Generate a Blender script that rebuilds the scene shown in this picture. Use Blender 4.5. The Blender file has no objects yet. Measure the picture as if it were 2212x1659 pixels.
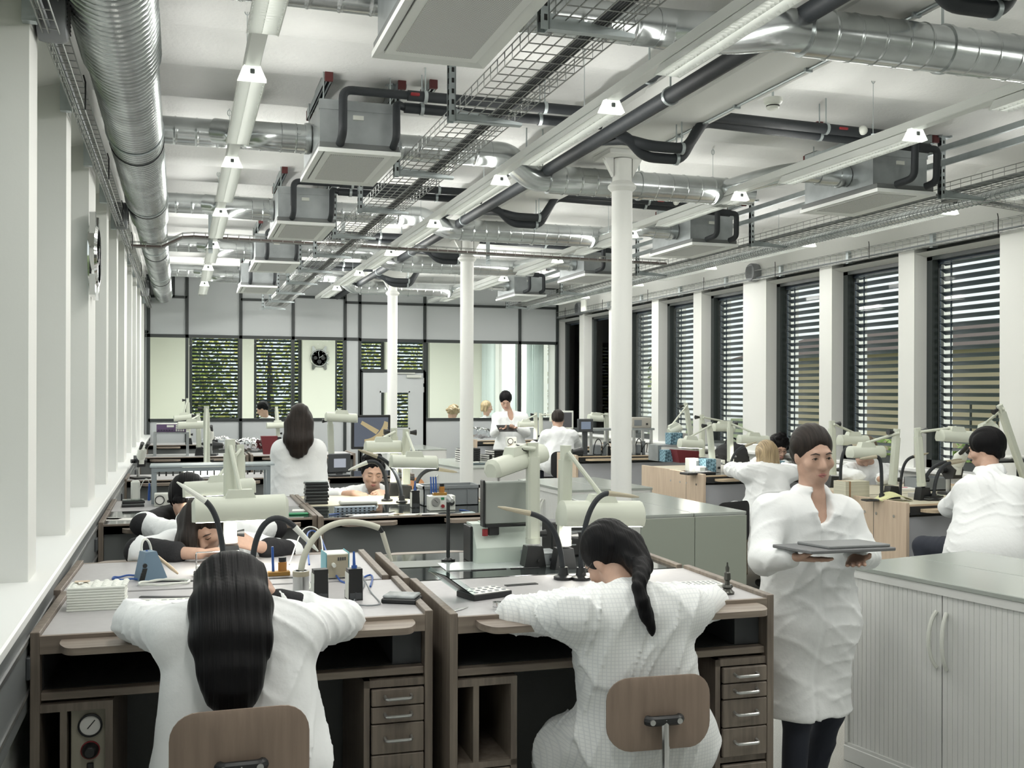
import bpy, bmesh, math, random, numpy as np
from mathutils import Matrix, Vector
PI = math.pi
S = bpy.context.scene
COL = S.collection
# ------------------------------------------------------------------ camera
YAW = math.atan(717 / 2250)
cam = bpy.data.objects.new('camera', bpy.data.cameras.new('camera')); COL.objects.link(cam)
cam.data.sensor_width = 36; cam.data.lens = 36 * 2250 / 2212
cam.data.shift_y = (848 - 829.5) / 2212
cam.data.clip_start = 0.05; cam.data.clip_end = 300
_ro = math.radians(.15)
_F = Vector((math.sin(YAW), math.cos(YAW), 0)); _R0 = Vector((math.cos(YAW), -math.sin(YAW), 0)); _Z = Vector((0, 0, 1))
_R = _R0 * math.cos(_ro) + _Z * math.sin(_ro); _U = _Z * math.cos(_ro) - _R0 * math.sin(_ro)
cam.matrix_world = Matrix(((_R.x, _U.x, -_F.x, 0), (_R.y, _U.y, -_F.y, 0), (_R.z, _U.z, -_F.z, 1.8), (0, 0, 0, 1)))
S.camera = cam
# ------------------------------------------------------------------ world, sun, exposure
W = bpy.data.worlds.new('sky'); S.world = W; W.use_nodes = True
_n = W.node_tree.nodes; _bg = _n['Background']
_sky = _n.new('ShaderNodeTexSky'); _sky.sky_type = 'HOSEK_WILKIE'
_sky.sun_direction = Vector((.75, -.45, .5)).normalized(); _sky.turbidity = 4; _sky.ground_albedo = .35
_mx = _n.new('ShaderNodeMix'); _mx.data_type = 'RGBA'; _mx.inputs[0].default_value = .75
_mx.inputs[7].default_value = (.95, 1.0, 1.0, 1)
W.node_tree.links.new(_sky.outputs[0], _mx.inputs[6]); W.node_tree.links.new(_mx.outputs[2], _bg.inputs[0])
_bg.inputs[1].default_value = 1.35
_sun = bpy.data.lights.new('sun', 'SUN'); _sun.energy = 4.5; _sun.angle = .01; _sun.color = (1, .97, .9)
sun = bpy.data.objects.new('sun', _sun); COL.objects.link(sun)
sun.rotation_euler = Vector((-.80, .46, -.50)).to_track_quat('-Z', 'Y').to_euler()
S.view_settings.view_transform = 'Standard'; S.view_settings.look = 'None'
S.view_settings.gamma = 1; S.view_settings.use_curve_mapping = False; S.view_settings.exposure = 0.0
S.cycles.max_bounces = 8; S.cycles.diffuse_bounces = 3; S.cycles.adaptive_threshold = .02; S.cycles.glossy_bounces = 3; S.cycles.transmission_bounces = 4
S.cycles.transparent_max_bounces = 16; S.cycles.sample_clamp_indirect = 6; S.cycles.caustics_reflective = False; S.cycles.caustics_refractive = False
UPLIGHT = 6.8; DOWNLIGHT = 9.0; TASKLIGHT = 1.9
DPOW = [1.4, 1.6, 1.15, .85, .9, 1.1, 1.4, 1.7]
POWER = [.28, .42, .62, .85, 1.0, 1.3, 1.7, 2.0]
# ------------------------------------------------------------------ materials
MATS = {}
def mat(name, col, rough=.6, metal=0, noise=0, nscale=20, bump=0, bscale=60, spec=.5, emit=None, estr=0, stretch=None, col2=None, aniso=None, wave=None):
    if name in MATS: return MATS[name]
    m = bpy.data.materials.new(name); m.use_nodes = True; nt = m.node_tree; b = nt.nodes['Principled BSDF']
    b.inputs['Base Color'].default_value = (*col, 1); b.inputs['Roughness'].default_value = rough
    b.inputs['Metallic'].default_value = metal; b.inputs['Specular IOR Level'].default_value = spec
    if emit: b.inputs['Emission Color'].default_value = (*emit, 1); b.inputs['Emission Strength'].default_value = estr
    if noise or bump or wave:
        tc = nt.nodes.new('ShaderNodeTexCoord'); mp = nt.nodes.new('ShaderNodeMapping'); nt.links.new(tc.outputs['Object'], mp.inputs[0])
        if stretch: mp.inputs['Scale'].default_value = stretch
    if noise:
        nz = nt.nodes.new('ShaderNodeTexNoise'); nz.inputs['Scale'].default_value = nscale; nz.inputs['Detail'].default_value = 5
        nt.links.new(mp.outputs[0], nz.inputs['Vector'])
        cr = nt.nodes.new('ShaderNodeValToRGB'); c2 = col2 or tuple(c * (1 - noise) for c in col)
        cr.color_ramp.elements[0].position = .35; cr.color_ramp.elements[1].position = .65
        cr.color_ramp.elements[0].color = (*c2, 1); cr.color_ramp.elements[1].color = (*col, 1)
        nt.links.new(nz.outputs[0], cr.inputs[0]); nt.links.new(cr.outputs[0], b.inputs['Base Color'])
    if bump:
        n2 = nt.nodes.new('ShaderNodeTexNoise'); n2.inputs['Scale'].default_value = bscale; n2.inputs['Detail'].default_value = 4
        nt.links.new(mp.outputs[0], n2.inputs['Vector'])
        bp = nt.nodes.new('ShaderNodeBump'); bp.inputs['Strength'].default_value = bump; bp.inputs['Distance'].default_value = .01
        nt.links.new(n2.outputs[0], bp.inputs['Height']); nt.links.new(bp.outputs[0], b.inputs['Normal'])
    MATS[name] = m; return m
def glass(name, tint, rough=0.0, refl=.12):
    if name in MATS: return MATS[name]
    m = bpy.data.materials.new(name); m.use_nodes = True; nt = m.node_tree; nt.nodes.clear()
    o = nt.nodes.new('ShaderNodeOutputMaterial'); mix = nt.nodes.new('ShaderNodeMixShader')
    t = nt.nodes.new('ShaderNodeBsdfTransparent'); t.inputs[0].default_value = (*tint, 1)
    g = nt.nodes.new('ShaderNodeBsdfGlossy'); g.inputs['Roughness'].default_value = rough
    lw = nt.nodes.new('ShaderNodeLayerWeight'); lw.inputs[0].default_value = refl
    nt.links.new(lw.outputs['Fresnel'], mix.inputs[0]); nt.links.new(t.outputs[0], mix.inputs[1]); nt.links.new(g.outputs[0], mix.inputs[2])
    nt.links.new(mix.outputs[0], o.inputs[0]); MATS[name] = m; return m
def emis(name, col, s):
    return mat(name, (.8, .8, .8), emit=col, estr=s)
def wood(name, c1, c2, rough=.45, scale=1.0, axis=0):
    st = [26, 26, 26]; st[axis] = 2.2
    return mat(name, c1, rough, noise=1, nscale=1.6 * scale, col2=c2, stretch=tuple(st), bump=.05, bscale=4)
white = mat('white_paint', (.84, .85, .82), .7, bump=.12, bscale=9)
plaster = mat('white_plaster', (.86, .87, .85), .85, noise=.06, nscale=3, bump=.35, bscale=40)
wallp = mat('wall_paint', (.76, .77, .74), .8, noise=.03, nscale=1.5, bump=.06, bscale=30)
sillm = mat('sill_white', (.88, .89, .87), .35)
floorm = mat('grey_resin_floor', (.42, .43, .41), .22, noise=.25, nscale=180, bump=.02, bscale=200)
panelm = mat('partition_panel', (.62, .65, .66), .5)
framem = mat('anthracite_frame', (.035, .042, .042), .4)
galv = mat('galvanised_steel', (.60, .63, .63), .24, metal=.92, noise=.25, nscale=5, bump=.03, bscale=25)
galvd = mat('galvanised_sheet', (.45, .48, .49), .42, metal=.8, noise=.2, nscale=7)
zinc = mat('zinc_bracket', (.50, .55, .56), .4, metal=.75, noise=.12, nscale=12)
wirem = mat('zinc_wire', (.36, .37, .36), .4, metal=.7)
chrome = mat('chrome', (.8, .8, .8), .08, metal=1)
alu = mat('brushed_aluminium', (.62, .63, .62), .3, metal=.9)
rubber = mat('black_pipe_insulation', (.018, .022, .026), .6, bump=.15, bscale=30)
blackp = mat('black_plastic', (.015, .016, .017), .38)
darkp = mat('dark_grey_plastic', (.06, .065, .07), .5)
midgrey = mat('mid_grey_plastic', (.22, .24, .25), .5)
offwhite = mat('off_white_enamel', (.74, .76, .70), .38)
lampm = mat('grey_green_lamp_enamel', (.60, .63, .54), .42)
lightm = mat('luminaire_white', (.84, .86, .84), .35)
redcap = mat('dark_red_cap', (.11, .022, .022), .6)
redp = mat('red_plastic', (.26, .02, .025), .45)
bluep = mat('blue_plastic', (.03, .10, .36), .35)
greenp = mat('green_pad', (.02, .22, .09), .6)
tealp = mat('teal_case', (.12, .36, .42), .5)
louver = mat('louvre_glow', (.85, .87, .85), .3, emit=(1, 1, .95), estr=.35)
tube_on = emis('lamp_tube_glow', (1, .99, .92), 6.0)
capglow = emis('end_cap_glow', (.95, 1, .88), 1.3)
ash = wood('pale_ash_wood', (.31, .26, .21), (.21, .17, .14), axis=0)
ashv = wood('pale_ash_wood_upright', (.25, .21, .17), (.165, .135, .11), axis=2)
maple = wood('maple_panel', (.62, .50, .38), (.54, .42, .31), axis=2)
mapleh = wood('maple_board', (.60, .48, .34), (.53, .42, .29), axis=0)
laminate = mat('grey_laminate', (.46, .45, .455), .38, noise=.05, nscale=40)
tablel = mat('cream_work_surface', (.66, .62, .48), .4)
dglass = mat('black_glass_surface', (.02, .024, .024), .06, spec=.8)
gpanel = mat('grey_front_panel', (.17, .18, .18), .45)
greycab = mat('grey_green_cabinet', (.30, .33, .28), .5)
greytop = mat('cabinet_top_grey', (.37, .40, .37), .2)
whitecab = mat('white_cabinet', (.70, .71, .69), .42)
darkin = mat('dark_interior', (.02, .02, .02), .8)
pane = glass('window_glass', (.97, .99, .98), refl=.08)
bluepane = glass('clear_acrylic', (.90, .95, .94), refl=.12)
blindm = mat('blind_slat_slate', (.065, .085, .115), .35)
paper = mat('paper_white', (.82, .82, .78), .7)
paperY = mat('paper_yellow', (.70, .70, .38), .7)
skin = mat('skin', (.56, .36, .27), .5, noise=.1, nscale=30)
coatm = mat('white_cotton', (.88, .90, .90), .85, bump=.25, bscale=28)
hairk = mat('black_hair', (.0035, .003, .0035), .5, spec=.16, noise=.7, nscale=3, stretch=(90, 3, 2.5), bump=.5, bscale=1.5, col2=(.002, .002, .003))
hairb = mat('dark_brown_hair', (.026, .018, .014), .5, spec=.25, noise=.6, nscale=3, stretch=(80, 4, 3), bump=.5, bscale=2)
hairbl = mat('blonde_hair', (.50, .38, .22), .45, noise=.6, nscale=3, stretch=(80, 4, 3), bump=.5, bscale=2, col2=(.22, .16, .09))
hairg = mat('grey_brown_hair', (.20, .15, .10), .45, noise=.6, nscale=4, stretch=(70, 6, 5), bump=.5, bscale=2)
blackcl = mat('black_knit', (.012, .012, .014), .85, bump=.2, bscale=80)
jeans = mat('dark_trousers', (.018, .022, .035), .8)
leafm = mat('leaf_green', (.20, .26, .05), .6, noise=.5, nscale=2)
leafy = mat('leaf_yellow', (.50, .46, .14), .6, noise=.5, nscale=3, col2=(.2, .26, .06))
bark = mat('bark', (.09, .07, .05), .9)
lawn = mat('lawn', (.17, .21, .10), .9, noise=.4, nscale=3)
beige = mat('beige_render', (.66, .55, .38), .8)
asphalt = mat('asphalt', (.25, .25, .25), .9)
# ------------------------------------------------------------------ mesh builder
EACH = set('hanger_clamp post hanger wall_clip socket_plate rubber_seal cable_tie pipe_clamp clip wire_hanger screw_cap leg_profile hinge threaded_rod bolt leg knob sub_dial lug rib switch tool_peg crown_pusher focus_knob drum end_cap side_face side_cheek lens'.split())
class MB:
    def __init__(s, M=None): s.v = []; s.f = []; s.M = M or Matrix()
    def add(s, vs, fs):
        o = len(s.v); M = s.M; s.v += [tuple(M @ Vector(p)) for p in vs]; s.f += [tuple(i + o for i in f) for f in fs]; return s
    def box(s, c, d, r=None, bev=0):
        x, y, z = d[0] / 2, d[1] / 2, d[2] / 2
        R = r if isinstance(r, Matrix) else (Matrix.Rotation(r, 3, 'Z') if r else None)
        if not bev:
            vs = [(a * x, b * y, e * z) for a in (-1, 1) for b in (-1, 1) for e in (-1, 1)]
            fs = [(0, 1, 3, 2), (4, 6, 7, 5), (0, 4, 5, 1), (2, 3, 7, 6), (0, 2, 6, 4), (1, 5, 7, 3)]
        else:
            b_ = min(bev, x * .99, y * .99, z * .99); vs = []; idx = {}
            for a in (-1, 1):
                for b in (-1, 1):
                    for e in (-1, 1):
                        for k in range(3):
                            p = [a * x, b * y, e * z]
                            for j in range(3):
                                if j != k: p[j] -= (a, b, e)[j] * b_
                            idx[a, b, e, k] = len(vs); vs.append(tuple(p))
            fs = []; g = lambda a, b, e, k: idx[a, b, e, k]
            for sg in (-1, 1):
                q = [(-1, -1), (1, -1), (1, 1), (-1, 1)]
                if sg < 0: q = q[::-1]
                fs.append(tuple(g(sg, u, w, 0) for u, w in q)); fs.append(tuple(g(w, sg, u, 1) for u, w in q)); fs.append(tuple(g(u, w, sg, 2) for u, w in q))
            for a in (-1, 1):
                for b in (-1, 1):
                    t = a * b
                    for w, f4 in ((0, (g(a, b, -1, 0), g(a, b, -1, 1), g(a, b, 1, 1), g(a, b, 1, 0))), (1, (g(a, -1, b, 2), g(a, -1, b, 0), g(a, 1, b, 0), g(a, 1, b, 2))), (2, (g(-1, a, b, 1), g(-1, a, b, 2), g(1, a, b, 2), g(1, a, b, 1)))):
                        fs.append(f4 if t > 0 else f4[::-1])
                    for e in (-1, 1):
                        t3 = (g(a, b, e, 0), g(a, b, e, 1), g(a, b, e, 2)); fs.append(t3 if a * b * e > 0 else t3[::-1])
        if R is not None: vs = [tuple(R @ Vector(p)) for p in vs]
        return s.add([(p[0] + c[0], p[1] + c[1], p[2] + c[2]) for p in vs], fs)
    def bx(s, x0, x1, y0, y1, z0, z1, bev=0): return s.box(((x0 + x1) / 2, (y0 + y1) / 2, (z0 + z1) / 2), (x1 - x0, y1 - y0, z1 - z0), None, bev)
    def ring(s, c, t, r, n, up=None):
        t = Vector(t).normalized(); u = Vector(up) if up is not None else (Vector((0, 0, 1)) if abs(t.z) < .9 else Vector((1, 0, 0)))
        a = t.cross(u).normalized(); b = a.cross(t).normalized(); c = Vector(c)
        rx, ry = (r if isinstance(r, tuple) else (r, r))
        return [tuple(c + a * rx * math.cos(2 * PI * k / n) + b * ry * math.sin(2 * PI * k / n)) for k in range(n)]
    def tube(s, path, r, n=10, cap=True, up=None):
        P = [Vector(p) for p in path]; vs = []; L = len(P); rs = r if isinstance(r, list) else [r] * L; pu = up
        for i, p in enumerate(P):
            t = (P[min(i + 1, L - 1)] - P[max(i - 1, 0)])
            if t.length < 1e-7: t = (P[min(i + 2, L - 1)] - P[max(i - 2, 0)])
            if t.length < 1e-7: t = P[-1] - P[0]
            t.normalize()
            if pu is None: pu = Vector((0, 0, 1)) if abs(t.z) < .9 else Vector((1, 0, 0))
            pu = Vector(pu); pu = pu - t * pu.dot(t)
            if pu.length < 1e-4: pu = t.orthogonal()
            pu.normalize(); vs += s.ring(p, t, rs[i], n, pu)
        fs = [(i * n + k, i * n + (k + 1) % n, (i + 1) * n + (k + 1) % n, (i + 1) * n + k) for i in range(L - 1) for k in range(n)]
        if cap: fs += [tuple(range(n))[::-1], tuple((L - 1) * n + k for k in range(n))]
        return s.add(vs, fs)
    def cyl(s, p, q, r, r2=None, n=16): return s.tube([p, q], [r, r if r2 is None else r2], n)
    def lathe(s, prof, c=(0, 0, 0), n=20, axis='Z'):
        vs = []
        for r, h in prof:
            for k in range(n):
                a = 2 * PI * k / n; x, y = r * math.cos(a), r * math.sin(a)
                p = (x, y, h) if axis == 'Z' else ((h, x, y) if axis == 'X' else (y, h, x))
                vs.append((p[0] + c[0], p[1] + c[1], p[2] + c[2]))
        L = len(prof); fs = [(i * n + k, i * n + (k + 1) % n, (i + 1) * n + (k + 1) % n, (i + 1) * n + k) for i in range(L - 1) for k in range(n)]
        fs += [tuple(range(n))[::-1], tuple((L - 1) * n + k for k in range(n))]
        return s.add(vs, fs)
    def prism(s, poly, h0, h1, plane='XY', ins=0):
        n = len(poly); f = {'XY': lambda a, b, h: (a, b, h), 'XZ': lambda a, b, h: (a, h, b), 'YZ': lambda a, b, h: (h, a, b)}[plane]
        vs = [f(a, b, h0) for a, b in poly] + [f(a, b, h1) for a, b in poly]
        fs = [tuple(range(n))[::-1], tuple(range(n, 2 * n))] + [(k, (k + 1) % n, n + (k + 1) % n, n + k) for k in range(n)]
        return s.add(vs, fs)
    def ball(s, c, r, n=12, m=8):
        r = r if isinstance(r, tuple) else (r, r, r); vs = []; fs = []
        for i in range(m + 1):
            t = PI * i / m
            for k in range(n):
                a = 2 * PI * k / n; vs.append((c[0] + r[0] * math.sin(t) * math.cos(a), c[1] + r[1] * math.sin(t) * math.sin(a), c[2] + r[2] * math.cos(t)))
        for i in range(m):
            for k in range(n): fs.append((i * n + k, (i + 1) * n + k, (i + 1) * n + (k + 1) % n, i * n + (k + 1) % n))
        return s.add(vs, fs)
    def quad(s, *p): return s.add(list(p), [tuple(range(len(p)))])
    def pieces(s):
        n = len(s.v); par = list(range(n))
        def find(a):
            while par[a] != a: par[a] = par[par[a]]; a = par[a]
            return a
        for f in s.f:
            r = find(f[0])
            for q in f[1:]: par[find(q)] = r
        grp = {}
        for i in range(n): grp.setdefault(find(i), []).append(i)
        L = []
        for ids in grp.values():
            P = [s.v[i] for i in ids]; L.append(([min(p[k] for p in P) - .006 for k in range(3)], [max(p[k] for p in P) + .006 for k in range(3)], set(ids)))
        done = False
        while not done:
            done = True
            for i in range(len(L)):
                for j in range(i + 1, len(L)):
                    if all(L[i][0][k] < L[j][1][k] and L[j][0][k] < L[i][1][k] for k in range(3)):
                        a, b = L[i], L[j]; L[i] = ([min(a[0][k], b[0][k]) for k in range(3)], [max(a[1][k], b[1][k]) for k in range(3)], a[2] | b[2]); L.pop(j); done = False; break
                if not done: break
        out = []
        for lo, hi, ids in sorted(L, key=lambda e: (e[0][1], e[0][0])):
            mp = {}; b = MB()
            for f in s.f:
                if f[0] in ids:
                    for q in f:
                        if q not in mp: mp[q] = len(b.v); b.v.append(s.v[q])
                    b.f.append(tuple(mp[q] for q in f))
            out.append(b)
        return out
    def build(s, name, m, parent=None, smooth=35, loc=None, rz=0):
        if parent and name in EACH:
            ps = s.pieces()
            if len(ps) > 1:
                for q in ps: o = q.build(name, m, parent, smooth, loc, rz)
                return o
        me = bpy.data.meshes.new(name); me.from_pydata(s.v, [], s.f); me.materials.append(m)
        if smooth:
            bm = bmesh.new(); bm.from_mesh(me); bmesh.ops.recalc_face_normals(bm, faces=bm.faces); bm.to_mesh(me); bm.free()
            me.polygons.foreach_set('use_smooth', [True] * len(me.polygons)); me.set_sharp_from_angle(angle=math.radians(smooth))
        me.update(); o = bpy.data.objects.new(name, me); COL.objects.link(o)
        if parent: o.parent = parent
        if loc: o.location = loc
        if rz: o.rotation_euler = (0, 0, rz)
        return o
def rrect(w, d, r, n=5, cx=0, cy=0):
    out = []
    for sx, sy, a0 in ((1, 1, 0), (-1, 1, 90), (-1, -1, 180), (1, -1, 270)):
        for k in range(n + 1):
            a = math.radians(a0 + 90 * k / n); out.append((cx + sx * (w / 2 - r) + r * math.cos(a), cy + sy * (d / 2 - r) + r * math.sin(a)))
    return out
def fillet(P, r, n=6):
    P = [Vector(p) for p in P]; out = [P[0]]
    for i in range(1, len(P) - 1):
        a, b, c = P[i - 1], P[i], P[i + 1]; u = (a - b); w = (c - b); k = min(r, u.length * .49, w.length * .49); u.normalize(); w.normalize()
        p, q = b + u * k, b + w * k
        for j in range(n + 1):
            t = j / n; out.append(p * (1 - t) ** 2 + b * 2 * t * (1 - t) + q * t * t)
    return out + [P[-1]]
def bez(P, n=16):
    P = [Vector(p) for p in P]; out = []
    for i in range(n + 1):
        t = i / n; Q = P[:]
        while len(Q) > 1: Q = [Q[k] * (1 - t) + Q[k + 1] * t for k in range(len(Q) - 1)]
        out.append(Q[0])
    return out
def tag(o, label, cat, group=None, kind=None):
    if label: o['label'] = label
    if cat: o['category'] = cat
    if group: o['group'] = group
    if kind: o['kind'] = kind
    return o
def thing(name, label, cat, loc=(0, 0, 0), rz=0, group=None, kind=None):
    o = bpy.data.objects.new(name, None); COL.objects.link(o); o.location = loc; o.rotation_euler = (0, 0, rz); o.empty_display_size = .1
    return tag(o, label, cat, group, kind)
def struct(o, label=None): o['kind'] = 'structure'; return tag(o, label, None)
def dup(root, loc=None, rz=None, label=None, group=None):
    r = root.copy(); COL.objects.link(r)
    if loc is not None: r.location = loc
    if rz is not None: r.rotation_euler = (0, 0, rz)
    if label: r['label'] = label
    if group: r['group'] = group
    for ch in KIDS(root):
        c = ch.copy(); COL.objects.link(c); c.parent = r
        for g in KIDS(ch):
            d = g.copy(); COL.objects.link(d); d.parent = c
    return r
def KIDS(o): return list(o.children)
# ------------------------------------------------------------------ room shell
XL, XR, YB, ZC = -.50, 6.25, 17.0, 3.65
SILL = 1.14; Y0 = -1.6
b = MB(); b.bx(-1.0, 6.9, Y0, 22.0, -.12, 0); struct(b.build('floor', floorm, smooth=0), 'grey polished resin floor of the workshop')
# ceiling with shallow cross ribs
b = MB(); prof = []
y = Y0
while y < 22.0:
    for dy, dz in ((0, 0), (.07, -.045), (.36, -.048), (.44, -.006)): prof.append((y + dy, ZC + dz))
    y += .66
xs = [-1.0, 2.62, 2.62001, 3.08, 3.08001, 6.9]
vs = [(x, p[0], p[1]) for p in prof for x in (-1.0, 1.0, 2.9, 4.9, 6.9)]; n5 = 5
b.add(vs, [(i * n5 + k, i * n5 + k + 1, (i + 1) * n5 + k + 1, (i + 1) * n5 + k) for i in range(len(prof) - 1) for k in range(4)])
b.bx(-1.0, 6.9, Y0, 22.0, ZC + .02, ZC + .2)
struct(b.build('ceiling', plaster, smooth=60), 'white rough plastered ceiling with shallow cross ribs')
b = MB(); b.bx(2.66, 3.04, Y0, YB - .05, 3.42, ZC - .02, .01); struct(b.build('ceiling_beam', white), 'long white boxed beam above the columns')
def win_groups(off): return [2.77 + off + 3.99 * g + 1.235 * k for g in range(-1, 4) for k in range(3)]
def side_wall(side, X, off, zt, names):
    s = -1 if side == 'left' else 1
    ws = [w for w in win_groups(off) if w > Y0 + .2 and w < YB - .3]
    b = MB(); xo = X + s * .42; x0, x1 = min(X, xo), max(X, xo)
    b.bx(x0, x1, Y0, YB, 0, SILL - .03); b.bx(x0, x1, Y0, YB, zt + .08, ZC)
    e = Y0
    for w in ws:
        b.bx(x0, x1, e, w, SILL - .03, zt + .08); e = min(w + 1.02, YB)
    b.bx(x0, x1, e, YB, SILL - .03, zt + .08) if e < YB - .02 else None
    struct(b.build('wall_' + side, wallp, smooth=0), 'white %s wall of tall window piers' % side)
    for i, w in enumerate(ws):
        e = min(w + 1.02, YB); rd = .33 if s < 0 else .165; xf = X + s * rd
        root = thing('window_%d' % (i + 1 + (20 if side == 'right' else 0)), None, None, (xf, (w + e) / 2, SILL)); root['kind'] = 'structure'
        h = zt - SILL; L = (e - w) / 2; f = MB()
        for yy in (-L + .035, L - .035): f.bx(-.03, .03, yy - .035, yy + .035, 0, h)
        f.bx(-.03, .03, -L, L, 0, .07); f.bx(-.03, .03, -L, L, h - (.07 if side == 'left' else .03), h + .085)
        f.build('window_frame', framem if side == 'right' else white, root, 0)
        MB().bx(-.004, .004, -L + .06, L - .06, .06, h - .06).build('pane', pane, root, 0)
        sf = MB(); hi_, ho_ = (h + .08, h - .005) if side == 'left' else (h + .03, h + .004)
        sf.add([(-s * rd, -L, hi_), (-s * rd, L, hi_), (-s * .02, L, ho_), (-s * .02, -L, ho_)], [(0, 1, 2, 3)]); sf.build('soffit', wallp, root, 0)
        if side == 'right':
            bl = MB(); z = .03; k = 0
            while z < h - .05:
                t = math.radians(-25) * s; dx = .040 * math.cos(t); dz = .040 * math.sin(t)
                cx = s * .10
                bl.add([(cx - dx, -L + .04, z - dz), (cx - dx, L - .04, z - dz), (cx - dx * .2, -L + .04, z + .010), (cx - dx * .2, L - .04, z + .010), (cx + dx, -L + .04, z + dz), (cx + dx, L - .04, z + dz)], [(0, 1, 3, 2), (2, 3, 5, 4)])
                z += .069; k += 1
            for yy in (-L + .16, L - .16, -L + .02, L - .02): bl.bx(cx - .006, cx + .006, yy - .004, yy + .004, 0, h)
            bl.bx(cx - .04, cx + .04, -L + .03, L - .03, h - .06, h)
            bl.build('blind', blindm, root, 0)
            orv = MB()
            for yy in (-L - .004, L + .004): orv.bx(s * .035, s * .15, yy - .012, yy + .012, -.05, h + .06)
            orv.build('outer_reveal', framem, root, 0)
    return ws
WL = side_wall('left', XL, .15, 3.14, 0); WR = side_wall('right', XR, 0, 3.02, 0)
b = MB(); b.bx(XL - .33, XL + .07, Y0, YB - .04, SILL - .035, SILL, .006); struct(b.build('trim_1', sillm), 'long white window sill along the left wall')
b = MB(); b.bx(XR - .07, XR + .33, Y0, YB - .04, SILL - .035, SILL, .006); struct(b.build('trim_2', sillm), 'long white window sill along the right wall')
b = MB(); b.bx(-1, 6.9, Y0 - .2, Y0, 0, ZC); struct(b.build('wall_front', wallp, smooth=0), 'white end wall behind the camera')
# dark cable trunking below the left sill
t = thing('cable_trunking', 'dark grey cable trunking running along the wall below the left window sill', 'trunking', (XL, 0, 0))
MB().bx(0, .05, Y0, YB - .05, .80, 1.09, .004).build('channel', gpanel, t)
b = MB(); b.bx(.05, .056, Y0, YB - .05, 1.02, 1.035); b.bx(.05, .056, Y0, YB - .05, .86, .872); b.build('cover_rail', alu, t)
b = MB()
for k in range(18):
    yy = .8 + k * .9; b.bx(.05, .062, yy, yy + .09, .91, .98, .003)
b.build('socket_plate', darkp, t)
# ------------------------------------------------------------------ back partition
b = MB(); V = [-.54, -.465, .10, .911, 1.725, 2.556, 2.798, 3.882, 5.548, 6.233]; w = .024
for x in V: b.bx(x - w, x + w, YB - .035, YB + .035, 0, ZC)
b.bx(-.54, 2.798, YB - .035, YB + .035, 2.64, 2.69); b.bx(2.798, 6.233, YB - .035, YB + .035, 2.63, 2.68)
b.bx(-.465, 2.556, YB - .035, YB + .035, 1.335, 1.38); b.bx(3.882, 6.233, YB - .035, YB + .035, 1.325, 1.37)
b.bx(-.54, 6.233, YB - .035, YB + .035, 3.585, ZC); b.bx(-.465, .10, YB - .035, YB + .035, 3.25, 3.29); b.bx(.911, 1.725, YB - .035, YB + .035, 3.24, 3.28)
b.bx(1.725, 2.556, YB - .035, YB + .035, 3.31, 3.35); b.bx(2.556, 6.233, YB - .035, YB + .035, 3.24, 3.28); b.bx(-.12, -.08, YB - .035, YB + .035, 3.27, ZC)
b.bx(-.54, -.465, YB - .035, YB + .035, 2.70, 2.74); b.bx(-.54, -.465, YB - .035, YB + .035, 3.16, 3.2)
b.bx(2.798, 3.882, YB - .035, YB + .035, 2.125, 2.175); b.bx(2.80, 2.845, YB - .035, YB + .035, 0, 2.15); b.bx(3.86, 3.905, YB - .035, YB + .035, 0, 2.15); b.bx(-.54, 6.233, YB - .03, YB + .03, 0, .06)
fr = struct(b.build('wall_back', framem, smooth=0), 'dark framed glazed partition across the back of the workshop')
p = MB(); p.bx(-.54, 6.233, YB - .012, YB + .012, 2.66, ZC); p.bx(-.54, 2.798, YB - .012, YB + .012, 0, 1.36); p.bx(3.882, 6.233, YB - .012, YB + .012, 0, 1.36); p.bx(2.556, 2.798, YB - .013, YB + .013, 0, 2.66); p.bx(-.54, -.465, YB - .013, YB + .013, 1.3, 2.7)
p.build('solid_panels', panelm, fr, 0)
p = MB(); p.bx(-.465, 2.556, YB - .004, YB + .004, 1.36, 2.66); p.bx(3.882, 6.233, YB - .004, YB + .004, 1.36, 2.66); p.bx(2.798, 3.882, YB - .004, YB + .004, 2.15, 2.66); p.build('glass_panes', pane, fr, 0)
d = thing('door_1', None, None, (2.85, YB, 0)); d['kind'] = 'structure'
b = MB(); b.bx(0, .30, -.025, .025, .01, 2.12); b.bx(.76, 1.01, -.025, .025, .01, 2.12); b.bx(.30, .76, -.025, .025, .01, 1.21); b.bx(.30, .76, -.025, .025, 1.80, 2.12); b.build('door_leaf', panelm, d, 0)
b = MB(); b.bx(.30, .76, -.004, .004, 1.21, 1.80); b.build('pane', pane, d, 0)
b = MB(); b.bx(.28, .78, -.032, -.026, 1.19, 1.215); b.bx(.28, .78, -.032, -.026, 1.795, 1.82); b.bx(.28, .30, -.032, -.026, 1.19, 1.82); b.bx(.76, .78, -.032, -.026, 1.19, 1.82); b.build('glazing_bead', panelm, d, 0)
b = MB(); b.bx(.72, .97, -.07, -.026, 2.04, 2.09, .005); b.bx(.46, .86, -.06, -.045, 2.105, 2.125); b.build('door_closer', offwhite, d)
b = MB(); b.cyl((.08, -.026, 1.05), (.08, -.075, 1.05), .011); b.cyl((.08, -.07, 1.05), (.20, -.07, 1.05), .01); b.bx(.06, .10, -.032, -.026, .95, 1.1, .004); b.build('door_handle', alu, d)
b = MB()
for z in (.25, .6, 1.8, 1.95): b.cyl((1.015, -.03, z), (1.015, -.03, z + .09), .009)
b.build('hinge', alu, d)
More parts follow.
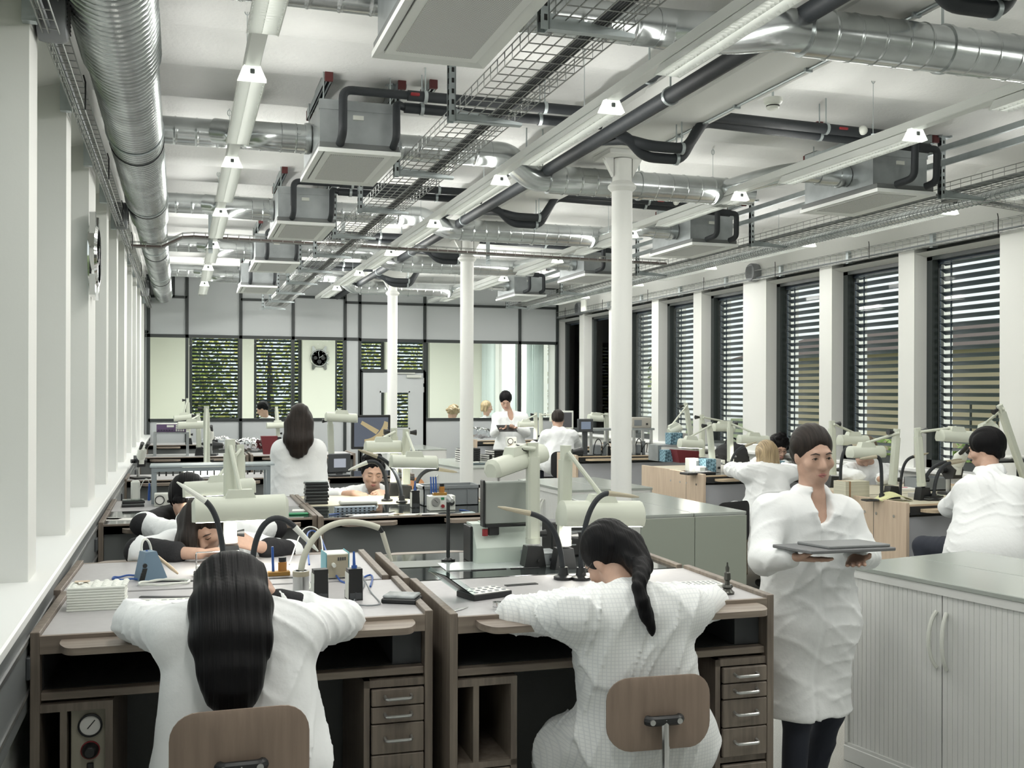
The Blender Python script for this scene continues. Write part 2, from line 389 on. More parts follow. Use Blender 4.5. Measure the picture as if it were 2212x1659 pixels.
# ------------------------------------------------------------------ room beyond the partition
YF = 21.6
b = MB(); FW = [(.15, 1.12), (1.42, 2.50), (3.42, 4.35), (4.45, 5.35)]
FW = [(-2.0, -1.0)] + [(.17, 1.17), (1.42, 2.38), (3.05, 4.10), (4.24, 5.05)]
e = -1.0
for a, c in FW[1:]: b.bx(e, a, YF, YF + .3, 0, ZC); b.bx(a, c, YF, YF + .3, 0, 1.0); b.bx(a, c, YF, YF + .3, 3.05, ZC); e = c
b.bx(e, 6.9, YF, YF + .3, 0, ZC)
backp = mat('cream_wall', (.80, .81, .72), .8)
struct(b.build('wall_back_far', backp, smooth=0), 'cream far wall of the room beyond the glass partition')
b = MB(); b.bx(-1.0, -.62, YB + .04, YF, 0, ZC); struct(b.build('wall_left_far', backp, smooth=0), 'cream side wall of the room beyond the partition')
b = MB()
for y0 in (17.0, 18.5, 20.0, 21.3): b.bx(6.25, 6.6, y0, y0 + (.5 if y0 < 21 else .3), 0, ZC)
b.bx(6.25, 6.6, 17.04, 21.6, 0, .5); b.bx(6.25, 6.6, 17.04, 21.6, 3.05, ZC); struct(b.build('wall_right_far', wallp, smooth=0), 'white window piers on the right of the room beyond')
for i, (a, c) in enumerate(FW[1:]):
    root = thing('window_%d' % (41 + i), None, None, ((a + c) / 2, YF + .2, 1.0)); root['kind'] = 'structure'; L = (c - a) / 2; h = 2.05; f = MB()
    for xx in (-L + .03, L - .03): f.bx(xx - .03, xx + .03, -.03, .03, 0, h)
    f.bx(-L, L, -.03, .03, 0, .06); f.bx(-L, L, -.03, .03, h - .06, h); f.build('window_frame', framem, root, 0)
    MB().bx(-L + .05, L - .05, -.004, .004, .05, h - .05).build('pane', pane, root, 0)
    bl = MB(); z = .05
    while z < h - .05:
        bl.add([(-L + .03, .065, z + .020), (L - .03, .065, z + .020), (L - .03, .12, z - .020), (-L + .03, .12, z - .020)], [(0, 1, 2, 3)]); z += .072
    for xx in (-L + .2, L - .2, -L + .02, L - .02): bl.bx(xx - .004, xx + .004, .09, .1, 0, h)
    bl.build('blind', blindm, root, 0)
cur = mat('pale_curtain', (.62, .70, .68), .8)
for i, (y0, lab) in enumerate(((17.55, 'pale grey-green curtain bunched nearest the glass partition, in the room beyond'), (19.1, 'pale grey-green curtain hanging between two window piers in the room beyond'), (20.55, 'pale grey-green curtain hanging deepest in the room beyond'))):
    b = MB(); P = []
    for k in range(41):
        yy = k * .020; P.append((.035 * math.sin(k * 1.1), yy))
    b.prism([(x, y) for x, y in P] + [(x + .012, y) for x, y in P[::-1]], .0, 2.95); o = b.build('curtain', cur, smooth=60, loc=(6.15, y0, 0)); tag(o, lab, 'curtain', 'curtains in the room beyond')
# ------------------------------------------------------------------ columns
cols = []
for i, (yy, lab) in enumerate(((6.5, 'nearest'), (10.5, 'middle'), (14.5, 'farthest'))):
    b = MB(); r = .070
    b.lathe([(.10, 0), (.10, .02), (.085, .06), (r + .004, .10), (r, .14), (r, 3.16), (r + .012, 3.17), (r + .026, 3.185), (r + .026, 3.20), (r + .012, 3.215), (r - .004, 3.23), (r - .004, 3.38)], n=28)
    b.bx(-.15, .15, -.15, .15, 3.385, 3.42, .004); b.prism([(-.07, 3.385), (-.14, 3.385), (-.07, 3.26)], -.02, .02, 'XZ'); b.prism([(.07, 3.385), (.14, 3.385), (.07, 3.26)], -.02, .02, 'XZ')
    o = b.build('column', white, loc=(2.85, yy, 0)); struct(o, 'slender round white iron column, %s of the three' % lab)
# ------------------------------------------------------------------ outside
b = MB(); b.bx(-60, 80, -60, 90, -.75, -.65); tag(b.build('lawn', lawn, smooth=0), 'green lawn around the building outside the windows', 'lawn', kind='structure')
b = MB(); b.bx(9.6, 12.2, -30, 60, -.66, -.62); tag(b.build('path', asphalt, smooth=0), 'grey path outside the right windows', 'path', kind='structure')
def leaves(b, c, r, n, size, seed):
    rnd = random.Random(seed)
    for k in range(n):
        while True:
            u = [rnd.uniform(-1, 1) for _ in range(3)]; d = sum(q * q for q in u)
            if .3 < d < 1: break
        p = Vector((c[0] + u[0] * r[0], c[1] + u[1] * r[1], c[2] + u[2] * r[2]))
        a = Vector((rnd.gauss(0, 1), rnd.gauss(0, 1), rnd.gauss(0, .6))).normalized() * size * rnd.uniform(.6, 1.3); q = a.orthogonal().normalized() * size * .6
        b.add([p - a, p + q, p + a, p - q], [(0, 1, 2, 3)])
for i, (x, y, h, r, m, lab) in enumerate(((-1.5, 26.5, 4.2, 2.6, leafm, 'green tree beyond the far windows, at the left'), (2.2, 27.5, 4.6, 2.8, leafy, 'yellowing tree beyond the far windows, behind the partition door'), (5.2, 26.8, 4.4, 2.6, leafy, 'yellowing tree beyond the far windows, at the right'), (9.5, 25.5, 4.4, 2.4, leafm, 'green tree at the far corner outside'), (19.5, 6, 5.0, 2.6, leafy, 'yellowing tree outside the large right windows'), (18.5, 15.5, 5.4, 3, leafm, 'green tree outside the right windows, farther off'), (36, 4, 10, 5.5, leafm, 'tall tree behind the beige house, nearest to the camera'), (37, 13, 10.5, 6, leafm, 'tall tree behind the middle of the beige house'), (36, 23, 10, 5.5, leafy, 'tall yellowing tree behind the far end of the beige house'))):
    t = thing('tree', lab, 'tree', (x, y, -.65))
    MB().tube([(0, 0, 0), (.05, .03, 1.2), (0, .1, h * .75)], [.16, .13, .05], 8).build('trunk', bark, t)
    c = MB(); leaves(c, (0, 0, h * .62), (r, r, h * .5), 4200, .085, i); c.build('crown', m, t, 0)
b = MB(); leaves(b, (0, 0, .85), (.55, 14, .75), 9000, .09, 77); b.bx(-.3, .3, -14, 14, 0, 1.1)
tag(b.build('hedge', mat('hedge_green', (.26, .38, .09), .6, noise=.5, nscale=2), smooth=0, loc=(13.6, 12, -.65)), 'long bright green hedge outside the right windows', 'hedge', kind='stuff')
t = thing('building', 'beige rendered house seen through the blinds of the right windows', 'building', (25, 12, -.65))
b = MB(); b.bx(0, 8, -14, 30, 0, 4.0); b.build('facade', beige, t, 0)
b = MB(); b.prism([(-.8, 4.0), (4, 5.2), (8.8, 4.0)], -15, 31, 'XZ'); b.build('roof', mat('dark_roof', (.10, .07, .06), .8), t, 0)
for k in range(9):
    b = MB(); b.bx(-.04, .02, -13 + k * 3.2, -11.6 + k * 3.2, 2.6, 4.3); b.build('window', darkp, t, 0)
b = MB()
for k in range(26): b.bx(-1.6, -1.55, -13 + k * 1.1, -12.95 + k * 1.1, .0, 2.2)
b.bx(-1.6, -1.55, -13, 15, 2.15, 2.22); b.bx(-1.6, -1.55, -13, 15, 1.2, 1.25); b.build('railing', framem, t, 0)
# ------------------------------------------------------------------ ceiling services
def spiral_duct(b, p, q, r, pitch, rib, n=24):
    p, q = Vector(p), Vector(q); L = (q - p).length; N = max(1, int(L / pitch)); path = []; rs = []
    for k in range(N + 1):
        t = k / N
        for dt, rr in ((-.14, r), (-.06, r), (-.02, r + rib), (.02, r + rib), (.06, r), (.14, r)):
            tt = min(1, max(0, t + dt / N * 1.0)); path.append(p.lerp(q, tt)); rs.append(rr)
    # tilt the seams a little: handled by plain rings
    b.tube(path, rs, n)
t = thing('main_duct', 'large ribbed galvanised main air duct running along the left wall under the ceiling', 'duct', (-.25, 0, 3.30))
for y0, y1, r in ((Y0 + .05, 4.88, .165), (4.88, 9.35, .150), (9.35, YB - .06, .128)):
    b = MB(); spiral_duct(b, (0, y0, 0), (0, y1, 0), r, .055, .005, 28); b.build('duct_section', galv, t, 40)
b = MB()
for yy, r in ((2.9, .166), (6.6, .151), (8.6, .151), (11.6, .129), (14.3, .129)): b.cyl((0, yy - .012, 0), (0, yy + .012, 0), r + .006, n=28)
b.build('rubber_seal', rubber, t)
b = MB()
for yy, r in ((6.3, .15), (8.5, .15), (11.1, .128), (13.7, .128)):
    b.cyl((0, yy, r), (0, yy, ZC - 3.30), .005, n=6); b.tube([(r + .006) * Vector((math.cos(a), 0, math.sin(a))) + Vector((0, yy, 0)) for a in [k * PI / 12 for k in range(25)]], .006, 6)
b.build('hanger_clamp', zinc, t)
CY = [3.22, 5.80, 8.40, 11.0, 13.6]
WORDS = ['nearest the camera', 'second from the camera', 'third from the camera', 'fourth from the camera', 'farthest from the camera']
def elbow(b, P, r, n=20, k=8, fr=.2): b.tube(fillet(P, fr, k), r, n)
RY = [3.73, 6.86, 9.25, 11.9, 14.8]
for i, cy in enumerate(CY):
    yt = cy + .99; yc = cy + .47 - yt
    t = thing('transfer_duct', 'galvanised spiral duct from the left main duct to the beam, %s' % WORDS[i], 'duct', (0, yt, 3.42), group='cross ducts behind the left ceiling units')
    b = MB(); spiral_duct(b, (-.16, 0, 0), (2.02, 0, 0), .085, .125, .003, 24); b.build('pipe', galv, t)
    oy = RY[i] - yt; b = MB(); elbow(b, [(2.0, 0, 0), (2.12, 0, 0), (2.24, oy * .5, -.08), (2.34, oy, -.13), (2.48, oy, -.13)], .088, fr=.10); b.build('bend', galv, t)
    t = thing('branch_duct', 'short bent duct dropping into the left ceiling unit %s' % WORDS[i], 'duct', (0, yt, 3.42), group='bent ducts of the left ceiling units')
    b = MB(); elbow(b, [(.20, -.06, 0), (.34, -.12, -.02), (.40, yc + .06, -.10), (.50, yc, -.115), (.60, yc, -.115)], .080, fr=.12); b.build('bend', galv, t)
    b = MB(); spiral_duct(b, (.56, yc, -.115), (.735, yc, -.115), .082, .075, .003, 22); b.cyl((.70, yc, -.115), (.73, yc, -.115), .092, n=22); b.cyl((.66, yc - .08, -.10), (.66, yc - .088, -.10), .012, n=10); b.build('coupling', galv, t)
    ry = RY[i]; dy = cy + .36 - ry
    t = thing('supply_duct', 'galvanised spiral duct from the beam to the right ceiling unit %s' % WORDS[i], 'duct', (0, ry, 3.29), group='right supply ducts')
    b = MB(); spiral_duct(b, (2.44, 0, 0), (3.95, 0, 0), .098, .115, .0035, 26); b.cyl((3.13, 0, 0), (3.15, 0, 0), .106, n=24); b.build('pipe', galv, t)
    b = MB(); b.cyl((3.95, 0, 0), (4.05, 0, 0), .088, n=22); elbow(b, [(3.80, .02, 0), (3.88, dy * .4, .02), (3.95, dy * .8, .02), (4.05, dy, .02), (4.2, dy, .01)], .07, fr=.10); b.build('bend', galv, t)
    b = MB(); b.cyl((4.15, dy, .01), (4.38, dy, .01), .075, n=20); b.cyl((4.30, dy, .01), (4.33, dy, .01), .083, n=20); b.build('coupling', galv, t)
    b = MB(); b.cyl((3.14, 0, .1), (3.14, 0, ZC - 3.29), .006, n=8); b.build('hanger_rod', zinc, t)
perf = None
def perforated():
    m = bpy.data.materials.new('perforated_white_sheet'); m.use_nodes = True; nt = m.node_tree; bs = nt.nodes['Principled BSDF']
    tc = nt.nodes.new('ShaderNodeTexCoord'); mp = nt.nodes.new('ShaderNodeMapping'); mp.inputs['Scale'].default_value = (130, 130, 130); mp.inputs['Rotation'].default_value = (0, 0, PI / 4)
    v = nt.nodes.new('ShaderNodeTexVoronoi'); v.inputs['Scale'].default_value = 1; v.inputs['Randomness'].default_value = 0
    cr = nt.nodes.new('ShaderNodeValToRGB'); cr.color_ramp.interpolation = 'CONSTANT'; cr.color_ramp.elements[0].color = (.22, .22, .22, 1); cr.color_ramp.elements[1].color = (.78, .79, .78, 1); cr.color_ramp.elements[1].position = .34
    nt.links.new(tc.outputs['Object'], mp.inputs[0]); nt.links.new(mp.outputs[0], v.inputs['Vector']); nt.links.new(v.outputs['Distance'], cr.inputs[0]); nt.links.new(cr.outputs[0], bs.inputs['Base Color']); bs.inputs['Roughness'].default_value = .5
    return m
perf = perforated()
def cassette(loc, label, grp):
    t = thing('ceiling_cassette', label, 'ceiling unit', loc, 0, grp)
    w, l = .215, .43
    b = MB(); b.bx(-w, w, -l + .05, l - .02, .055, .30); b.bx(-w - .004, w + .004, -l + .045, -l + .075, .25, .305); b.build('housing', galvd, t, 0)
    b = MB(); b.bx(-w - .012, w + .012, -l - .005, l + .01, .02, .055, .004); b.build('collar', gpanel, t)
    b = MB(); W2, L2 = .232, .45
    for s in (-1, 1):
        b.add([(s * W2, -L2, -.004), (s * W2, L2, -.004), (s * (W2 - .045), L2 - .045, .014), (s * (W2 - .045), -L2 + .045, .014), (s * W2, -L2, .02), (s * W2, L2, .02)], [(0, 1, 2, 3), (0, 1, 5, 4)])
        b.add([(-W2, s * L2, -.004), (W2, s * L2, -.004), (W2 - .045, s * (L2 - .045), .014), (-W2 + .045, s * (L2 - .045), .014), (-W2, s * L2, .02), (W2, s * L2, .02)], [(0, 1, 2, 3), (0, 1, 5, 4)])
    b.build('frame', lightm, t, 0)
    b = MB(); b.bx(-.188, .188, -.41, .41, .004, .010); b.build('face_plate', lightm, t, 0)
    b = MB(); b.bx(-.152, .152, -.355, .355, .000, .005); b.build('perforated_grille', perf, t, 0)
    b = MB(); b.bx(-.205, -.190, -.40, .40, .012, .019); b.bx(.190, .205, -.40, .40, .012, .019); b.build('air_slot', darkin, t, 0)
    b = MB(); b.bx(-.03, .03, -l + .042, -l + .05, .20, .225); b.build('name_plate', offwhite, t, 0)
    b = MB()
    for sx in (-1, 1):
        for sy in (-1, 1): b.cyl((sx * .19, sy * .34, .30), (sx * .19, sy * .34, ZC - 3.13 - .02), .004, n=6)
    b.build('threaded_rod', zinc, t)
    return t
c0 = None
for i, cy in enumerate(CY):
    for side, x in (('left', .955), ('right', 4.60)):
        lab = 'white perforated ceiling unit %s in the %s row, below the ceiling' % (WORDS[i], side)
        if c0 is None: c0 = cassette((x, cy + .45, 3.135), lab, 'ceiling cassettes')
        else: dup(c0, (x, cy + .45, 3.135), None, lab)
# black insulated pipes
for i, cy in enumerate(CY):
    yp = cy - .06
    for k, (dx, dz, dy) in enumerate(((-.11, 0.0, .0), (.19, -.035, .05))):
        t = thing('insulated_pipe', '%s black insulated pipe feeding the left ceiling unit %s' % (('longer', 'shorter')[k], WORDS[i]), 'pipe', (.955, yp, 3.455), group='black insulated pipes')
        P = [(dx, .075, -.27), (dx, -.02, -.26), (dx, -.03 + dy, dz), (1.45, -.03 + dy, dz - .0)]
        if k == 0: P = [(dx, .075, -.27), (dx, -.03, -.24), (dx, -.03, .0), (.25, -.03, 0), (1.45, -.03, 0)]
        else: P = [(dx, .075, -.27), (dx, -.02, -.24), (dx + .01, .04, -.03), (.25, .06, -.045), (1.45, .06, -.045)]
        b = MB(); b.tube(fillet(P, .05, 6), .024 if k == 0 else .022, 12); b.tube([P[-2], P[-1]], .030, 12); b.build('pipe', rubber, t)
        b = MB(); b.cyl((.34, P[-2][1], P[-2][2]), (.36, P[-2][1], P[-2][2]), .036); b.cyl((1.05, P[-2][1], P[-2][2]), (1.07, P[-2][1], P[-2][2]), .036); b.cyl((.35, P[-2][1], P[-2][2]), (.35, P[-2][1], ZC - 3.455), .004, n=6); b.cyl((1.06, P[-2][1], P[-2][2]), (1.06, P[-2][1], ZC - 3.455), .004, n=6); b.build('pipe_clamp', zinc, t)
        if k == 0:
            b = MB(); b.bx(.26, .31, -.075, -.05, -.008, .008, .003); b.cyl((.285, -.03, 0), (.285, -.065, 0), .008, n=8); b.build('valve_handle', redp, t)
    for k, (dx, dz, dy) in enumerate(((-.03, 0.0, 0), (.20, -.05, .07))):
        t = thing('insulated_pipe', '%s black insulated pipe feeding the right ceiling unit %s' % (('upper', 'lower')[k], WORDS[i]), 'pipe', (2.42, yp - .12, 3.36), group='black insulated pipes')
        P = [(0, .28 - k * .25, -.02), (.10, .05 - k*.02, -.06), (.22, dy, -.10 + dz), (.46, dy, -.10 + dz), (.60, dy, .11 + dz * .4), (1.95, dy, .09 + dz * .6), (2.06 + dx, dy, .08 + dz * .6)]
        b = MB(); b.tube(fillet(P, .06, 5), .032, 12)
        x = 2.06 + dx; P2 = [P[-1], (x + .07, dy, .08 + dz * .6), (x + .08, dy + .02, -.16), (x + .05, .16, -.18)]
        b.tube(fillet(P2, .05, 5), .024, 12); b.build('pipe', rubber, t)
        b = MB(); b.cyl((.42, dy, -.10 + dz), (.44, dy, -.10 + dz), .037); b.cyl((1.42, dy, .097 + dz * .5), (1.44, dy, .097 + dz * .5), .037); b.cyl((1.43, dy, .1 + dz * .5), (1.43, dy, .29), .004, n=6); b.cyl((.43, dy, -.1 + dz), (.43, dy, .06), .004, n=6); b.build('pipe_clamp', zinc, t)
        if k == 0:
            b = MB(); b.bx(1.50, 1.56, -.05, -.035, .09, .105, .003); b.build('valve_handle', redp, t)
            b = MB(); b.ball((1.68, -.03, .10), (.03, .03, .03)); b.build('valve_actuator', offwhite, t)
for k, (x, z, lab) in enumerate(((2.42, 3.34, 'lower right'), (2.30, 3.44, 'upper left'))):
    t = thing('main_pipe', 'thick black insulated main pipe along the beam, the %s of the pair' % lab, 'pipe', (x, 0, z), group='black main pipes along the beam')
    MB().cyl((0, Y0 + .1, 0), (0, YB - .08, 0), .042, n=16).build('pipe', rubber, t)
    b = MB()
    for yy in (1.9, 4.9, 6.9, 9.0, 11.2, 13.2, 15.4): b.cyl((0, yy - .012, 0), (0, yy + .012, 0), .049, n=16); b.cyl((0, yy, .04), (0, yy, ZC - z), .005, n=6)
    b.build('pipe_clamp', zinc, t)
# thin conduit along the beam
t = thing('conduit', 'thin grey conduit clipped along the underside of the beam', 'conduit', (2.98, 0, 3.412))
MB().cyl((0, Y0 + .1, 0), (0, 6.2, 0), .008, n=8).build('pipe', zinc, t)
b = MB()
for yy in (1.5, 2.6, 3.7, 4.5, 5.2, 5.9): b.bx(-.02, .02, yy - .008, yy + .008, -.012, .008)
b.build('clip', zinc, t)
# strut channels under the ceiling, red end caps
def channel(x, y0, y1, label):
    t = thing('strut_channel', label, 'rail', (x, y0, ZC - .075), 0, 'strut channels with red caps under the ceiling'); L = y1 - y0
    b = MB(); b.bx(-.021, -.016, 0, L, -.02, .045); b.bx(.016, .021, 0, L, -.02, .045); b.bx(-.021, .021, 0, L, .04, .045); b.bx(-.021, -.008, 0, L, -.02, -.016); b.bx(.008, .021, 0, L, -.02, -.016); b.build('rail', zinc, t, 0)
    b = MB(); b.bx(-.023, .023, -.02, .002, -.022, .04, .002); b.bx(-.023, .023, L - .002, L + .02, -.022, .04, .002); b.build('end_cap', redcap, t)
    return t
PL = ['over the %s ceiling unit %s' % (s, w) for s in ('left', 'right') for w in WORDS]
for i, cy in enumerate(CY):
    for x, nm, l0, l1 in ((.795, 'left-hand', .12, 1.0), (1.22, 'right-hand', .15, 1.0), (4.56, 'long', .25, 1.1), (4.04, 'short', .18, .36), (5.03, 'outer', .25, .5), (1.39, 'stubby', .08, .3)):
        channel(x, cy + l0, cy + l1, '%s strut channel with red cap at the %s unit %s' % (nm, 'left' if x < 3 else 'right', WORDS[i]))
# cable trays
def wire_tray(b, x0, x1, y0, y1, z, h, step=.1, long=.05, r=.0028):
    n = int((y1 - y0) / step)
    for k in range(n + 1):
        yy = y0 + k * step; b.tube([(x0, yy, z + h), (x0, yy, z), (x1, yy, z), (x1, yy, z + h)], r, 5)
    m = max(1, int(round((x1 - x0) / long)))
    for k in range(m + 1):
        xx = x0 + (x1 - x0) * k / m; b.cyl((xx, y0, z), (xx, y1, z), r, n=5)
    for xx in (x0, x1):
        for zz in ((z + h / 2, z + h) if h > .04 else (z + h,)): b.cyl((xx, y0, zz), (xx, y1, zz), r, n=5)
t = thing('cable_tray', 'long wire mesh cable tray hanging left of the middle light row', 'cable tray', (1.24, 0, 3.11))
b = MB(); wire_tray(b, 0, .30, 1.4, 16.3, 0, .06); b.build('mesh', wirem, t, 40)
for k in range(5): MB().cyl((.17 + k * .012, 1.4, .008), (.17 + k * .012, 16.2, .008), .005, n=6).build('cable', darkp, t)
def bracket(loc, arm, label, grp, rz=0, drop=None):
    t = thing('tray_bracket', label, 'bracket', loc, rz, grp); H = ZC - loc[2] - .03
    b = MB(); b.bx(-.003, .003, -.021, .021, -.03, H); b.bx(-.03, .003, -.021, -.018, -.03, H); b.bx(-.03, .003, .018, .021, -.03, H); b.build('post', zinc, t, 0)
    b = MB()
    for k in range(int(H / .05)): b.bx(-.032, .0045, -.005, .005, .0 + k * .05, .022 + k * .05); b.bx(-.018, -.006, -.022, .022, .0 + k * .05, .022 + k * .05)
    b.build('slot_holes', darkin, t, 0)
    b = MB(); b.bx(-.07, .05, -.06, .06, H - .006, H); b.bx(-.06, .04, -.03, .03, H - .03, H - .006)
    for sx in (-.05, .03): b.cyl((sx, -.045, H - .03), (sx, -.045, H), .008, n=6); b.cyl((sx, .045, H - .03), (sx, .045, H), .008, n=6)
    b.build('ceiling_plate', zinc, t, 0)
    b = MB(); b.prism([(.003, -.025), (arm, -.025), (arm, -.010), (.003, .03)], -.016, -.013, 'XZ'); b.prism([(.003, -.025), (arm, -.025), (arm, -.021), (.003, -.021)], -.016, .018, 'XZ'); b.build('arm', zinc, t, 0)
    return t
br = None
for k in range(11):
    yy = 3.45 + k * 1.30
    lab = 'slotted tray bracket number %d from the camera along the long mesh cable tray' % (k + 1)
    lab = 'slotted steel hanger bracket under the long mesh tray, %s from the camera' % ['first', 'second', 'third', 'fourth', 'fifth', 'sixth', 'seventh', 'eighth', 'ninth', 'tenth', 'last'][k]
    if br is None: br = bracket((1.225, yy, 3.10), .33, lab, 'brackets of the long cable tray')
    else: dup(br, (1.225, yy, 3.10), None, lab)
# crossing tray
t = thing('cable_tray', 'narrow wire mesh cable tray crossing the room between the side walls', 'cable tray', (0, 10.2, 3.16))
P = [(-.44, -.03), (-.17, -.03), (.02, .07), (.12, .08), (5.0, .02)]
b = MB()
for off in (-.03, 0, .03): b.tube([(x, off, z) for x, z in P], .003, 5)
for off in (-.03, .03): b.tube([(x, off, z + .05) for x, z in P], .003, 5)
for (x0, z0), (x1, z1) in zip(P, P[1:]):
    n = max(1, int((x1 - x0) / .1))
    for k in range(n + 1):
        x = x0 + (x1 - x0) * k / n; z = z0 + (z1 - z0) * k / n; b.tube([(x, -.03, z + .05), (x, -.03, z), (x, .03, z), (x, .03, z + .05)], .0028, 5)
b.build('mesh', wirem, t, 40)
MB().tube([(x, .01, z + .014) for x, z in P], .014, 8).build('cable', mat('brown_grey_cable', (.16, .13, .12), .5), t)
b = MB()
for x in (.27, 1.52, 3.0, 4.4): b.bx(x - .02, x + .02, .036, .042, -.05, ZC - 3.18); b.bx(x - .018, x + .018, -.04, .04, -.012, -.004)
b.build('hanger', zinc, t, 0)
# wall trays
def wall_tray(x, s, y0, y1, label, grp):
    t = thing('cable_tray', label, 'cable tray', (x, 0, 3.08), 0, grp); b = MB(); n = int((y1 - y0) / .1)
    for k in range(n + 1):
        yy = y0 + k * .1; b.tube([(-s * .055, yy, 0), (0, yy, 0), (0, yy, .10), (-s * .055, yy, .10)], .0028, 5)
    for dx, dz in ((-.055, 0), (-.02, 0), (0, 0), (0, .033), (0, .066), (0, .1), (-.055, .1)): b.cyl((s * dx, y0, dz), (s * dx, y1, dz), .0028, n=5)
    b.build('mesh', wirem, t, 40)
    b = MB()
    for k in range(int((y1 - y0) / 1.2)): b.bx(-.004, s * .05, y0 + .6 + k * 1.2, y0 + .64 + k * 1.2, -.01, .115)
    b.build('wall_clip', zinc, t, 0)
    MB().cyl((-s * .02, y0, .02), (-s * .02, y1, .02), .008, n=6).build('cable', midgrey, t)
    b = MB()
    for yy in [y0 + 1.7 + k * 1.62 for k in range(int((y1 - y0) / 1.62))]: b.tube([(-s * .06, yy, -.01), (-s * .06, yy, .115), (-s * .05, yy + .02, .15)], .004, 6)
    b.build('cable_tie', blackp, t)
wall_tray(XL + .03, -1, Y0 + .1, 9.95, 'wire mesh cable tray fixed to the left wall above the near windows', 'wall cable trays')
wall_tray(XL + .03, -1, 10.5, 16.8, 'wire mesh cable tray fixed to the left wall nearest the back partition', 'wall cable trays')
wall_tray(XR - .03, 1, Y0 + .1, 16.9, 'wire mesh cable tray fixed to the right wall above the blinds', 'wall cable trays')
# right-hand cable tray and rails
t = thing('cable_tray', 'wide wire mesh cable tray on brackets along the right side of the ceiling', 'cable tray', (5.12, 0, 3.22))
b = MB(); wire_tray(b, 0, .26, 1.4, 16.3, 0, .06); b.build('mesh', wirem, t, 40)
for k in range(4): MB().cyl((.05 + k * .02, 1.4, .01), (.05 + k * .02, 16.2, .01), .007, n=6).build('cable', midgrey, t)
br2 = None
for k in range(6):
    yy = 3.5 + k * 2.55; lab = 'slotted bracket holding the right-hand mesh tray, %s from the camera' % ['first', 'second', 'third', 'fourth', 'fifth', 'last'][k]
    if br2 is None: br2 = bracket((5.10, yy, 3.20), .36, lab, 'brackets of the right cable tray')
    else: dup(br2, (5.10, yy, 3.20), None, lab)
for k, (x, z) in enumerate(((5.04, 3.50), (5.04, 3.40))):
    o = MB().bx(-.012, .012, Y0 + .1, 16.4, -.02, .02).build('service_rail', zinc, None, 0, (x, 0, z)); tag(o, '%s flat steel service rail running along the right side of the ceiling' % ('upper', 'lower')[k], 'rail', 'service rails on the right')
t = thing('flexible_duct', 'thin corrugated flexible duct beside the right-hand cable tray', 'duct', (5.48, 0, 3.20))
b = MB(); spiral_duct(b, (0, Y0 + .2, 0), (0, 16.3, 0), .035, .045, .004, 14); b.build('pipe', galv, t)
t = thing('cable_tray', 'curved wire mesh tray dropping from the right tray to the wall', 'cable tray', (0, 6.05, 0))
b = MB(); P = bez([(5.38, .35, 3.22), (5.6, .1, 3.22), (5.85, 0, 3.10), (6.2, 0, 3.12)], 14)
for off in (-.06, -.02, .02, .06): b.tube([p + Vector((0, off, 0)) for p in P], .0028, 5)
for off in (-.06, .06): b.tube([p + Vector((0, off, .05)) for p in P], .0028, 5)
for p in P: b.tube([p + Vector((0, -.06, .05)), p + Vector((0, -.06, 0)), p + Vector((0, .06, 0)), p + Vector((0, .06, .05))], .0028, 5)
b.build('mesh', wirem, t, 40); MB().tube([p + Vector((0, 0, .012)) for p in P], .012, 8).build('cable', midgrey, t)
# light rows
ROWS = [(.30, 'left'), (2.02, 'middle'), (3.81, 'right'), (5.63, 'window side')]
FYS = [.93, 2.81, 4.69, 6.55, 8.43, 10.33, 12.25, 14.1]
ORD = ['first', 'second', 'third', 'fourth', 'fifth', 'sixth', 'seventh', 'last']
def fixture(loc, label, grp):
    t = thing('ceiling_light', label, 'light', loc, 0, grp); L = 1.32
    b = MB()
    for s in (-1, 1): b.add([(s * .030, .06, .052), (s * .030, L, .052), (s * .062, L, .0), (s * .062, .06, .0), (s * .058, .06, .0), (s * .058, L, .0), (s * .026, L, .05), (s * .026, .06, .05)], [(0, 1, 2, 3), (4, 5, 6, 7), (2, 3, 4, 5)])
    b.bx(-.03, .03, .06, L, .045, .052); b.build('reflector', lightm, t, 0)
    b = MB(); k = .08
    while k < L: b.add([(-.058, k, .001), (.058, k, .001), (.036, k + .006, .038), (-.036, k + .006, .038)], [(0, 1, 2, 3)]); k += .028
    b.add([(-.003, .06, .001), (-.003, L, .001), (-.003, L, .03), (-.003, .06, .03)], [(0, 1, 2, 3)]); b.build('louvre', lightm, t, 0)
    b = MB(); b.cyl((0, .07, .036), (0, L - .01, .036), .008, n=8); b.build('tube', tube_on, t)
    b = MB(); b.add([(-.034, 0.03, .06), (.034, 0.03, .06), (.06, .02, -.002), (-.06, .02, -.002), (-.040, .06, .06), (.040, .06, .06), (.064, .075, -.002), (-.064, .075, -.002)], [(0, 1, 2, 3), (4, 5, 6, 7), (0, 1, 5, 4), (1, 2, 6, 5), (0, 3, 7, 4), (2, 3, 7, 6)]); b.build('end_cap', capglow, t, 0)
    b = MB(); b.bx(-.01, .01, .018, .03, .02, .042, .003); b.build('cap_hole', midgrey, t)
    return t
f0 = None
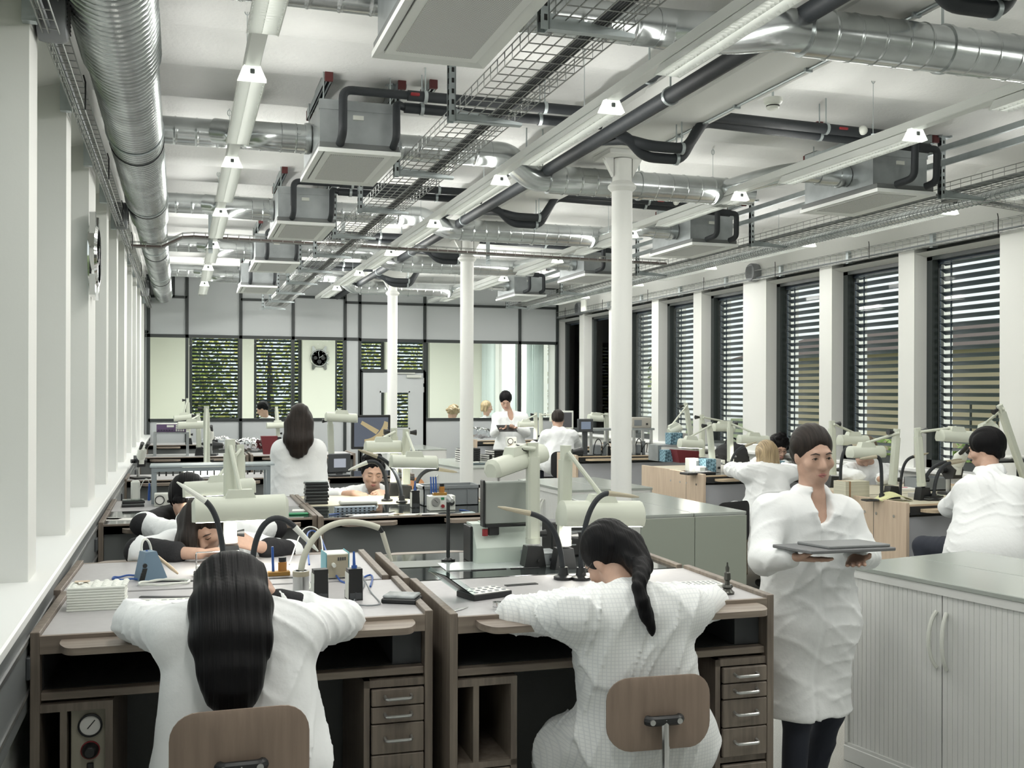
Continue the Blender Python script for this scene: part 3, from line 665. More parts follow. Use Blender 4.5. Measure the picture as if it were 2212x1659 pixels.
for x, nm in ROWS:
    t = thing('light_trunking', 'long white luminaire trunking of the %s ceiling light row' % nm, 'light trunking', (x, 0, 3.235), 0, 'ceiling light trunkings')
    b = MB(); b.bx(-.034, .034, Y0 + .1, 16.3, 0, .05, .004); b.build('profile', lightm, t)
    b = MB()
    for yy in (1.0, 3.1, 5.1, 7.0, 9.0, 10.9, 12.8, 14.7, 16.1):
        b.cyl((0, yy, .05), (0, yy, ZC - 3.235), .0018, n=5); b.tube([Vector((0, yy, ZC - 3.275)) + .012 * Vector((math.cos(a), 0, math.sin(a) * 1.6)) for a in [k * PI / 5 for k in range(11)]], .0025, 5); b.bx(-.008, .008, yy - .008, yy + .008, .05, .065)
    b.build('wire_hanger', zinc, t)
    for i, yy in enumerate(FYS):
        lab = '%s louvred light from the camera in the %s ceiling row' % (ORD[i], nm)
        if f0 is None: f0 = fixture((x, yy, 3.18), lab, 'louvred ceiling lights')
        else: dup(f0, (x, yy, 3.18), None, lab)
        for sd in (-1, 1):
            la = bpy.data.lights.new('sidelight', 'AREA'); la.shape = 'RECTANGLE'; la.size = .05; la.size_y = 1.25; la.energy = UPLIGHT * POWER[i] * (.12 if x > 5 and sd > 0 else .5 if x > 5 or (x > 3 and sd > 0) else .6 if x < 1 and sd < 0 else 1); la.color = (1, .99, .94)
            lo = bpy.data.objects.new('sidelight', la); COL.objects.link(lo); lo.location = (x + sd * .068, yy + .69, 3.215); lo.rotation_euler = (0, -sd * PI / 2, 0)
        la = bpy.data.lights.new('uplight', 'AREA'); la.shape = 'RECTANGLE'; la.size = .05; la.size_y = 1.3; la.energy = 2.0 * POWER[i] * (1.2 if x < 3 else 1.1); la.color = (1, .99, .94)
        lo = bpy.data.objects.new('uplight', la); COL.objects.link(lo); lo.location = (x, yy + .69, 3.292); lo.rotation_euler = (PI, 0, 0)
        la = bpy.data.lights.new('downlight', 'AREA'); la.shape = 'RECTANGLE'; la.size = .10; la.size_y = 1.2; la.energy = DOWNLIGHT * DPOW[i]; la.color = (1, .99, .94)
        lo = bpy.data.objects.new('downlight', la); COL.objects.link(lo); lo.location = (x, yy + .69, 3.176)
for k, (x, nm) in enumerate(((.2, 'left'), (2.4, 'middle'), (4.6, 'right'))):  # unseen lights added to brighten the room beyond the glass
    dup(f0, (x, 19.0, 3.30), -PI / 2, 'added unseen louvred light brightening the %s of the room beyond the partition' % nm, 'louvred ceiling lights')
    la = bpy.data.lights.new('downlight', 'AREA'); la.shape = 'RECTANGLE'; la.size = 1.2; la.size_y = .12; la.energy = 75; la.color = (1, 1, .95)
    lo = bpy.data.objects.new('downlight', la); COL.objects.link(lo); lo.location = (x + .69, 19.0, 3.29)
# smoke detectors, speakers, exit sign, clocks
for (x, y, z), lab in (((3.1, 5.02, 3.40), 'round white smoke detector under the beam nearest the camera'), ((3.12, 8.95, 3.40), 'round white smoke detector under the beam beyond the first column'), ((1.78, 7.1, 3.40), 'round white smoke detector seen below the long mesh tray')):
    t = thing('smoke_detector', lab, 'smoke detector', (x, y, z), 0, 'smoke detectors')
    MB().lathe([(.052, .02), (.052, .0), (.046, -.008), (.036, -.012)], n=20).build('base', offwhite, t)
    MB().lathe([(.034, -.010), (.036, -.030), (.030, -.040), (.0, -.042)], n=20).build('head', offwhite, t)
    MB().lathe([(.0365, -.020), (.0365, -.026)], n=20).build('smoke_slot', darkin, t)
    MB().cyl((0, 0, .02), (0, 0, ZC - z if x < 2 else .06), .006, n=6).build('stem', zinc, t)
for (x, y, s), lab in (((XL + .01, 4.1, -1), 'round grey wall speaker on the left wall nearest the camera'), ((XL + .01, 8.67, -1), 'round grey wall speaker halfway along the left wall'), ((XL + .01, 14.6, -1), 'round grey wall speaker on the left wall by the partition'), ((XR, 10.45, 1), 'round grey wall speaker halfway along the right wall'), ((XR, 15.86, 1), 'round grey wall speaker on the right wall by the partition')):
    t = thing('wall_speaker', lab, 'speaker', (x, y, 3.17), 0, 'round wall speakers')
    MB().lathe([(.10, 0), (.105, -s * .02), (.105, -s * .08), (.095, -s * .095), (0, -s * .10)], n=28, axis='X').build('drum', mat('speaker_grey', (.20, .21, .22), .5), t)
    b = MB()
    for k in range(9): b.bx(min(-s * .1, -s * .102), max(-s * .1, -s * .104), -.06, .06, -.06 + k * .015, -.055 + k * .015)
    b.build('grille_slots', darkin, t, 0)
    MB().tube(bez([(0, .1, .02), (-s * .02, .16, .04), (-s * .03, .12, -.06), (-s * .02, .05, -.09)], 10), .004, 6).build('cable', blackp, t)
t = thing('exit_sign', 'white box of the exit sign hanging beside the far right speaker', 'sign', (6.02, 15.2, 3.16))
MB().bx(-.012, .012, -.10, .10, -.085, .085, .004).build('sign_panel', offwhite, t); MB().bx(-.02, .02, -.11, .11, .085, .125, .004).build('housing', lightm, t); MB().cyl((0, 0, .12), (0, 0, .45), .006, n=6).build('stem', lightm, t)
def wall_clock(loc, axis, label, sc=1):
    t = thing('wall_clock', label, 'clock', loc, 0 if axis == 'Y' else PI / 2)
    r = .185 * sc
    MB().lathe([(r * .98, 0), (r, -.01), (r, -.035), (r * .9, -.05), (r * .84, -.05), (r * .84, -.04)], n=36, axis='Y').build('case', chrome, t)
    MB().lathe([(r * .84, -.036), (r * .84, -.040)], n=36, axis='Y').build('dial', mat('silver_dial', (.66, .68, .65), .45), t)
    b = MB()
    for a, d, q in ((180, .42, .20), (0, .42, .22), (270, .42, .24)):
        c = (r * d * math.cos(math.radians(a)), r * d * math.sin(math.radians(a))); b.lathe([(r * q, -.041), (r * q, -.044)], (c[0], 0, c[1]), 20, 'Y')
    b.build('sub_dial', blackp, t)
    b = MB()
    for k in range(12): a = k * PI / 6; b.box((r * .74 * math.cos(a), -.043, r * .74 * math.sin(a)), (.006 * sc, .004, .025 * sc), Matrix.Rotation(-(a - PI / 2), 3, 'Y'))
    b.build('hour_marks', chrome, t, 0)
    b = MB(); b.box((r * .2, -.047, r * .15), (.012 * sc, .003, r * .6), Matrix.Rotation(.95, 3, 'Y')); b.box((-r * .05, -.049, r * .3), (.009 * sc, .003, r * .75), Matrix.Rotation(-.15, 3, 'Y')); b.build('hands', chrome, t, 0)
    for sx in (-1, 1):
        for sz in (-1, 1):
            b = MB(); b.prism([(sx * r * .35, sz * r * .9), (sx * r * .62, sz * r * 1.32), (sx * r * .80, sz * r * 1.26), (sx * r * .78, sz * r * .6)], -.04, -.008, 'XZ'); b.build('lug', chrome, t)
    b = MB(); b.cyl((r * .98, -.022, 0), (r * 1.16, -.022, 0), .022 * sc)
    for z in (.5, -.5): b.cyl((r * .84, -.022, z * r), (r * 1.06, -.022, z * r * 1.25), .014 * sc)
    b.build('crown_pusher', chrome, t)
    return t
wall_clock((XL + .002, 6.47, 2.58), 'X', 'chrome wristwatch-shaped wall clock on the wide pier of the left wall', 1.0)
wall_clock((2.72, YF - .002, 2.50), 'Y', 'chrome wristwatch-shaped wall clock on the cream wall beyond the partition', 1.0)
# ------------------------------------------------------------------ figures: smooth implicit surfaces turned into one mesh
def at(x, y, Y=None, Z=None):
    d = _F + _R * ((x - 1106) / 2250) - _U * ((y - 848) / 2250); t = Y / d.y if Y is not None else (Z - 1.8) / d.z
    return Vector((0, 0, 1.8)) + d * t
def C(a, b, ra, rb, k=.03): return ('c', tuple(a), tuple(b), ra, rb, k)
def E_(c, r, R=None, k=.03): return ('e', tuple(c), tuple(r), R, k)
def X_(c, r, R=None, k=.01): return ('x', tuple(c), tuple(r), R, k)
def implicit(prims, vox, post=None):
    lo = np.full(3, 1e9); hi = -lo
    bbs = []
    for p in prims:
        if p[0] == 'c': a, b = np.array(p[1]), np.array(p[2]); r = max(p[3], p[4]); l, h = np.minimum(a, b) - r, np.maximum(a, b) + r
        else: a = np.array(p[1]); r = max(p[2]); l, h = a - r, a + r
        bbs.append((l, h))
        if p[0] != 'x': lo = np.minimum(lo, l); hi = np.maximum(hi, h)
    lo -= vox * 3 + .012; hi += vox * 3 + .012
    N = np.ceil((hi - lo) / vox).astype(int) + 1; D = np.full(N, .5, np.float32)
    for p, (l, h) in zip(prims, bbs):
        k = p[-1]; m = k + vox * 3
        i0 = np.maximum(0, np.floor((l - m - lo) / vox).astype(int)); i1 = np.minimum(N, np.ceil((h + m - lo) / vox).astype(int) + 1)
        if np.any(i1 <= i0): continue
        g = [(lo[j] + vox * np.arange(i0[j], i1[j])).astype(np.float32) for j in range(3)]
        X, Y, Z = g[0][:, None, None], g[1][None, :, None], g[2][None, None, :]
        if p[0] == 'c':
            a = np.array(p[1]); b = np.array(p[2]); ba = b - a; L2 = max(1e-9, float(ba @ ba))
            t = np.clip(((X - a[0]) * ba[0] + (Y - a[1]) * ba[1] + (Z - a[2]) * ba[2]) / L2, 0, 1)
            d = np.sqrt((X - a[0] - t * ba[0]) ** 2 + (Y - a[1] - t * ba[1]) ** 2 + (Z - a[2] - t * ba[2]) ** 2) - (p[3] + (p[4] - p[3]) * t)
        else:
            x, y, z = X - p[1][0], Y - p[1][1], Z - p[1][2]; R = p[3]
            if R is not None:
                M = np.array(R.to_3x3() if hasattr(R, 'to_3x3') else R).T
                x, y, z = (M[0, 0] * x + M[0, 1] * y + M[0, 2] * z, M[1, 0] * x + M[1, 1] * y + M[1, 2] * z, M[2, 0] * x + M[2, 1] * y + M[2, 2] * z)
            rx, ry, rz = p[2]; q = np.sqrt((x / rx) ** 2 + (y / ry) ** 2 + (z / rz) ** 2)
            q2 = np.sqrt((x / rx ** 2) ** 2 + (y / ry ** 2) ** 2 + (z / rz ** 2) ** 2) + 1e-6
            d = q * (q - 1) / q2
        s = tuple(slice(i0[j], i1[j]) for j in range(3)); A = D[s]
        if p[0] == 'x':
            hh = np.maximum(k - np.abs(A + d), 0) / k; D[s] = np.maximum(A, -d) + hh * hh * k * .25
        else:
            hh = np.maximum(k - np.abs(A - d), 0) / k; D[s] = np.minimum(A, d) - hh * hh * k * .25
    if post:
        g = [(lo[j] + vox * np.arange(N[j])).astype(np.float32) for j in range(3)]
        D = post(g[0][:, None, None], g[1][None, :, None], g[2][None, None, :], D)
    D[0], D[-1], D[:, 0], D[:, -1], D[:, :, 0], D[:, :, -1] = (.1,) * 6
    s = D < 0; c = np.zeros([n - 1 for n in N], np.int8)
    for a in (0, 1):
        for b in (0, 1):
            for e in (0, 1): c += s[a:N[0] - 1 + a, b:N[1] - 1 + b, e:N[2] - 1 + e]
    cells = np.argwhere((c > 0) & (c < 8)); idx = np.full([n - 1 for n in N], -1, np.int32); idx[tuple(cells.T)] = np.arange(len(cells))
    acc = np.zeros((len(cells), 3)); cnt = np.zeros(len(cells))
    cn = [(a, b, e) for a in (0, 1) for b in (0, 1) for e in (0, 1)]
    val = {q: D[cells[:, 0] + q[0], cells[:, 1] + q[1], cells[:, 2] + q[2]] for q in cn}
    for q in cn:
        for ax in range(3):
            if q[ax] == 0:
                w = list(q); w[ax] = 1; w = tuple(w); v0, v1 = val[q], val[w]; mk = (v0 < 0) != (v1 < 0)
                t = np.where(mk, v0 / np.where(mk, v0 - v1, 1), 0); pt = np.array(q, float)[None] + np.eye(3)[ax][None] * t[:, None]
                acc += pt * mk[:, None]; cnt += mk
    V = lo + vox * (cells + acc / np.maximum(cnt, 1)[:, None]); F = []
    for ax in range(3):
        o = [1, 1, 1]; sl0 = [slice(1, n - 1) for n in N]; sl1 = [slice(1, n - 1) for n in N]
        sl0[ax] = slice(0, N[ax] - 1); sl1[ax] = slice(1, N[ax])
        a, b = s[tuple(sl0)], s[tuple(sl1)]; e = np.argwhere(a != b)
        e2 = e.copy()
        for j in range(3):
            if j != ax: e2[:, j] += 1
        u, w = [j for j in range(3) if j != ax]; quad = []
        for du, dw in ((0, 0), (1, 0), (1, 1), (0, 1)):
            q = e2.copy(); q[:, u] -= du; q[:, w] -= dw; quad.append(idx[tuple(q.T)])
        q = np.stack(quad, 1); fl = a[tuple(e.T)]
        if ax == 1: fl = ~fl
        q[~fl] = q[~fl][:, ::-1]; F.append(q)
    return V, np.concatenate(F)[:, ::-1]
def imesh(name, prims, vox, m, parent, post=None, org=(0, 0, 0)):
    V, F = implicit(prims, vox, post); me = bpy.data.meshes.new(name)
    V = V - np.array(org)
    me.vertices.add(len(V)); me.vertices.foreach_set('co', V.astype(np.float32).ravel())
    me.loops.add(F.size); me.loops.foreach_set('vertex_index', F.astype(np.int32).ravel())
    me.polygons.add(len(F)); me.polygons.foreach_set('loop_start', np.arange(0, F.size, 4, dtype=np.int32)); me.update(calc_edges=True); me.validate()
    me.polygons.foreach_set('use_smooth', [True] * len(me.polygons)); me.materials.append(m)
    o = bpy.data.objects.new(name, me); COL.objects.link(o); o.parent = parent; return o
def folds(amp, seed, n=6, lo=.10, hi=.30, vert=.0):
    r = np.random.RandomState(seed); W_ = []
    for i in range(n):
        k = r.normal(size=3); k[2] *= (1 - vert); k /= np.linalg.norm(k); W_.append((k * 2 * PI / r.uniform(lo, hi), r.uniform(0, 6.28), r.normal(size=3) * 9, r.uniform(0, 6.28)))
    def f(X, Y, Z, D):
        a = 0
        for k, ph, m_, p2 in W_:
            a = a + (1 - np.abs(np.sin(k[0] * X + k[1] * Y + k[2] * Z + ph + 1.1 * np.sin(m_[0] * X + m_[1] * Y + m_[2] * Z)))) ** 3 * np.clip(np.sin(m_[0] * .8 * X - m_[1] * .8 * Y + m_[2] * .7 * Z + p2), 0, 1)
        return (D - amp * (a - .5)).astype(np.float32)
    return f
def strands(seed, d):
    r = np.random.RandomState(seed); t0 = math.atan2(d.y, d.x); W_ = [(t0 + r.uniform(-.12, .12), r.uniform(150, 260), r.uniform(4, 14), r.uniform(0, 6)) for _ in range(4)]
    def f(X, Y, Z, D):
        a = 0
        for t, k, q, ph in W_: a = a + np.sin(k * (X * math.cos(t) + Y * math.sin(t)) + .35 * np.sin(q * Z + ph) + ph)
        return (D - .0010 * a).astype(np.float32)
    return f
def hand(P, w, d, n, size=1.0, curl=.6, side=1, spread=1.0):
    """palm, four unequal bent fingers, thumb from the side of the palm. d towards the knuckles, n out of the back of the hand"""
    d = Vector(d).normalized(); n = Vector(n); n = (n - d * n.dot(d)).normalized(); s = d.cross(n) * side; w = Vector(w); S_ = size
    k = w + d * .085 * S_
    for t in (-1, -.33, .33, 1): P.append(C(w + s * t * .018 * S_, k + s * t * .030 * S_, .013 * S_, .0115 * S_, .012))
    for i, (t, L) in enumerate(((1, .070), (.36, .080), (-.30, .075), (-.95, .058))):
        a = k + s * t * .030 * S_; cu = curl * (1 + .12 * i); L *= S_; q = d + s * t * .10 * spread
        for seg, (fr, an) in enumerate(((.45, .55 * cu), (.32, 1.3 * cu), (.23, 1.9 * cu))):
            b = a + (q * math.cos(an) - n * math.sin(an)).normalized() * L * fr; P.append(C(a, b, (.0092 - .0008 * seg) * S_, (.0086 - .0010 * seg) * S_, .004)); a = b
    a = w + d * .022 * S_ + s * .026 * S_; b = a + (d * .55 + s * .75 - n * .35).normalized() * .038 * S_; P.append(C(a, b, .013 * S_, .0105 * S_, .012))
    c = b + (d * .85 + s * .15 - n * .45).normalized() * .032 * S_; P.append(C(b, c, .0105 * S_, .008 * S_, .004))
def headprims(P, c, R, k=.02, s=1.0):
    f = lambda x, y, z: Vector(c) + R @ Vector((x * s, y * s, z * s))
    P.append(E_(f(0, -.018, .035), (.074 * s, .092 * s, .088 * s), R, k)); P.append(E_(f(0, .022, -.012), (.062 * s, .070 * s, .088 * s), R, .03))
    P.append(E_(f(0, .045, -.075), (.040 * s, .040 * s, .034 * s), R, .03)); P.append(C(f(.042, .0, -.05), f(.02, .05, -.088), .026 * s, .020 * s, .02)); P.append(C(f(-.042, .0, -.05), f(-.02, .05, -.088), .026 * s, .020 * s, .02))
    P.append(C(f(0, .086, .012), f(0, .105, -.028), .008 * s, .0135 * s, .012)); P.append(C(f(.012, .092, -.034), f(-.012, .092, -.034), .009 * s, .009 * s, .006))
    P.append(C(f(.03, .078, .026), f(-.03, .078, .026), .012 * s, .012 * s, .012))
    for q in (-1, 1):
        P.append(X_(f(q * .031, .098, .008), (.019 * s, .018 * s, .011 * s), R, .012)); P.append(E_(f(q * .031, .073, .006), (.0145 * s, .0145 * s, .0125 * s), R, .004))
        P.append(E_(f(q * .046, .058, -.025), (.022 * s, .022 * s, .020 * s), R, .02)); P.append(E_(f(q * .074, -.008, -.002), (.008 * s, .020 * s, .032 * s), R, .008))
    P.append(C(f(.018, .083, -.062), f(-.018, .083, -.062), .0075 * s, .0075 * s, .008)); P.append(C(f(.013, .082, -.073), f(-.013, .082, -.073), .008 * s, .008 * s, .006))
lipm = mat('lip', (.42, .17, .15), .45); browm = mat('brow', (.05, .035, .03), .8); eyem = mat('eye_dark', (.03, .025, .02), .2)
def face_parts(root, c, R, brow=None, open_=True, s=1.0, org=(0, 0, 0)):
    f = lambda x, y, z: tuple(Vector(c) + R @ Vector((x * s, y * s, z * s)) - Vector(org))
    b = MB()
    for q in (-1, 1): b.tube([f(q * .014, .090, .024), f(q * .032, .090, .030), f(q * .050, .076, .022)], [.0025 * s, .0034 * s, .0015 * s], 6)
    b.build('eyebrows', brow or browm, root)
    b = MB(); b.tube([f(-.024, .083, -.069), f(-.008, .0925, -.064), f(.008, .0925, -.064), f(.024, .083, -.069)], [.002 * s, .0052 * s, .0052 * s, .002 * s], 8); b.tube([f(-.022, .083, -.0705), f(0, .0915, -.0725), f(.022, .083, -.0705)], [.002 * s, .0062 * s, .002 * s], 8); b.build('lips', lipm, root)
    b = MB()
    for q in (-1, 1):
        if open_: b.ball(f(q * .031, .083, .005), .0062 * s, 10, 8)
        b.tube([f(q * .017, .0845, .003), f(q * .031, .0885, -.0015 if not open_ else .010), f(q * .045, .080, .003)], [.0012 * s, .002 * s, .0012 * s], 6)
    b.build('eyes', eyem, root)
UP_ = Vector((0, 0, 1))
def person(label, J, coat=coatm, legs=None, hair=None, hairm=hairk, vox=.008, seed=1, face=False, open_=True, hands=(), sleeve=None, sl_m=None, hemz=None, skirt=None, shoes=True, coatpr=(), girth=1.0, hs=1.0, cuts=None, collar=True, placket=True, vneck=False, glasses=False, brow=None, foldamp=.008, headR=None, org=None):
    g = girth; org = Vector(org) if org else Vector((J['pelvis'].x, J['pelvis'].y, 0)); root = thing('person', label, 'person', org)
    hc, hR = J['head'], headR or Matrix()
    hR = hR.to_3x3() if isinstance(hR, Matrix) and len(hR) == 4 else hR
    sl, sr, nk, pe = J['sl'], J['sr'], J['neck'], J['pelvis']; ax = (sr - sl).normalized(); ch = (sl + sr) / 2
    if 'hl' not in J: J['hl'] = pe - ax * .09; J['hr'] = pe + ax * .09
    if 'kl' not in J:
        fw = UP_.cross(ax).normalized(); st = pe.z > .86
        for a, s_ in (('l', -1), ('r', 1)):
            J['k' + a] = Vector((J['h' + a].x, J['h' + a].y, .48)) if st else J['h' + a] + fw * .38 - UP_ * .03
            J['a' + a] = Vector((J['k' + a].x, J['k' + a].y, .09)); J['toe' + a] = fw
        legs = legs or jeans
    P = []; headprims(P, hc, hR, s=hs); f = lambda x, y, z: hc + hR @ Vector((x, y, z))
    P += [C(nk, f(0, -.02, -.05), .056, .052, .03), C(ch - ax * .06 - UP_ * .06, pe - ax * .05, .08, .10, .05), C(ch + ax * .06 - UP_ * .06, pe + ax * .05, .08, .10, .05), C(sl - UP_ * .01, sr - UP_ * .01, .045, .045, .05)]
    if vneck: fw_ = UP_.cross(ax).normalized(); P.append(C(nk - UP_ * .01, ch + fw_ * .012 - UP_ * .06, .052, .062, .04))
    for a in 'lr':
        P.append(C(J['s' + a], J['e' + a], .045, .038, .03)); P.append(C(J['e' + a], J['w' + a], .036, .026, .02))
    for a, d, n, cu, side in hands: hand(P, J['w' + a], d, n, 1.0, cu, 1 if a == 'l' else -1)
    if 'kl' in J:
        for a in 'lr': P.append(C(J['h' + a], J['k' + a], .07, .05, .04)); P.append(C(J['k' + a], J['a' + a], .048, .034, .03))
    imesh('body', P, min(vox, .0065) if face or hands else vox, skin, root, org=org)
    # coat
    P = [C(ch - ax * .085 * g - Vector((0, 0, .02)), pe - ax * .08 * g, .112 * g, .150 * g, .08), C(ch + ax * .085 * g - Vector((0, 0, .02)), pe + ax * .08 * g, .112 * g, .150 * g, .08),
         C(sl, sr, .072, .072, .06), C(ch.lerp(nk, .4), nk, .095, .066, .05)]
    for a in 'lr':
        s_, e_, w_ = J['s' + a], J['e' + a], J['w' + a]; cu = e_.lerp(w_, J.get('cuff', .92))
        P.append(C(s_, e_, .076, .064, .05)); P.append(C(e_, cu, .062, .046, .03))
    if skirt:
        for p in skirt: P.append(C(*p))
    elif 'kl' in J:
        for a in 'lr': P.append(C(J['h' + a], J['h' + a].lerp(J['k' + a], .85), .125 * g, .10, .08))
    P += list(coatpr)
    fwd = UP_.cross(ax).normalized()
    if collar:
        q0, q1 = nk - fwd * .05 + UP_ * .02, nk + fwd * (.06 if vneck else .045) - UP_ * (.10 if vneck else .075); qw = .05 if vneck else .035
        for s_ in (-1, 1): P += [C(q0 + ax * s_ * .01, nk + ax * s_ * .066 + UP_ * .012, .020, .022, .012), C(nk + ax * s_ * .066 + UP_ * .012, q1 + ax * s_ * qw, .022, .018, .012)]
    if collar: P += [C(nk + Vector((0, 0, .012)) - ax * .045, nk + Vector((0, 0, .012)) + ax * .045, .052, .052, .02)]
    fo = folds(foldamp, seed)
    def post(X, Y, Z, D):
        D = fo(X, Y, Z, D)
        if hemz is not None: D = np.maximum(D, hemz + .006 * np.sin(X * 31 + Y * 23) - Z)
        q = hR @ Vector((0, 0, 1)); nn = nk + q * .045 if not collar else nk + q * .055
        if True:  # open neckline
            m = (X - nn.x) * q.x + (Y - nn.y) * q.y + (Z - nn.z) * q.z; dd = np.sqrt((X - nn.x) ** 2 + (Y - nn.y) ** 2 + (Z - nn.z) ** 2)
            D = np.where((dd < .092), np.maximum(D, m), D)
            sx_ = (X - ch.x) * ax.x + (Y - ch.y) * ax.y + (Z - ch.z) * ax.z; fr_ = (X - pe.x) * fwd.x + (Y - pe.y) * fwd.y + (Z - pe.z) * fwd.z - .04
            if placket: D = D + .007 * np.exp(-(sx_ / .010) ** 2) * (fr_ > 0)
        if cuts: D = cuts(X, Y, Z, D)
        return D
    if vneck: P += [X_(nk + fwd * .08 - UP_ * .02, (.048, .075, .085), Matrix((ax, fwd, UP_)).transposed(), .012)]
    imesh('lab_coat', P, vox, coat, root, post, org)
    if sleeve:
        for a, t0, t1, r0, r1 in sleeve: imesh('sleeve_guard', [C(J['e' + a].lerp(J['w' + a], t0), J['e' + a].lerp(J['w' + a], t1), r0, r1, .02)], vox, sl_m or blackcl, root, folds(.004, seed + 5), org)
    if legs and 'kl' in J:
        P = []
        for a in 'lr': P += [C(J['h' + a], J['k' + a], .085, .064, .05), C(J['k' + a], J['a' + a] + Vector((0, 0, .03)), .062, .052, .03)]
        imesh('trousers', P, max(vox, .010), legs, root, folds(.004, seed + 2), org)
        if shoes:
            for a in 'lr':
                p = J['a' + a]; fw = J.get('toe' + a, J.get('toe', Vector((0, 1, 0)))); imesh('shoe', [C(p + Vector((0, 0, -.035)) - fw * .04, p + Vector((0, 0, -.045)) + fw * .13, .042, .034, .03)], .01, blackp, root, None, org)
    if hair: imesh('hair', hair(f, hR), min(vox * .85, .008), hairm, root, strands(seed, hR @ Vector((1, 0, 0))), org)
    if face: face_parts(root, hc, hR, brow, open_, hs, org)
    if glasses:
        b = MB(); fl = lambda x, y, z: tuple(f(x, y, z) - org)
        for q in (-1, 1):
            b.tube([fl(q * .032 + .021 * math.cos(a), .103, .004 + .014 * math.sin(a)) for a in [k * PI / 8 for k in range(17)]], .0018, 5); b.tube([fl(q * .052, .102, .008), fl(q * .078, .01, .012)], .0018, 5)
        b.tube([fl(-.012, .104, .008), fl(.012, .104, .008)], .0016, 5); b.build('glasses', blackp, root)
    return root
def hair_short(thick=.012, back=-.05, vol=1.0):
    def h(f, R):
        t = thick; return [E_(f(0, -.026, .045), (.076 * vol + t, .094 * vol + t, .086 * vol + t), R, .02), C(f(-.035, -.085, .0), f(.035, -.085, .0), .035 * vol, .035 * vol, .02), C(f(-.03, -.085, back), f(.03, -.085, back), .022, .022, .02),
                           X_(f(0, .120, -.018), (.060, .078, .094), R, .02), X_(f(-.078, .012, -.055), (.03, .045, .045), R, .01), X_(f(.078, .012, -.055), (.03, .045, .045), R, .01)]
    return h
def hair_bob(L=.10, vol=1.0):
    def h(f, R):
        P = [E_(f(0, -.025, .04), (.088 * vol, .106 * vol, .098 * vol), R, .02)]
        for x, y in ((-.07, -.02), (.07, -.02), (-.05, -.075), (.05, -.075), (0, -.09)): P.append(C(f(x, y, .02), f(x * 1.1, y, -L), .034 * vol, .026, .03))
        return P + [X_(f(0, .115, -.03), (.060, .075, .090), R, .02)]
    return h
def hair_long(chains, vol=1.0, face=True):
    def h(f, R):
        P = [E_(f(0, -.025, .042), (.086 * vol, .104 * vol, .096 * vol), R, .02)]
        for x, y in ((-.066, -.02), (.066, -.02), (-.045, -.08), (.045, -.08)): P.append(C(f(x, y, .02), f(x * 1.05, y, -.11), .034 * vol, .032, .03))
        if face: P.append(X_(f(0, .115, -.03), (.060, .078, .11), R, .02))
        for ch in chains:
            for (a, ra), (b, rb) in zip(ch, ch[1:]): P.append(C(a, b, ra, rb, .04))
        return P
    return h
def rot(yaw=0, pitch=0, roll=0):
    """head turned by yaw (0 looks along +Y, positive to the left), pitch down positive"""
    return (Matrix.Rotation(math.radians(yaw), 3, 'Z') @ Matrix.Rotation(math.radians(-pitch), 3, 'X') @ Matrix.Rotation(math.radians(roll), 3, 'Y'))
# ------------------------------------------------------------------ benches
H = 1.04
def place(x, y, Z=H): p = at(x, y, Z=Z); return p
def rest_board(b, x0, x1, z, cut=True, ydep=.10):
    r = .03; m = (x0 + x1) / 2
    pts = [(x0, .0), (x0, -ydep * .45), (x0 + .03, -ydep)]
    if cut: pts += [(m - .20, -ydep), (m - .12, -ydep * .55), (m, -ydep * .42), (m + .12, -ydep * .55), (m + .20, -ydep)]
    pts += [(x1 - .03, -ydep), (x1, -ydep * .45), (x1, .0)]
    P = fillet([Vector((a, c, 0)) for a, c in pts], .03, 4)
    b.prism([(p.x, p.y) for p in P], z - .022, z)
def drawer(root, x0, x1, z0, z1, y, m):
    d = MB().bx(x0, x1, y - .018, y, z0, z1, .003).build('drawer', m, root)
    c = (x0 + x1) / 2; zz = z0 + (z1 - z0) * .5; b = MB(); b.tube(fillet([(c - .045, y - .018, zz + .006), (c - .045, y - .042, zz), (c + .045, y - .042, zz), (c + .045, y - .018, zz + .006)], .012, 4), .0055, 8); b.build('handle', alu, d)
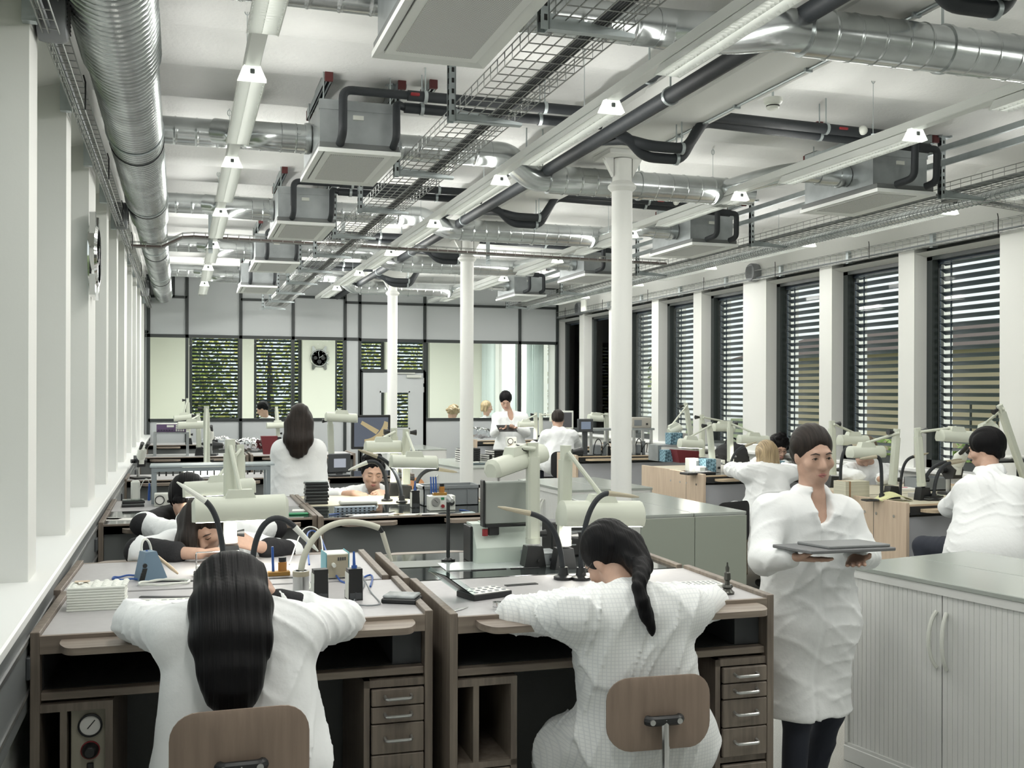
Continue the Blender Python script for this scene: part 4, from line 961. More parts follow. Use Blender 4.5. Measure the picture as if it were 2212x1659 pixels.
def bench(label, loc, rz, w, d, style='open', grp='watchmaker benches', topm=None, wd=None):
    t = thing('workbench', label, 'bench', loc, rz, grp); wm, wv = (ash, ashv) if style in ('open', 'panel') else (mapleh, maple); topm = topm or laminate
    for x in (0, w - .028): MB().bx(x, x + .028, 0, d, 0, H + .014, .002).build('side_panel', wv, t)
    b = MB(); b.bx(.028, w - .028, .016, d, H - .03, H, .002); b.build('worktop', topm, t)
    b = MB(); b.bx(.028, w - .028, 0, .018, H - .055, H + .001); b.build('front_rail', wm, t)
    MB().bx(.028, w - .028, d - .02, d - .004, .10, H - .03).build('back_panel', gpanel, t, 0)
    if style == 'open':
        b = MB(); rest_board(b, .09, w - .07, H - .012, True, .13); b.build('armrest_board', wm, t)
        MB().bx(.028, w - .028, .02, d - .02, .835, .86, .002).build('tray_shelf', wm, t); b = MB(); b.bx(.029, w - .029, .06, d - .025, .8605, .864); b.bx(.029, w - .029, d - .03, d - .021, .862, H - .031); b.bx(.0285, .032, .05, d - .03, .862, H - .031); b.build('tray_shade_sheet', darkin, t, 0)  # near-black sheets put inside the open tray to imitate its deep shade
        MB().bx(w - .13, w - .03, .06, d - .04, .86, H - .04).build('inner_box', darkp, t, 0)
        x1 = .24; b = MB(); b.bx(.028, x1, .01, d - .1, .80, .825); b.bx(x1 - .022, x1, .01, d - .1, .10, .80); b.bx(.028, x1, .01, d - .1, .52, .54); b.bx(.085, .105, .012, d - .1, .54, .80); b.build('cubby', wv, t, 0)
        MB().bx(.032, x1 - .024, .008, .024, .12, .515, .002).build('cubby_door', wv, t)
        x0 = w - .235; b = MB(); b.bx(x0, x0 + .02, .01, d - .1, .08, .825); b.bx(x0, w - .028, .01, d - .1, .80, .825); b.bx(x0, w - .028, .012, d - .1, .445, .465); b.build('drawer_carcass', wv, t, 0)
        for z0, z1 in ((.740, .796), (.682, .736), (.578, .678), (.470, .574), (.12, .44)): drawer(t, x0 + .024, w - .032, z0, z1, .012, wv)
    elif style == 'panel':
        b = MB(); m = w / 2
        for x0, x1 in ((.13, m - .15), (m + .15, w - .10)): b = MB(); rest_board(b, x0, x1, H - .022, False, .09); b.build('armrest_board', wm, t); MB().bx(.03, w - .03, -.002, .012, H - .055, H - .01).build('dark_lip', blackp, t)
        MB().bx(.03, w - .03, .03, .045, .70, H - .06).build('front_panel', gpanel, t, 0)
        b = MB(); b.bx(.03, w - .03, .05, .065, .60, .69); b.bx(.03, w - .03, .02, .05, .685, .70); b.build('lower_strip', mat('grey_strip', (.25, .26, .26), .5), t, 0)
        b = MB(); b.bx(.08, .30, .06, d - .1, .30, .32); b.bx(.28, .30, .06, d - .1, .1, .62); b.bx(.08, .30, .06, d - .1, .60, .62); b.build('cubby', wv, t, 0)
    else:
        b = MB(); rest_board(b, .12, w - .12, H - .03); b.build('armrest_board', wm, t)
        MB().bx(.03, w - .03, .035, .05, .62, H - .09).build('front_panel', mat('pale_lilac_panel', (.50, .51, .54), .5), t, 0)
        MB().bx(.03, w - .03, -.002, .012, H - .07, H - .012).build('dark_lip', blackp, t)
        b = MB(); b.bx(.03, .50, .03, d - .1, .56, .58); b.bx(.48, .50, .03, d - .1, .10, .58); b.bx(.25, .265, .03, d - .1, .10, .56); b.build('cubby', mapleh, t, 0)
        b = MB()
        for yy in (.12, .30, .42, .60): b.cyl((-.004, yy, H - .09), (.001, yy, H - .09), .010, n=12)
        b.build('screw_cap', chrome, t); MB().bx(-.0015, .0, d * .48, d * .485, 0, H).build('panel_joint', darkp, t, 0)
    return t
bench('near left ash workbench in front of the woman with long black hair', (-.44, 3.515, 0), math.radians(-1.6), 1.268, .70)
bench('near right ash workbench in front of the woman with the ponytail', (.868, 3.405, 0), math.radians(-1.0), 1.232, .70)
b2 = bench('workbench back to back with the bench of the woman with long black hair', (.835, 4.93, 0), math.radians(180 - 1.6), 1.268, .72)
b2 = bench('black glass topped workbench behind the ponytailed woman’s bench'.replace('’', "'"), (2.10, 4.80, 0), math.radians(180 - 1.0), 1.232, .70, topm=dglass)
bench('grey fronted workbench in the second row beside the left wall', (-.443, 6.36, 0), 0, 1.235, .68, 'panel', topm=dglass)
bench('grey fronted workbench in the second row with two pale arm boards', (.795, 6.30, 0), 0, 1.245, .68, 'panel', topm=dglass)
bench('second row workbench facing the partition, beside the left wall', (.79, 7.72, 0), PI, 1.235, .66, 'panel', topm=laminate)
bench('second row workbench where the woman with dark curls works', (2.04, 7.70, 0), PI, 1.245, .68, 'panel', topm=tablel)
bench('third row workbench by the left wall, behind the standing woman', (-.46, 9.45, 0), 0, 1.235, .66, 'panel')
bench('third row workbench under the small grey control screen', (.80, 9.35, 0), 0, 1.245, .68, 'panel', topm=dglass)
bench('fourth row workbench by the left wall below the bags', (-.46, 12.7, 0), 0, 1.235, .68, 'panel')
bench('fourth row workbench under the large dark monitor', (.80, 12.7, 0), 0, 1.245, .68, 'panel')
bench('fifth row workbench against the partition at the left', (-.46, 15.6, 0), 0, 1.235, .68, 'panel')
bench('fifth row workbench against the partition near the door', (.80, 15.6, 0), 0, 1.245, .68, 'panel')
bench('maple workbench of the man at the microscope', (4.72, 5.95, 0), math.radians(3), 1.36, .68, 'maple', topm=tablel)
bench('maple workbench behind the microscope man, facing the back', (6.10, 7.36, 0), math.radians(183), 1.36, .68, 'maple', topm=tablel)
bench('maple workbench with drilled end panel in front of the blonde worker', (4.58, 8.58, 0), math.radians(3), 1.50, .64, 'maple', topm=dglass)
bench('maple workbench of the curly haired worker in glasses', (6.05, 9.94, 0), math.radians(183), 1.50, .64, 'maple', topm=tablel)
bench('maple workbench with machine frame beside the middle column', (4.50, 11.60, 0), 0, 1.55, .66, 'maple', topm=dglass)
bench('maple workbench in front of the seated man with short dark hair', (4.53, 13.75, 0), 0, 1.5, .66, 'maple')
bench('maple workbench against the partition to the right of the middle column', (4.45, 15.85, 0), 0, 1.5, .66, 'maple')
# ------------------------------------------------------------------ cabinets
def cabinet(label, loc, rz, w, d, h, doors=True, body=None, pairs=2, grp='tambour cabinets'):
    """w along local x (front), front at y=0 facing -y"""
    body = body or whitecab; t = thing('tambour_cabinet', label, 'cabinet', loc, rz, grp)
    b = MB(); b.bx(0, .02, 0, d, .08, h - .02); b.bx(w - .02, w, 0, d, .08, h - .02); b.bx(0, w, d - .015, d, .08, h - .02); b.bx(0, w, 0, d, .06, .09); b.bx(0, w, 0, .02, h - .06, h - .02); b.build('carcass', body, t, 0)
    MB().bx(-.004, w + .004, -.006, d, h - .022, h, .003).build('top', greytop, t); MB().bx(-.004, w + .004, -.004, d, 0, .075, .003).build('plinth', body, t)
    n = 2
    for k in range(n):
        x0 = .02 + k * (w - .04) / n; x1 = x0 + (w - .04) / n - .003; s = MB(); m = int((x1 - x0) / .026)
        for j in range(m):
            a = x0 + (x1 - x0) * j / m; c = x0 + (x1 - x0) * (j + 1) / m; s.add([(a, .012, .09), (a, .012, h - .06), (a + .002, .0098, h - .06), (a + .002, .0098, .09), (c - .001, .0098, .09), (c - .001, .0098, h - .06), (c, .012, h - .06), (c, .012, .09)], [(0, 3, 2, 1), (3, 4, 5, 2), (4, 7, 6, 5)])
        dr = s.build('tambour_door', body, t, 0); xc = x1 - .025 if k == 0 else x0 + .025
        hb = MB(); hb.tube(bez([(xc, .006, h * .86), (xc + (.012 if k else -.012), -.05, h * .80), (xc + (.012 if k else -.012), -.05, h * .66), (xc, .006, h * .60)], 10), .009, 8); hb.build('handle', offwhite, dr)
    return t
a11 = math.radians(90 + 10.5)
# the row of cabinets in the middle aisle: fronts face the left benches, a second one stands back to back
def cab_pair(near, l, w, names, skew=10.5, h=.965, body=None, back=None):
    r = math.radians(skew); u = Vector((-math.sin(r), math.cos(r), 0)); v = Vector((math.cos(r), math.sin(r), 0)); n = Vector(near)
    c1 = cabinet(names[0], n + u * l, math.radians(-90 + skew), l, w / 2 - .003, h, body=body)
    c2 = cabinet(names[1], n + v * w, math.radians(90 + skew), l, w / 2 - .003, h, body=body)
    return c1, c2, u, v
cab_pair((3.322, 3.27, 0), 1.13, .90, ('tall pale tambour cabinet with curved handles beside the walking woman', 'pale cabinet standing back to back with the tambour cabinet at the right edge'))
cab_pair((2.99, 6.50, 0), 1.45, .83, ('grey-green backed low cabinet beside the nearest column', 'grey-green low cabinet back to back with the one beside the nearest column'), 2, .965)
b = MB(); b.bx(.0, .413, -.012, -.002, .02, .94, .002); b.bx(.417, .83, -.012, -.002, .02, .94, .002); o = b.build('cabinet_back_panel', greycab, None, 35, (2.99, 6.495, 0), math.radians(2)); tag(o, 'two grey-green end panels closing the low cabinets behind the ponytailed woman', 'panel')
cab_pair((3.18, 8.36, 0), 1.2, .80, ('white low tambour cabinet beyond the grey-green ones, its handle in view', 'white low cabinet back to back beyond the grey-green ones'), 3, .965)
cab_pair((3.0, 11.15, 0), 1.6, .85, ('white low cabinet carrying the stacks of black trays', 'white low cabinet behind the one carrying black trays'), 9, .965)
cab_pair((2.9, 14.9, 0), 1.3, .85, ('white low cabinet farthest back, next to the door', 'white low cabinet farthest back, behind its twin'), 3, .965)
# ------------------------------------------------------------------ task lamps
def lamp(label, base, top, hc, hd, L=.38, lit=False, grp='bench task lamps', knob=1, rod=True, hr=.052, face=(0, 0, -1)):
    base, top, hc = Vector(base), Vector(top), Vector(hc); t = thing('task_lamp', label, 'lamp', base, 0, grp); q = lambda p: Vector(p) - base
    u = (top - base).normalized(); s = Vector((1, 0, 0)); s = (s - u * s.dot(u)).normalized(); f = u.cross(s)
    def bar(b, p0, p1, w, d):
        n = [];
        for p in (p0, p1):
            for a, c in ((-1, -.6), (-.6, -1), (.6, -1), (1, -.6), (1, .6), (.6, 1), (-.6, 1), (-1, .6)): n.append(p + s * a * w / 2 + f * c * d / 2)
        b.add(n, [(k, (k + 1) % 8, 8 + (k + 1) % 8, 8 + k) for k in range(8)] + [tuple(range(8))[::-1], tuple(range(8, 16))])
    b = MB(); L0 = (top - base).length; bar(b, u * .10, u * (L0 - .05), .056, .044); bar(b, u * (L0 - .06), u * (L0 + .012), .044, .036); b.build('post', lampm, t)
    b = MB(); b.prism([(-.05, 0), (.05, 0), (.034, .09), (-.034, .09)], -.035, .035, 'XZ'); b.build('base_clamp', blackp, t)
    b = MB(); b.tube([u * .10 + s * .0, u * .125], .033, 12); b.build('swivel', lampm, t)
    hp = q(top) - u * .015
    b = MB(); b.tube([hp - s * .03 * knob, hp - s * .045 * knob, hp - s * .075 * knob], [.012, .014, .022], 10); b.tube([u * .14 + s * .03, u * .14 + s * .06], [.012, .018], 10); b.build('knob', blackp, t)
    hd = Vector(hd).normalized(); fz = Vector(face).normalized(); fz = (fz - hd * fz.dot(hd)).normalized(); side = hd.cross(fz); h = q(hc)
    b = MB(); b.tube([hp + f * -.03, hp + f * -.03 + (h - fz * .07 - hp) * .02, h - fz * (hr + .018)], .010, 8)
    b.build('arm_rod', lampm, t)
    prof = [(-1.0, .35), (-.98, -.1), (-.80, -.62), (-.45, -.92), (0, -1.0), (.45, -.92), (.80, -.62), (.98, -.1), (1.0, .35), (.78, .72), (-.78, .72)]
    b = MB(); n = len(prof); vs = []
    for e, sc in ((-1, .62), (-.93, 1), (.93, 1), (1, .62)):
        for x, z in prof: vs.append(h + hd * e * L / 2 + side * x * hr * sc + fz * (z * hr * (sc if z < 0 else 1) * .95))
    b.add(vs, [(i * n + k, i * n + (k + 1) % n, (i + 1) * n + (k + 1) % n, (i + 1) * n + k) for i in range(3) for k in range(n)] + [tuple(range(n))[::-1], tuple(3 * n + k for k in range(n))]); b.build('head', lampm, t)
    b = MB(); c = h - fz * (hr + .006)
    b.add([c + hd * a * .065 + side * e * .032 + fz * z for a, e, z in ((-1, -1, .02), (1, -1, .02), (1, 1, .02), (-1, 1, .02), (-.75, -.8, -.018), (.75, -.8, -.018), (.75, .8, -.018), (-.75, .8, -.018))], [(0, 1, 5, 4), (1, 2, 6, 5), (2, 3, 7, 6), (3, 0, 4, 7), (4, 5, 6, 7)]); b.build('mounting_block', lampm, t, 20)
    c = h + fz * (hr * .70 + .002); b = MB(); b.add([c + hd * a * L * .46 + side * e * hr * .72 for a, e in ((-1, -1), (1, -1), (1, 1), (-1, 1))], [(0, 1, 2, 3)])
    b.build('lit_diffuser' if lit else 'diffuser', tube_on if lit else lightm, t, 0)
    b = MB(); b.tube([h + hd * L * .28 + side * hr * 1.0 * e_ + fz * hr * .12 for e_ in (1,)] + [h + hd * L * .40 + side * hr * 1.0 + fz * hr * .12], .0022, 4); b.build('maker_mark', midgrey, t)
    b = MB()
    for k in (-.18, .12): b.tube([h + hd * a * L * .46 + side * hr * 1.0 * math.cos(k * 2) * 1.0 + fz * (k * hr) for a in (-1, 1)], .0012, 4)
    b.build('seam_line', midgrey, t)
    if lit:
        la = bpy.data.lights.new('task_light', 'AREA'); la.shape = 'RECTANGLE'; la.size = L * .85; la.size_y = .06; la.energy = TASKLIGHT; la.color = (1, .97, .86)
        lo = bpy.data.objects.new('task_light', la); COL.objects.link(lo); lo.location = base + h + fz * (hr * .72 + .012)
        R = Matrix((hd, side, -fz)).transposed(); lo.matrix_world = Matrix.Translation(lo.location) @ R.to_4x4()
    return t
def LP(label, bp, tp, hp0, hp1, Y, dy=-.2, lit=False, knob=1, dt=0, face=(0, 0, -1), L=None, hr=.052, dy1=None):
    """pixel pairs of post foot, post hinge and the two ends of the head; Y the depth of the post, dy how far the head is swung towards us"""
    b = at(*bp, Y=Y); b.z = H; t = at(*tp, Y=Y + dt); h0 = at(*hp0, Y=Y + dy); h1 = at(*hp1, Y=Y + (dy if dy1 is None else dy1)); return lamp(label, b, t, (h0 + h1) / 2, h1 - h0, (h1 - h0).length if L is None else L, lit, knob=knob, face=face, hr=hr)
LP('grey-green task lamp reaching over the woman with loose dark hair', (497, 1212), (497, 955), (414, 1105), (622, 1096), 4.72, -.12, True, hr=.062)
LP('grey-green task lamp above the dark-sleeved worker bent over the second row', (520, 1120), (519, 965), (394, 1060), (552, 1050), 6.45, -.22, True)
LP('lit task lamp facing the camera on the third row at the left wall', (447, 1003), (446, 880), (393, 1018), (494, 1014), 9.7, -.5, True, face=(0, -.8, -.6))
LP('task lamp with a thick head by the purple fronted instrument', (430, 975), (428, 895), (383, 920), (445, 918), 12.95, -.25, False)
LP('small upright task lamp on the fifth row in front of the far blinds', (408, 930), (405, 862), (375, 905), (420, 900), 15.75, -.1, False)
LP('pale task lamp standing before the partition left of the standing woman', (602, 950), (597, 880), (575, 920), (625, 918), 15.8, -.1, False)
LP('task lamp with blue cables on the third row beside the standing woman', (717, 985), (713, 905), (702, 901), (772, 905), 10.0, -.15, False)
LP('left one of the twin task lamps over the woman with dark curls', (852, 1072), (851, 928), (787, 967), (868, 966), 7.55, -.15, True)
LP('right one of the twin task lamps over the woman with dark curls', (877, 1066), (877, 930), (842, 998), (945, 1000), 7.35, -.35, True, knob=-1)
LP('left task lamp on the glass topped bench, its head tilted end-on', (1151, 1222), (1151, 962), (1060, 1016), (1172, 978), 4.32, -.10, False, dy1=.12, hr=.046)
LP('right task lamp with the wide head above the ponytailed woman', (1217, 1240), (1222, 968), (1207, 1112), (1387, 1112), 4.22, -.10, True, knob=-1, hr=.064)
LP('tilted task lamp with lit head over the dark glass bench at the right', (1541, 992), (1532, 915), (1466, 958), (1517, 960), 9.0, -.1, True)
LP('upright task lamp reaching to the blonde worker', (1578, 996), (1577, 912), (1594, 950), (1660, 952), 8.95, -.1, True, knob=-1)
LP('task lamp behind the leaning one at the right windows', (1517, 975), (1516, 898), (1540, 924), (1585, 925), 9.7, .05, False)
LP('strongly leaning task lamp beside the blue patterned box', (1500, 950), (1481, 873), (1445, 935), (1470, 922), 10.9, -.1, False)
LP('task lamp near the walking woman, over the bowed grey-haired worker', (1799, 1010), (1797, 912), (1812, 952), (1873, 953), 7.25, .1, False, knob=-1)
LP('task lamp with long angled arm between the two right workbenches', (1926, 1052), (1937, 930), (1833, 978), (1908, 977), 6.35, .1, False)
LP('task lamp with a flat arm over the microscope man', (1993, 1060), (1982, 928), (2028, 942), (2100, 946), 6.2, -.05, False, knob=-1)
LP('task lamp leaning out of the picture at the right edge', (2225, 1000), (2160, 878), (2118, 940), (2150, 925), 6.3, .25, False)
LP('slim task lamp left of the seated man in front of the monitor', (1157, 952), (1157, 893), (1119, 918), (1153, 917), 14.0, -.1, True)
LP('slim task lamp right beside the seated man in front of the monitor', (1169, 952), (1168, 894), (1188, 905), (1220, 906), 14.2, -.1, False, knob=-1)
LP('task lamp behind the small control screen near the middle column', (1310, 968), (1310, 894), (1270, 903), (1302, 905), 12.1, -.05, False)
# gooseneck lights
def gooseneck(label, pts, tip=None, r=.011, base=True, grp='gooseneck lights', mm=None, tipm=None):
    pts = [Vector(p) for p in pts]; o = pts[0]; t = thing('gooseneck_light', label, 'lamp', o, 0, grp)
    MB().tube([p - o for p in bez(pts, 20)], r, 10).build('neck', mm or rubber, t)
    if base: MB().lathe([(.04, 0), (.04, .012), (.022, .018), (.018, .05)], n=18).build('foot', blackp, t)
    a, e = pts[-2], pts[-1]; d = (e - a).normalized(); b = MB(); b.tube([e - o - d * .01, e - o + d * .035, e - o + d * .10, e - o + d * .13], [r * 1.1, r * .95, r * .7, r * .25], 10); b.build('tip', tipm or mat('tip_beige', (.42, .38, .28), .4), t)
    return t
def GN(label, pix, Y, dys=None, **k):
    P = [at(x, y, Y=Y + (dys[i] if dys else 0)) for i, (x, y) in enumerate(pix)]; P[0].z = H; return gooseneck(label, P, **k)
GN('black gooseneck on the near right bench, curving left with a pointed tip', [(1217, 1262), (1212, 1150), (1190, 1118), (1140, 1108)], 3.98)
GN('black gooseneck behind the ponytailed woman curving over the wide lamp head', [(1255, 1260), (1252, 1120), (1285, 1062), (1318, 1066)], 3.95)
GN('black gooseneck arching beside the face of the woman with loose dark hair', [(545, 1215), (540, 1140), (585, 1085), (640, 1142)], 4.3, r=.012, tipm=offwhite)
GN('black gooseneck pair member rising in front of the loose dark hair', [(486, 1215), (482, 1160), (470, 1100), (440, 1080)], 4.45, r=.012, tipm=offwhite)
GN('black gooseneck in front of the face of the woman with dark curls', [(836, 1092), (838, 1030), (826, 985), (790, 1000)], 7.2, r=.014, tipm=offwhite)
GN('thick black gooseneck right of the woman with dark curls', [(868, 1100), (866, 1020), (840, 995), (812, 985)], 7.05, r=.014)
GN('long black gooseneck arching above the grey crate', [(895, 1075), (895, 1020), (925, 1010), (950, 1014)], 7.3, r=.014)
GN('black gooseneck standing alone at the maple bench end', [(1905, 1056), (1904, 1000), (1905, 985), (1890, 987)], 6.25, r=.013)
GN('outer black gooseneck arching to the microscope', [(1992, 1065), (1992, 1015), (2020, 1003), (2046, 998)], 6.2, r=.013)
GN('inner black gooseneck arching to the microscope', [(2017, 1065), (2018, 1020), (2035, 1003), (2055, 1000)], 6.15, r=.013)
GN('black gooseneck leaning from the right lamp towards the window', [(1945, 1010), (1945, 1000), (1958, 990), (1975, 986)], 6.5, r=.011, base=False)
GN('black gooseneck left of the blonde worker', [(1577, 1008), (1578, 985), (1590, 970), (1610, 963)], 8.75, r=.013)
GN('black gooseneck near the bowed grey-haired worker', [(1816, 1005), (1814, 985), (1820, 965), (1842, 963)], 7.0, r=.013)
# ------------------------------------------------------------------ chairs
ply = wood('brown_plywood', (.30, .225, .175), (.24, .18, .14), axis=2)
def chair(label, loc, rz, zb, cushion=None, h=.232, w=.35):
    t = thing('swivel_chair', label, 'chair', loc, rz, 'swivel work chairs'); zs = zb - .32
    def slab(name, wid, hei, r, cz, cy, thick, bend, flat, m):
        b = MB(); n = 28; out = rrect(wid, hei, r, 6); vs = []; fs = []
        rings = (1.0, .93, .6, .25)
        for sgn in (1, -1):
            for q in rings:
                for x, z in out:
                    x, z = x * q, z * q; o = bend * x * x; tt = thick / 2 * (.5 if q == 1.0 else 1)
                    vs.append((x, cy + o + sgn * tt, cz + z) if not flat else (x, cy + z, cz + .35 * x * x * .3 + sgn * tt))
        m_ = len(out); R = len(rings)
        for s_ in range(2):
            for i in range(R - 1):
                for k in range(m_): fs.append(((s_ * R + i) * m_ + k, (s_ * R + i) * m_ + (k + 1) % m_, (s_ * R + i + 1) * m_ + (k + 1) % m_, (s_ * R + i + 1) * m_ + k))
            fs.append(tuple((s_ * R + R - 1) * m_ + k for k in range(m_)))
        for k in range(m_): fs.append((k, (k + 1) % m_, R * m_ + (k + 1) % m_, R * m_ + k))
        b.add(vs, fs); return b.build(name, m, t, 50)
    slab('backrest', w, h, .075, zb, 0, .012, .9, False, cushion or ply)
    b = MB(); b.tube(fillet([(-.055, -.012, zb - .015), (-.045, -.026, zb - .015), (.045, -.026, zb - .015), (.055, -.012, zb - .015)], .01, 3), .016, 10); b.build('bracket', blackp, t)
    b = MB()
    for x in (-.045, .045): b.cyl((x, -.042, zb - .015), (x, -.03, zb - .015), .009, n=12)
    b.build('bolt', alu, t)
    b = MB(); b.tube(fillet([(0, -.028, zb - .01), (0, -.034, zb - .12), (0, -.02, zs - .05), (0, .10, zs - .06)], .07, 6), .013, 10); b.build('back_post', chrome, t)
    slab('seat', .40, .38, .10, zs, .20, .03, 0, True, cushion or ply)
    b = MB(); b.cyl((0, .20, .12), (0, .20, zs - .02), .025); b.bx(-.07, .07, .12, .28, zs - .06, zs - .018, .01); b.build('gas_column', blackp, t)
    for k in range(5):
        a = 2 * PI * k / 5 + .3; b = MB(); b.tube([(0, .20, .12), (.28 * math.cos(a), .20 + .28 * math.sin(a), .075)], [.03, .018], 8); lg = b.build('leg', alu, t)
        b = MB(); cx, cy = .28 * math.cos(a), .20 + .28 * math.sin(a); b.lathe([(.026, -.01), (.028, 0), (.026, .01)], (cx, cy, .028), 14, 'X'); b.cyl((cx, cy, .05), (cx, cy, .085), .009, n=8); b.build('caster', blackp, lg)
    return t
chair('brown plywood swivel chair under the woman with long black hair', (.150, 2.735, 0), math.radians(0), .868, h=.245)
chair('brown plywood swivel chair under the woman with the ponytail', (1.452, 2.99, 0), math.radians(-4), .788)
cush = mat('black_upholstery', (.02, .02, .022), .8)
chair('black upholstered chair of the man at the microscope', (5.62, 4.95, 0), math.radians(12), .83, cush, .36, .40)
chair('black chair of the seated man with short dark hair', (4.82, 12.78, 0), 0, .86, cush, .34, .40)
chair('black chair standing empty behind the grey-fronted second row', (1.70, 5.62, 0), PI, .72, cush, .34, .42)
chair('chair with silver star base behind the grey-green cabinets', (4.45, 7.75, 0), math.radians(20), .72, cush, .34, .42)
# ------------------------------------------------------------------ people
def V3(x, y, Y): return at(x, y, Y=Y)
UP = Vector((0, 0, 1))
# woman with long black hair, seen from behind
J = dict(head=V3(498, 1290, 3.15), neck=V3(500, 1352, 3.06), sl=V3(392, 1372, 3.05), sr=V3(636, 1366, 3.05), el=V3(290, 1342, 3.42), er=V3(742, 1338, 3.40), wl=V3(420, 1318, 3.60), wr=V3(598, 1300, 3.44), pelvis=V3(522, 1655, 2.98), hl=V3(470, 1690, 3.0), hr=V3(575, 1690, 3.0))
J['kl'] = J['hl'] + Vector((-.08, .42, -.02)); J['kr'] = J['hr'] + Vector((.08, .42, -.02)); J['al'] = Vector((J['kl'].x, J['kl'].y - .05, .09)); J['ar'] = Vector((J['kr'].x, J['kr'].y - .05, .09))
Jp1 = J
ch = []
for u in (-1, -.5, 0, .5, 1):
    ch.append([(V3(499 + u * ox, y, Y), r) for y, Y, ox, r in ((1250, 3.10, 34, .054), (1310, 2.975, 44, .050), (1380, 2.905, 44, .048), (1450, 2.865, 32, .040), (1495, 2.845, 27, .030), (1522 - 10 * abs(u), 2.84, 30, .013))])
person('woman with very long black hair in a white coat, seen from behind, near left bench', J, hair=hair_long(ch, .92, False), legs=jeans, placket=False, hands=(('r', (-.35, .6, .7), (.5, .2, .6), .9, 1), ('l', (.8, .6, .1), (0, -.2, 1), .7, -1)), seed=3, vox=.008, foldamp=.012, headR=rot(0, 24), hemz=None,
       sleeve=(('r', .70, .97, .050, .046),), coatpr=(C(J['pelvis'] + Vector((.12, -.02, 0)), J['pelvis'] + Vector((.17, .02, -.32)), .11, .06, .06), C(J['pelvis'] + Vector((-.1, -.02, 0)), J['pelvis'] + Vector((-.14, .02, -.25)), .11, .08, .06)), girth=1.06)
# woman with the ponytail, seen from behind
J = dict(head=V3(1318, 1208, 3.36), neck=V3(1345, 1290, 3.22), sl=V3(1240, 1332, 3.18), sr=V3(1478, 1318, 3.16), el=V3(1112, 1328, 3.42), er=V3(1538, 1304, 3.46), wl=V3(1235, 1296, 3.72), wr=V3(1395, 1282, 3.72), pelvis=V3(1395, 1580, 3.20))
J['hl'] = V3(1340, 1600, 3.22); J['hr'] = V3(1455, 1600, 3.22); J['kl'] = V3(1225, 1628, 3.42); J['kr'] = V3(1440, 1632, 3.55); J['al'] = Vector((J['kl'].x - .02, J['kl'].y - .10, .09)); J['ar'] = Vector((J['kr'].x, J['kr'].y - .08, .09))
def pony(f, R):
    P = [E_(f(0, -.018, .040), (.086, .106, .098), R, .02), C(f(0, -.10, -.01), V3(1384, 1222, 3.20), .060, .042, .03), X_(f(-.03, .12, -.05), (.058, .085, .07), R, .02)]
    pts = [(V3(1384, 1222, 3.17), .034), (V3(1385, 1240, 3.12), .028), (V3(1382, 1256, 3.085), .024), (V3(1380, 1270, 3.065), .020), (V3(1388, 1300, 3.045), .023), (V3(1397, 1330, 3.04), .021), (V3(1406, 1358, 3.04), .014), (V3(1409, 1370, 3.04), .006)]
    for (a, ra), (b, rb) in zip(pts, pts[1:]): P.append(C(a, b, ra, rb, .006))
    return P
chk = bpy.data.materials.new('checked_cotton'); chk.use_nodes = True
_nt = chk.node_tree; _b = _nt.nodes['Principled BSDF']; _tc = _nt.nodes.new('ShaderNodeTexCoord'); _ws = []
for dr in ('X', 'Z'):
    w_ = _nt.nodes.new('ShaderNodeTexWave'); w_.bands_direction = dr; w_.inputs['Scale'].default_value = 26; _nt.links.new(_tc.outputs['Object'], w_.inputs[0]); _ws.append(w_)
_mn = _nt.nodes.new('ShaderNodeMath'); _mn.operation = 'MINIMUM'; _nt.links.new(_ws[0].outputs['Fac'], _mn.inputs[0]); _nt.links.new(_ws[1].outputs['Fac'], _mn.inputs[1])
_cr = _nt.nodes.new('ShaderNodeValToRGB'); _cr.color_ramp.elements[0].color = (.76, .785, .79, 1); _cr.color_ramp.elements[1].color = (.88, .90, .89, 1); _cr.color_ramp.elements[1].position = .22
_nt.links.new(_mn.outputs[0], _cr.inputs[0]); _nt.links.new(_cr.outputs[0], _b.inputs['Base Color']); _b.inputs['Roughness'].default_value = .85
person('woman with a dark ponytail in a checked white coat, seen from behind', J, coat=chk, hair=pony, legs=jeans, hands=(('l', (.7, .7, 0), (0, -.2, 1), .7, -1), ('r', (-.6, .7, .1), (0, -.2, 1), .8, 1)), seed=11, vox=.008, foldamp=.011, headR=rot(22, 38, -8), glasses=True,
       coatpr=(C(J['hl'] + Vector((-.03, 0, 0)), J['kl'], .135, .115, .08), C(J['hr'], J['kr'], .135, .105, .08), C(J['kl'] + Vector((0, 0, 0)), J['kl'] + Vector((-.03, -.03, -.14)), .11, .10, .05)), girth=1.0)
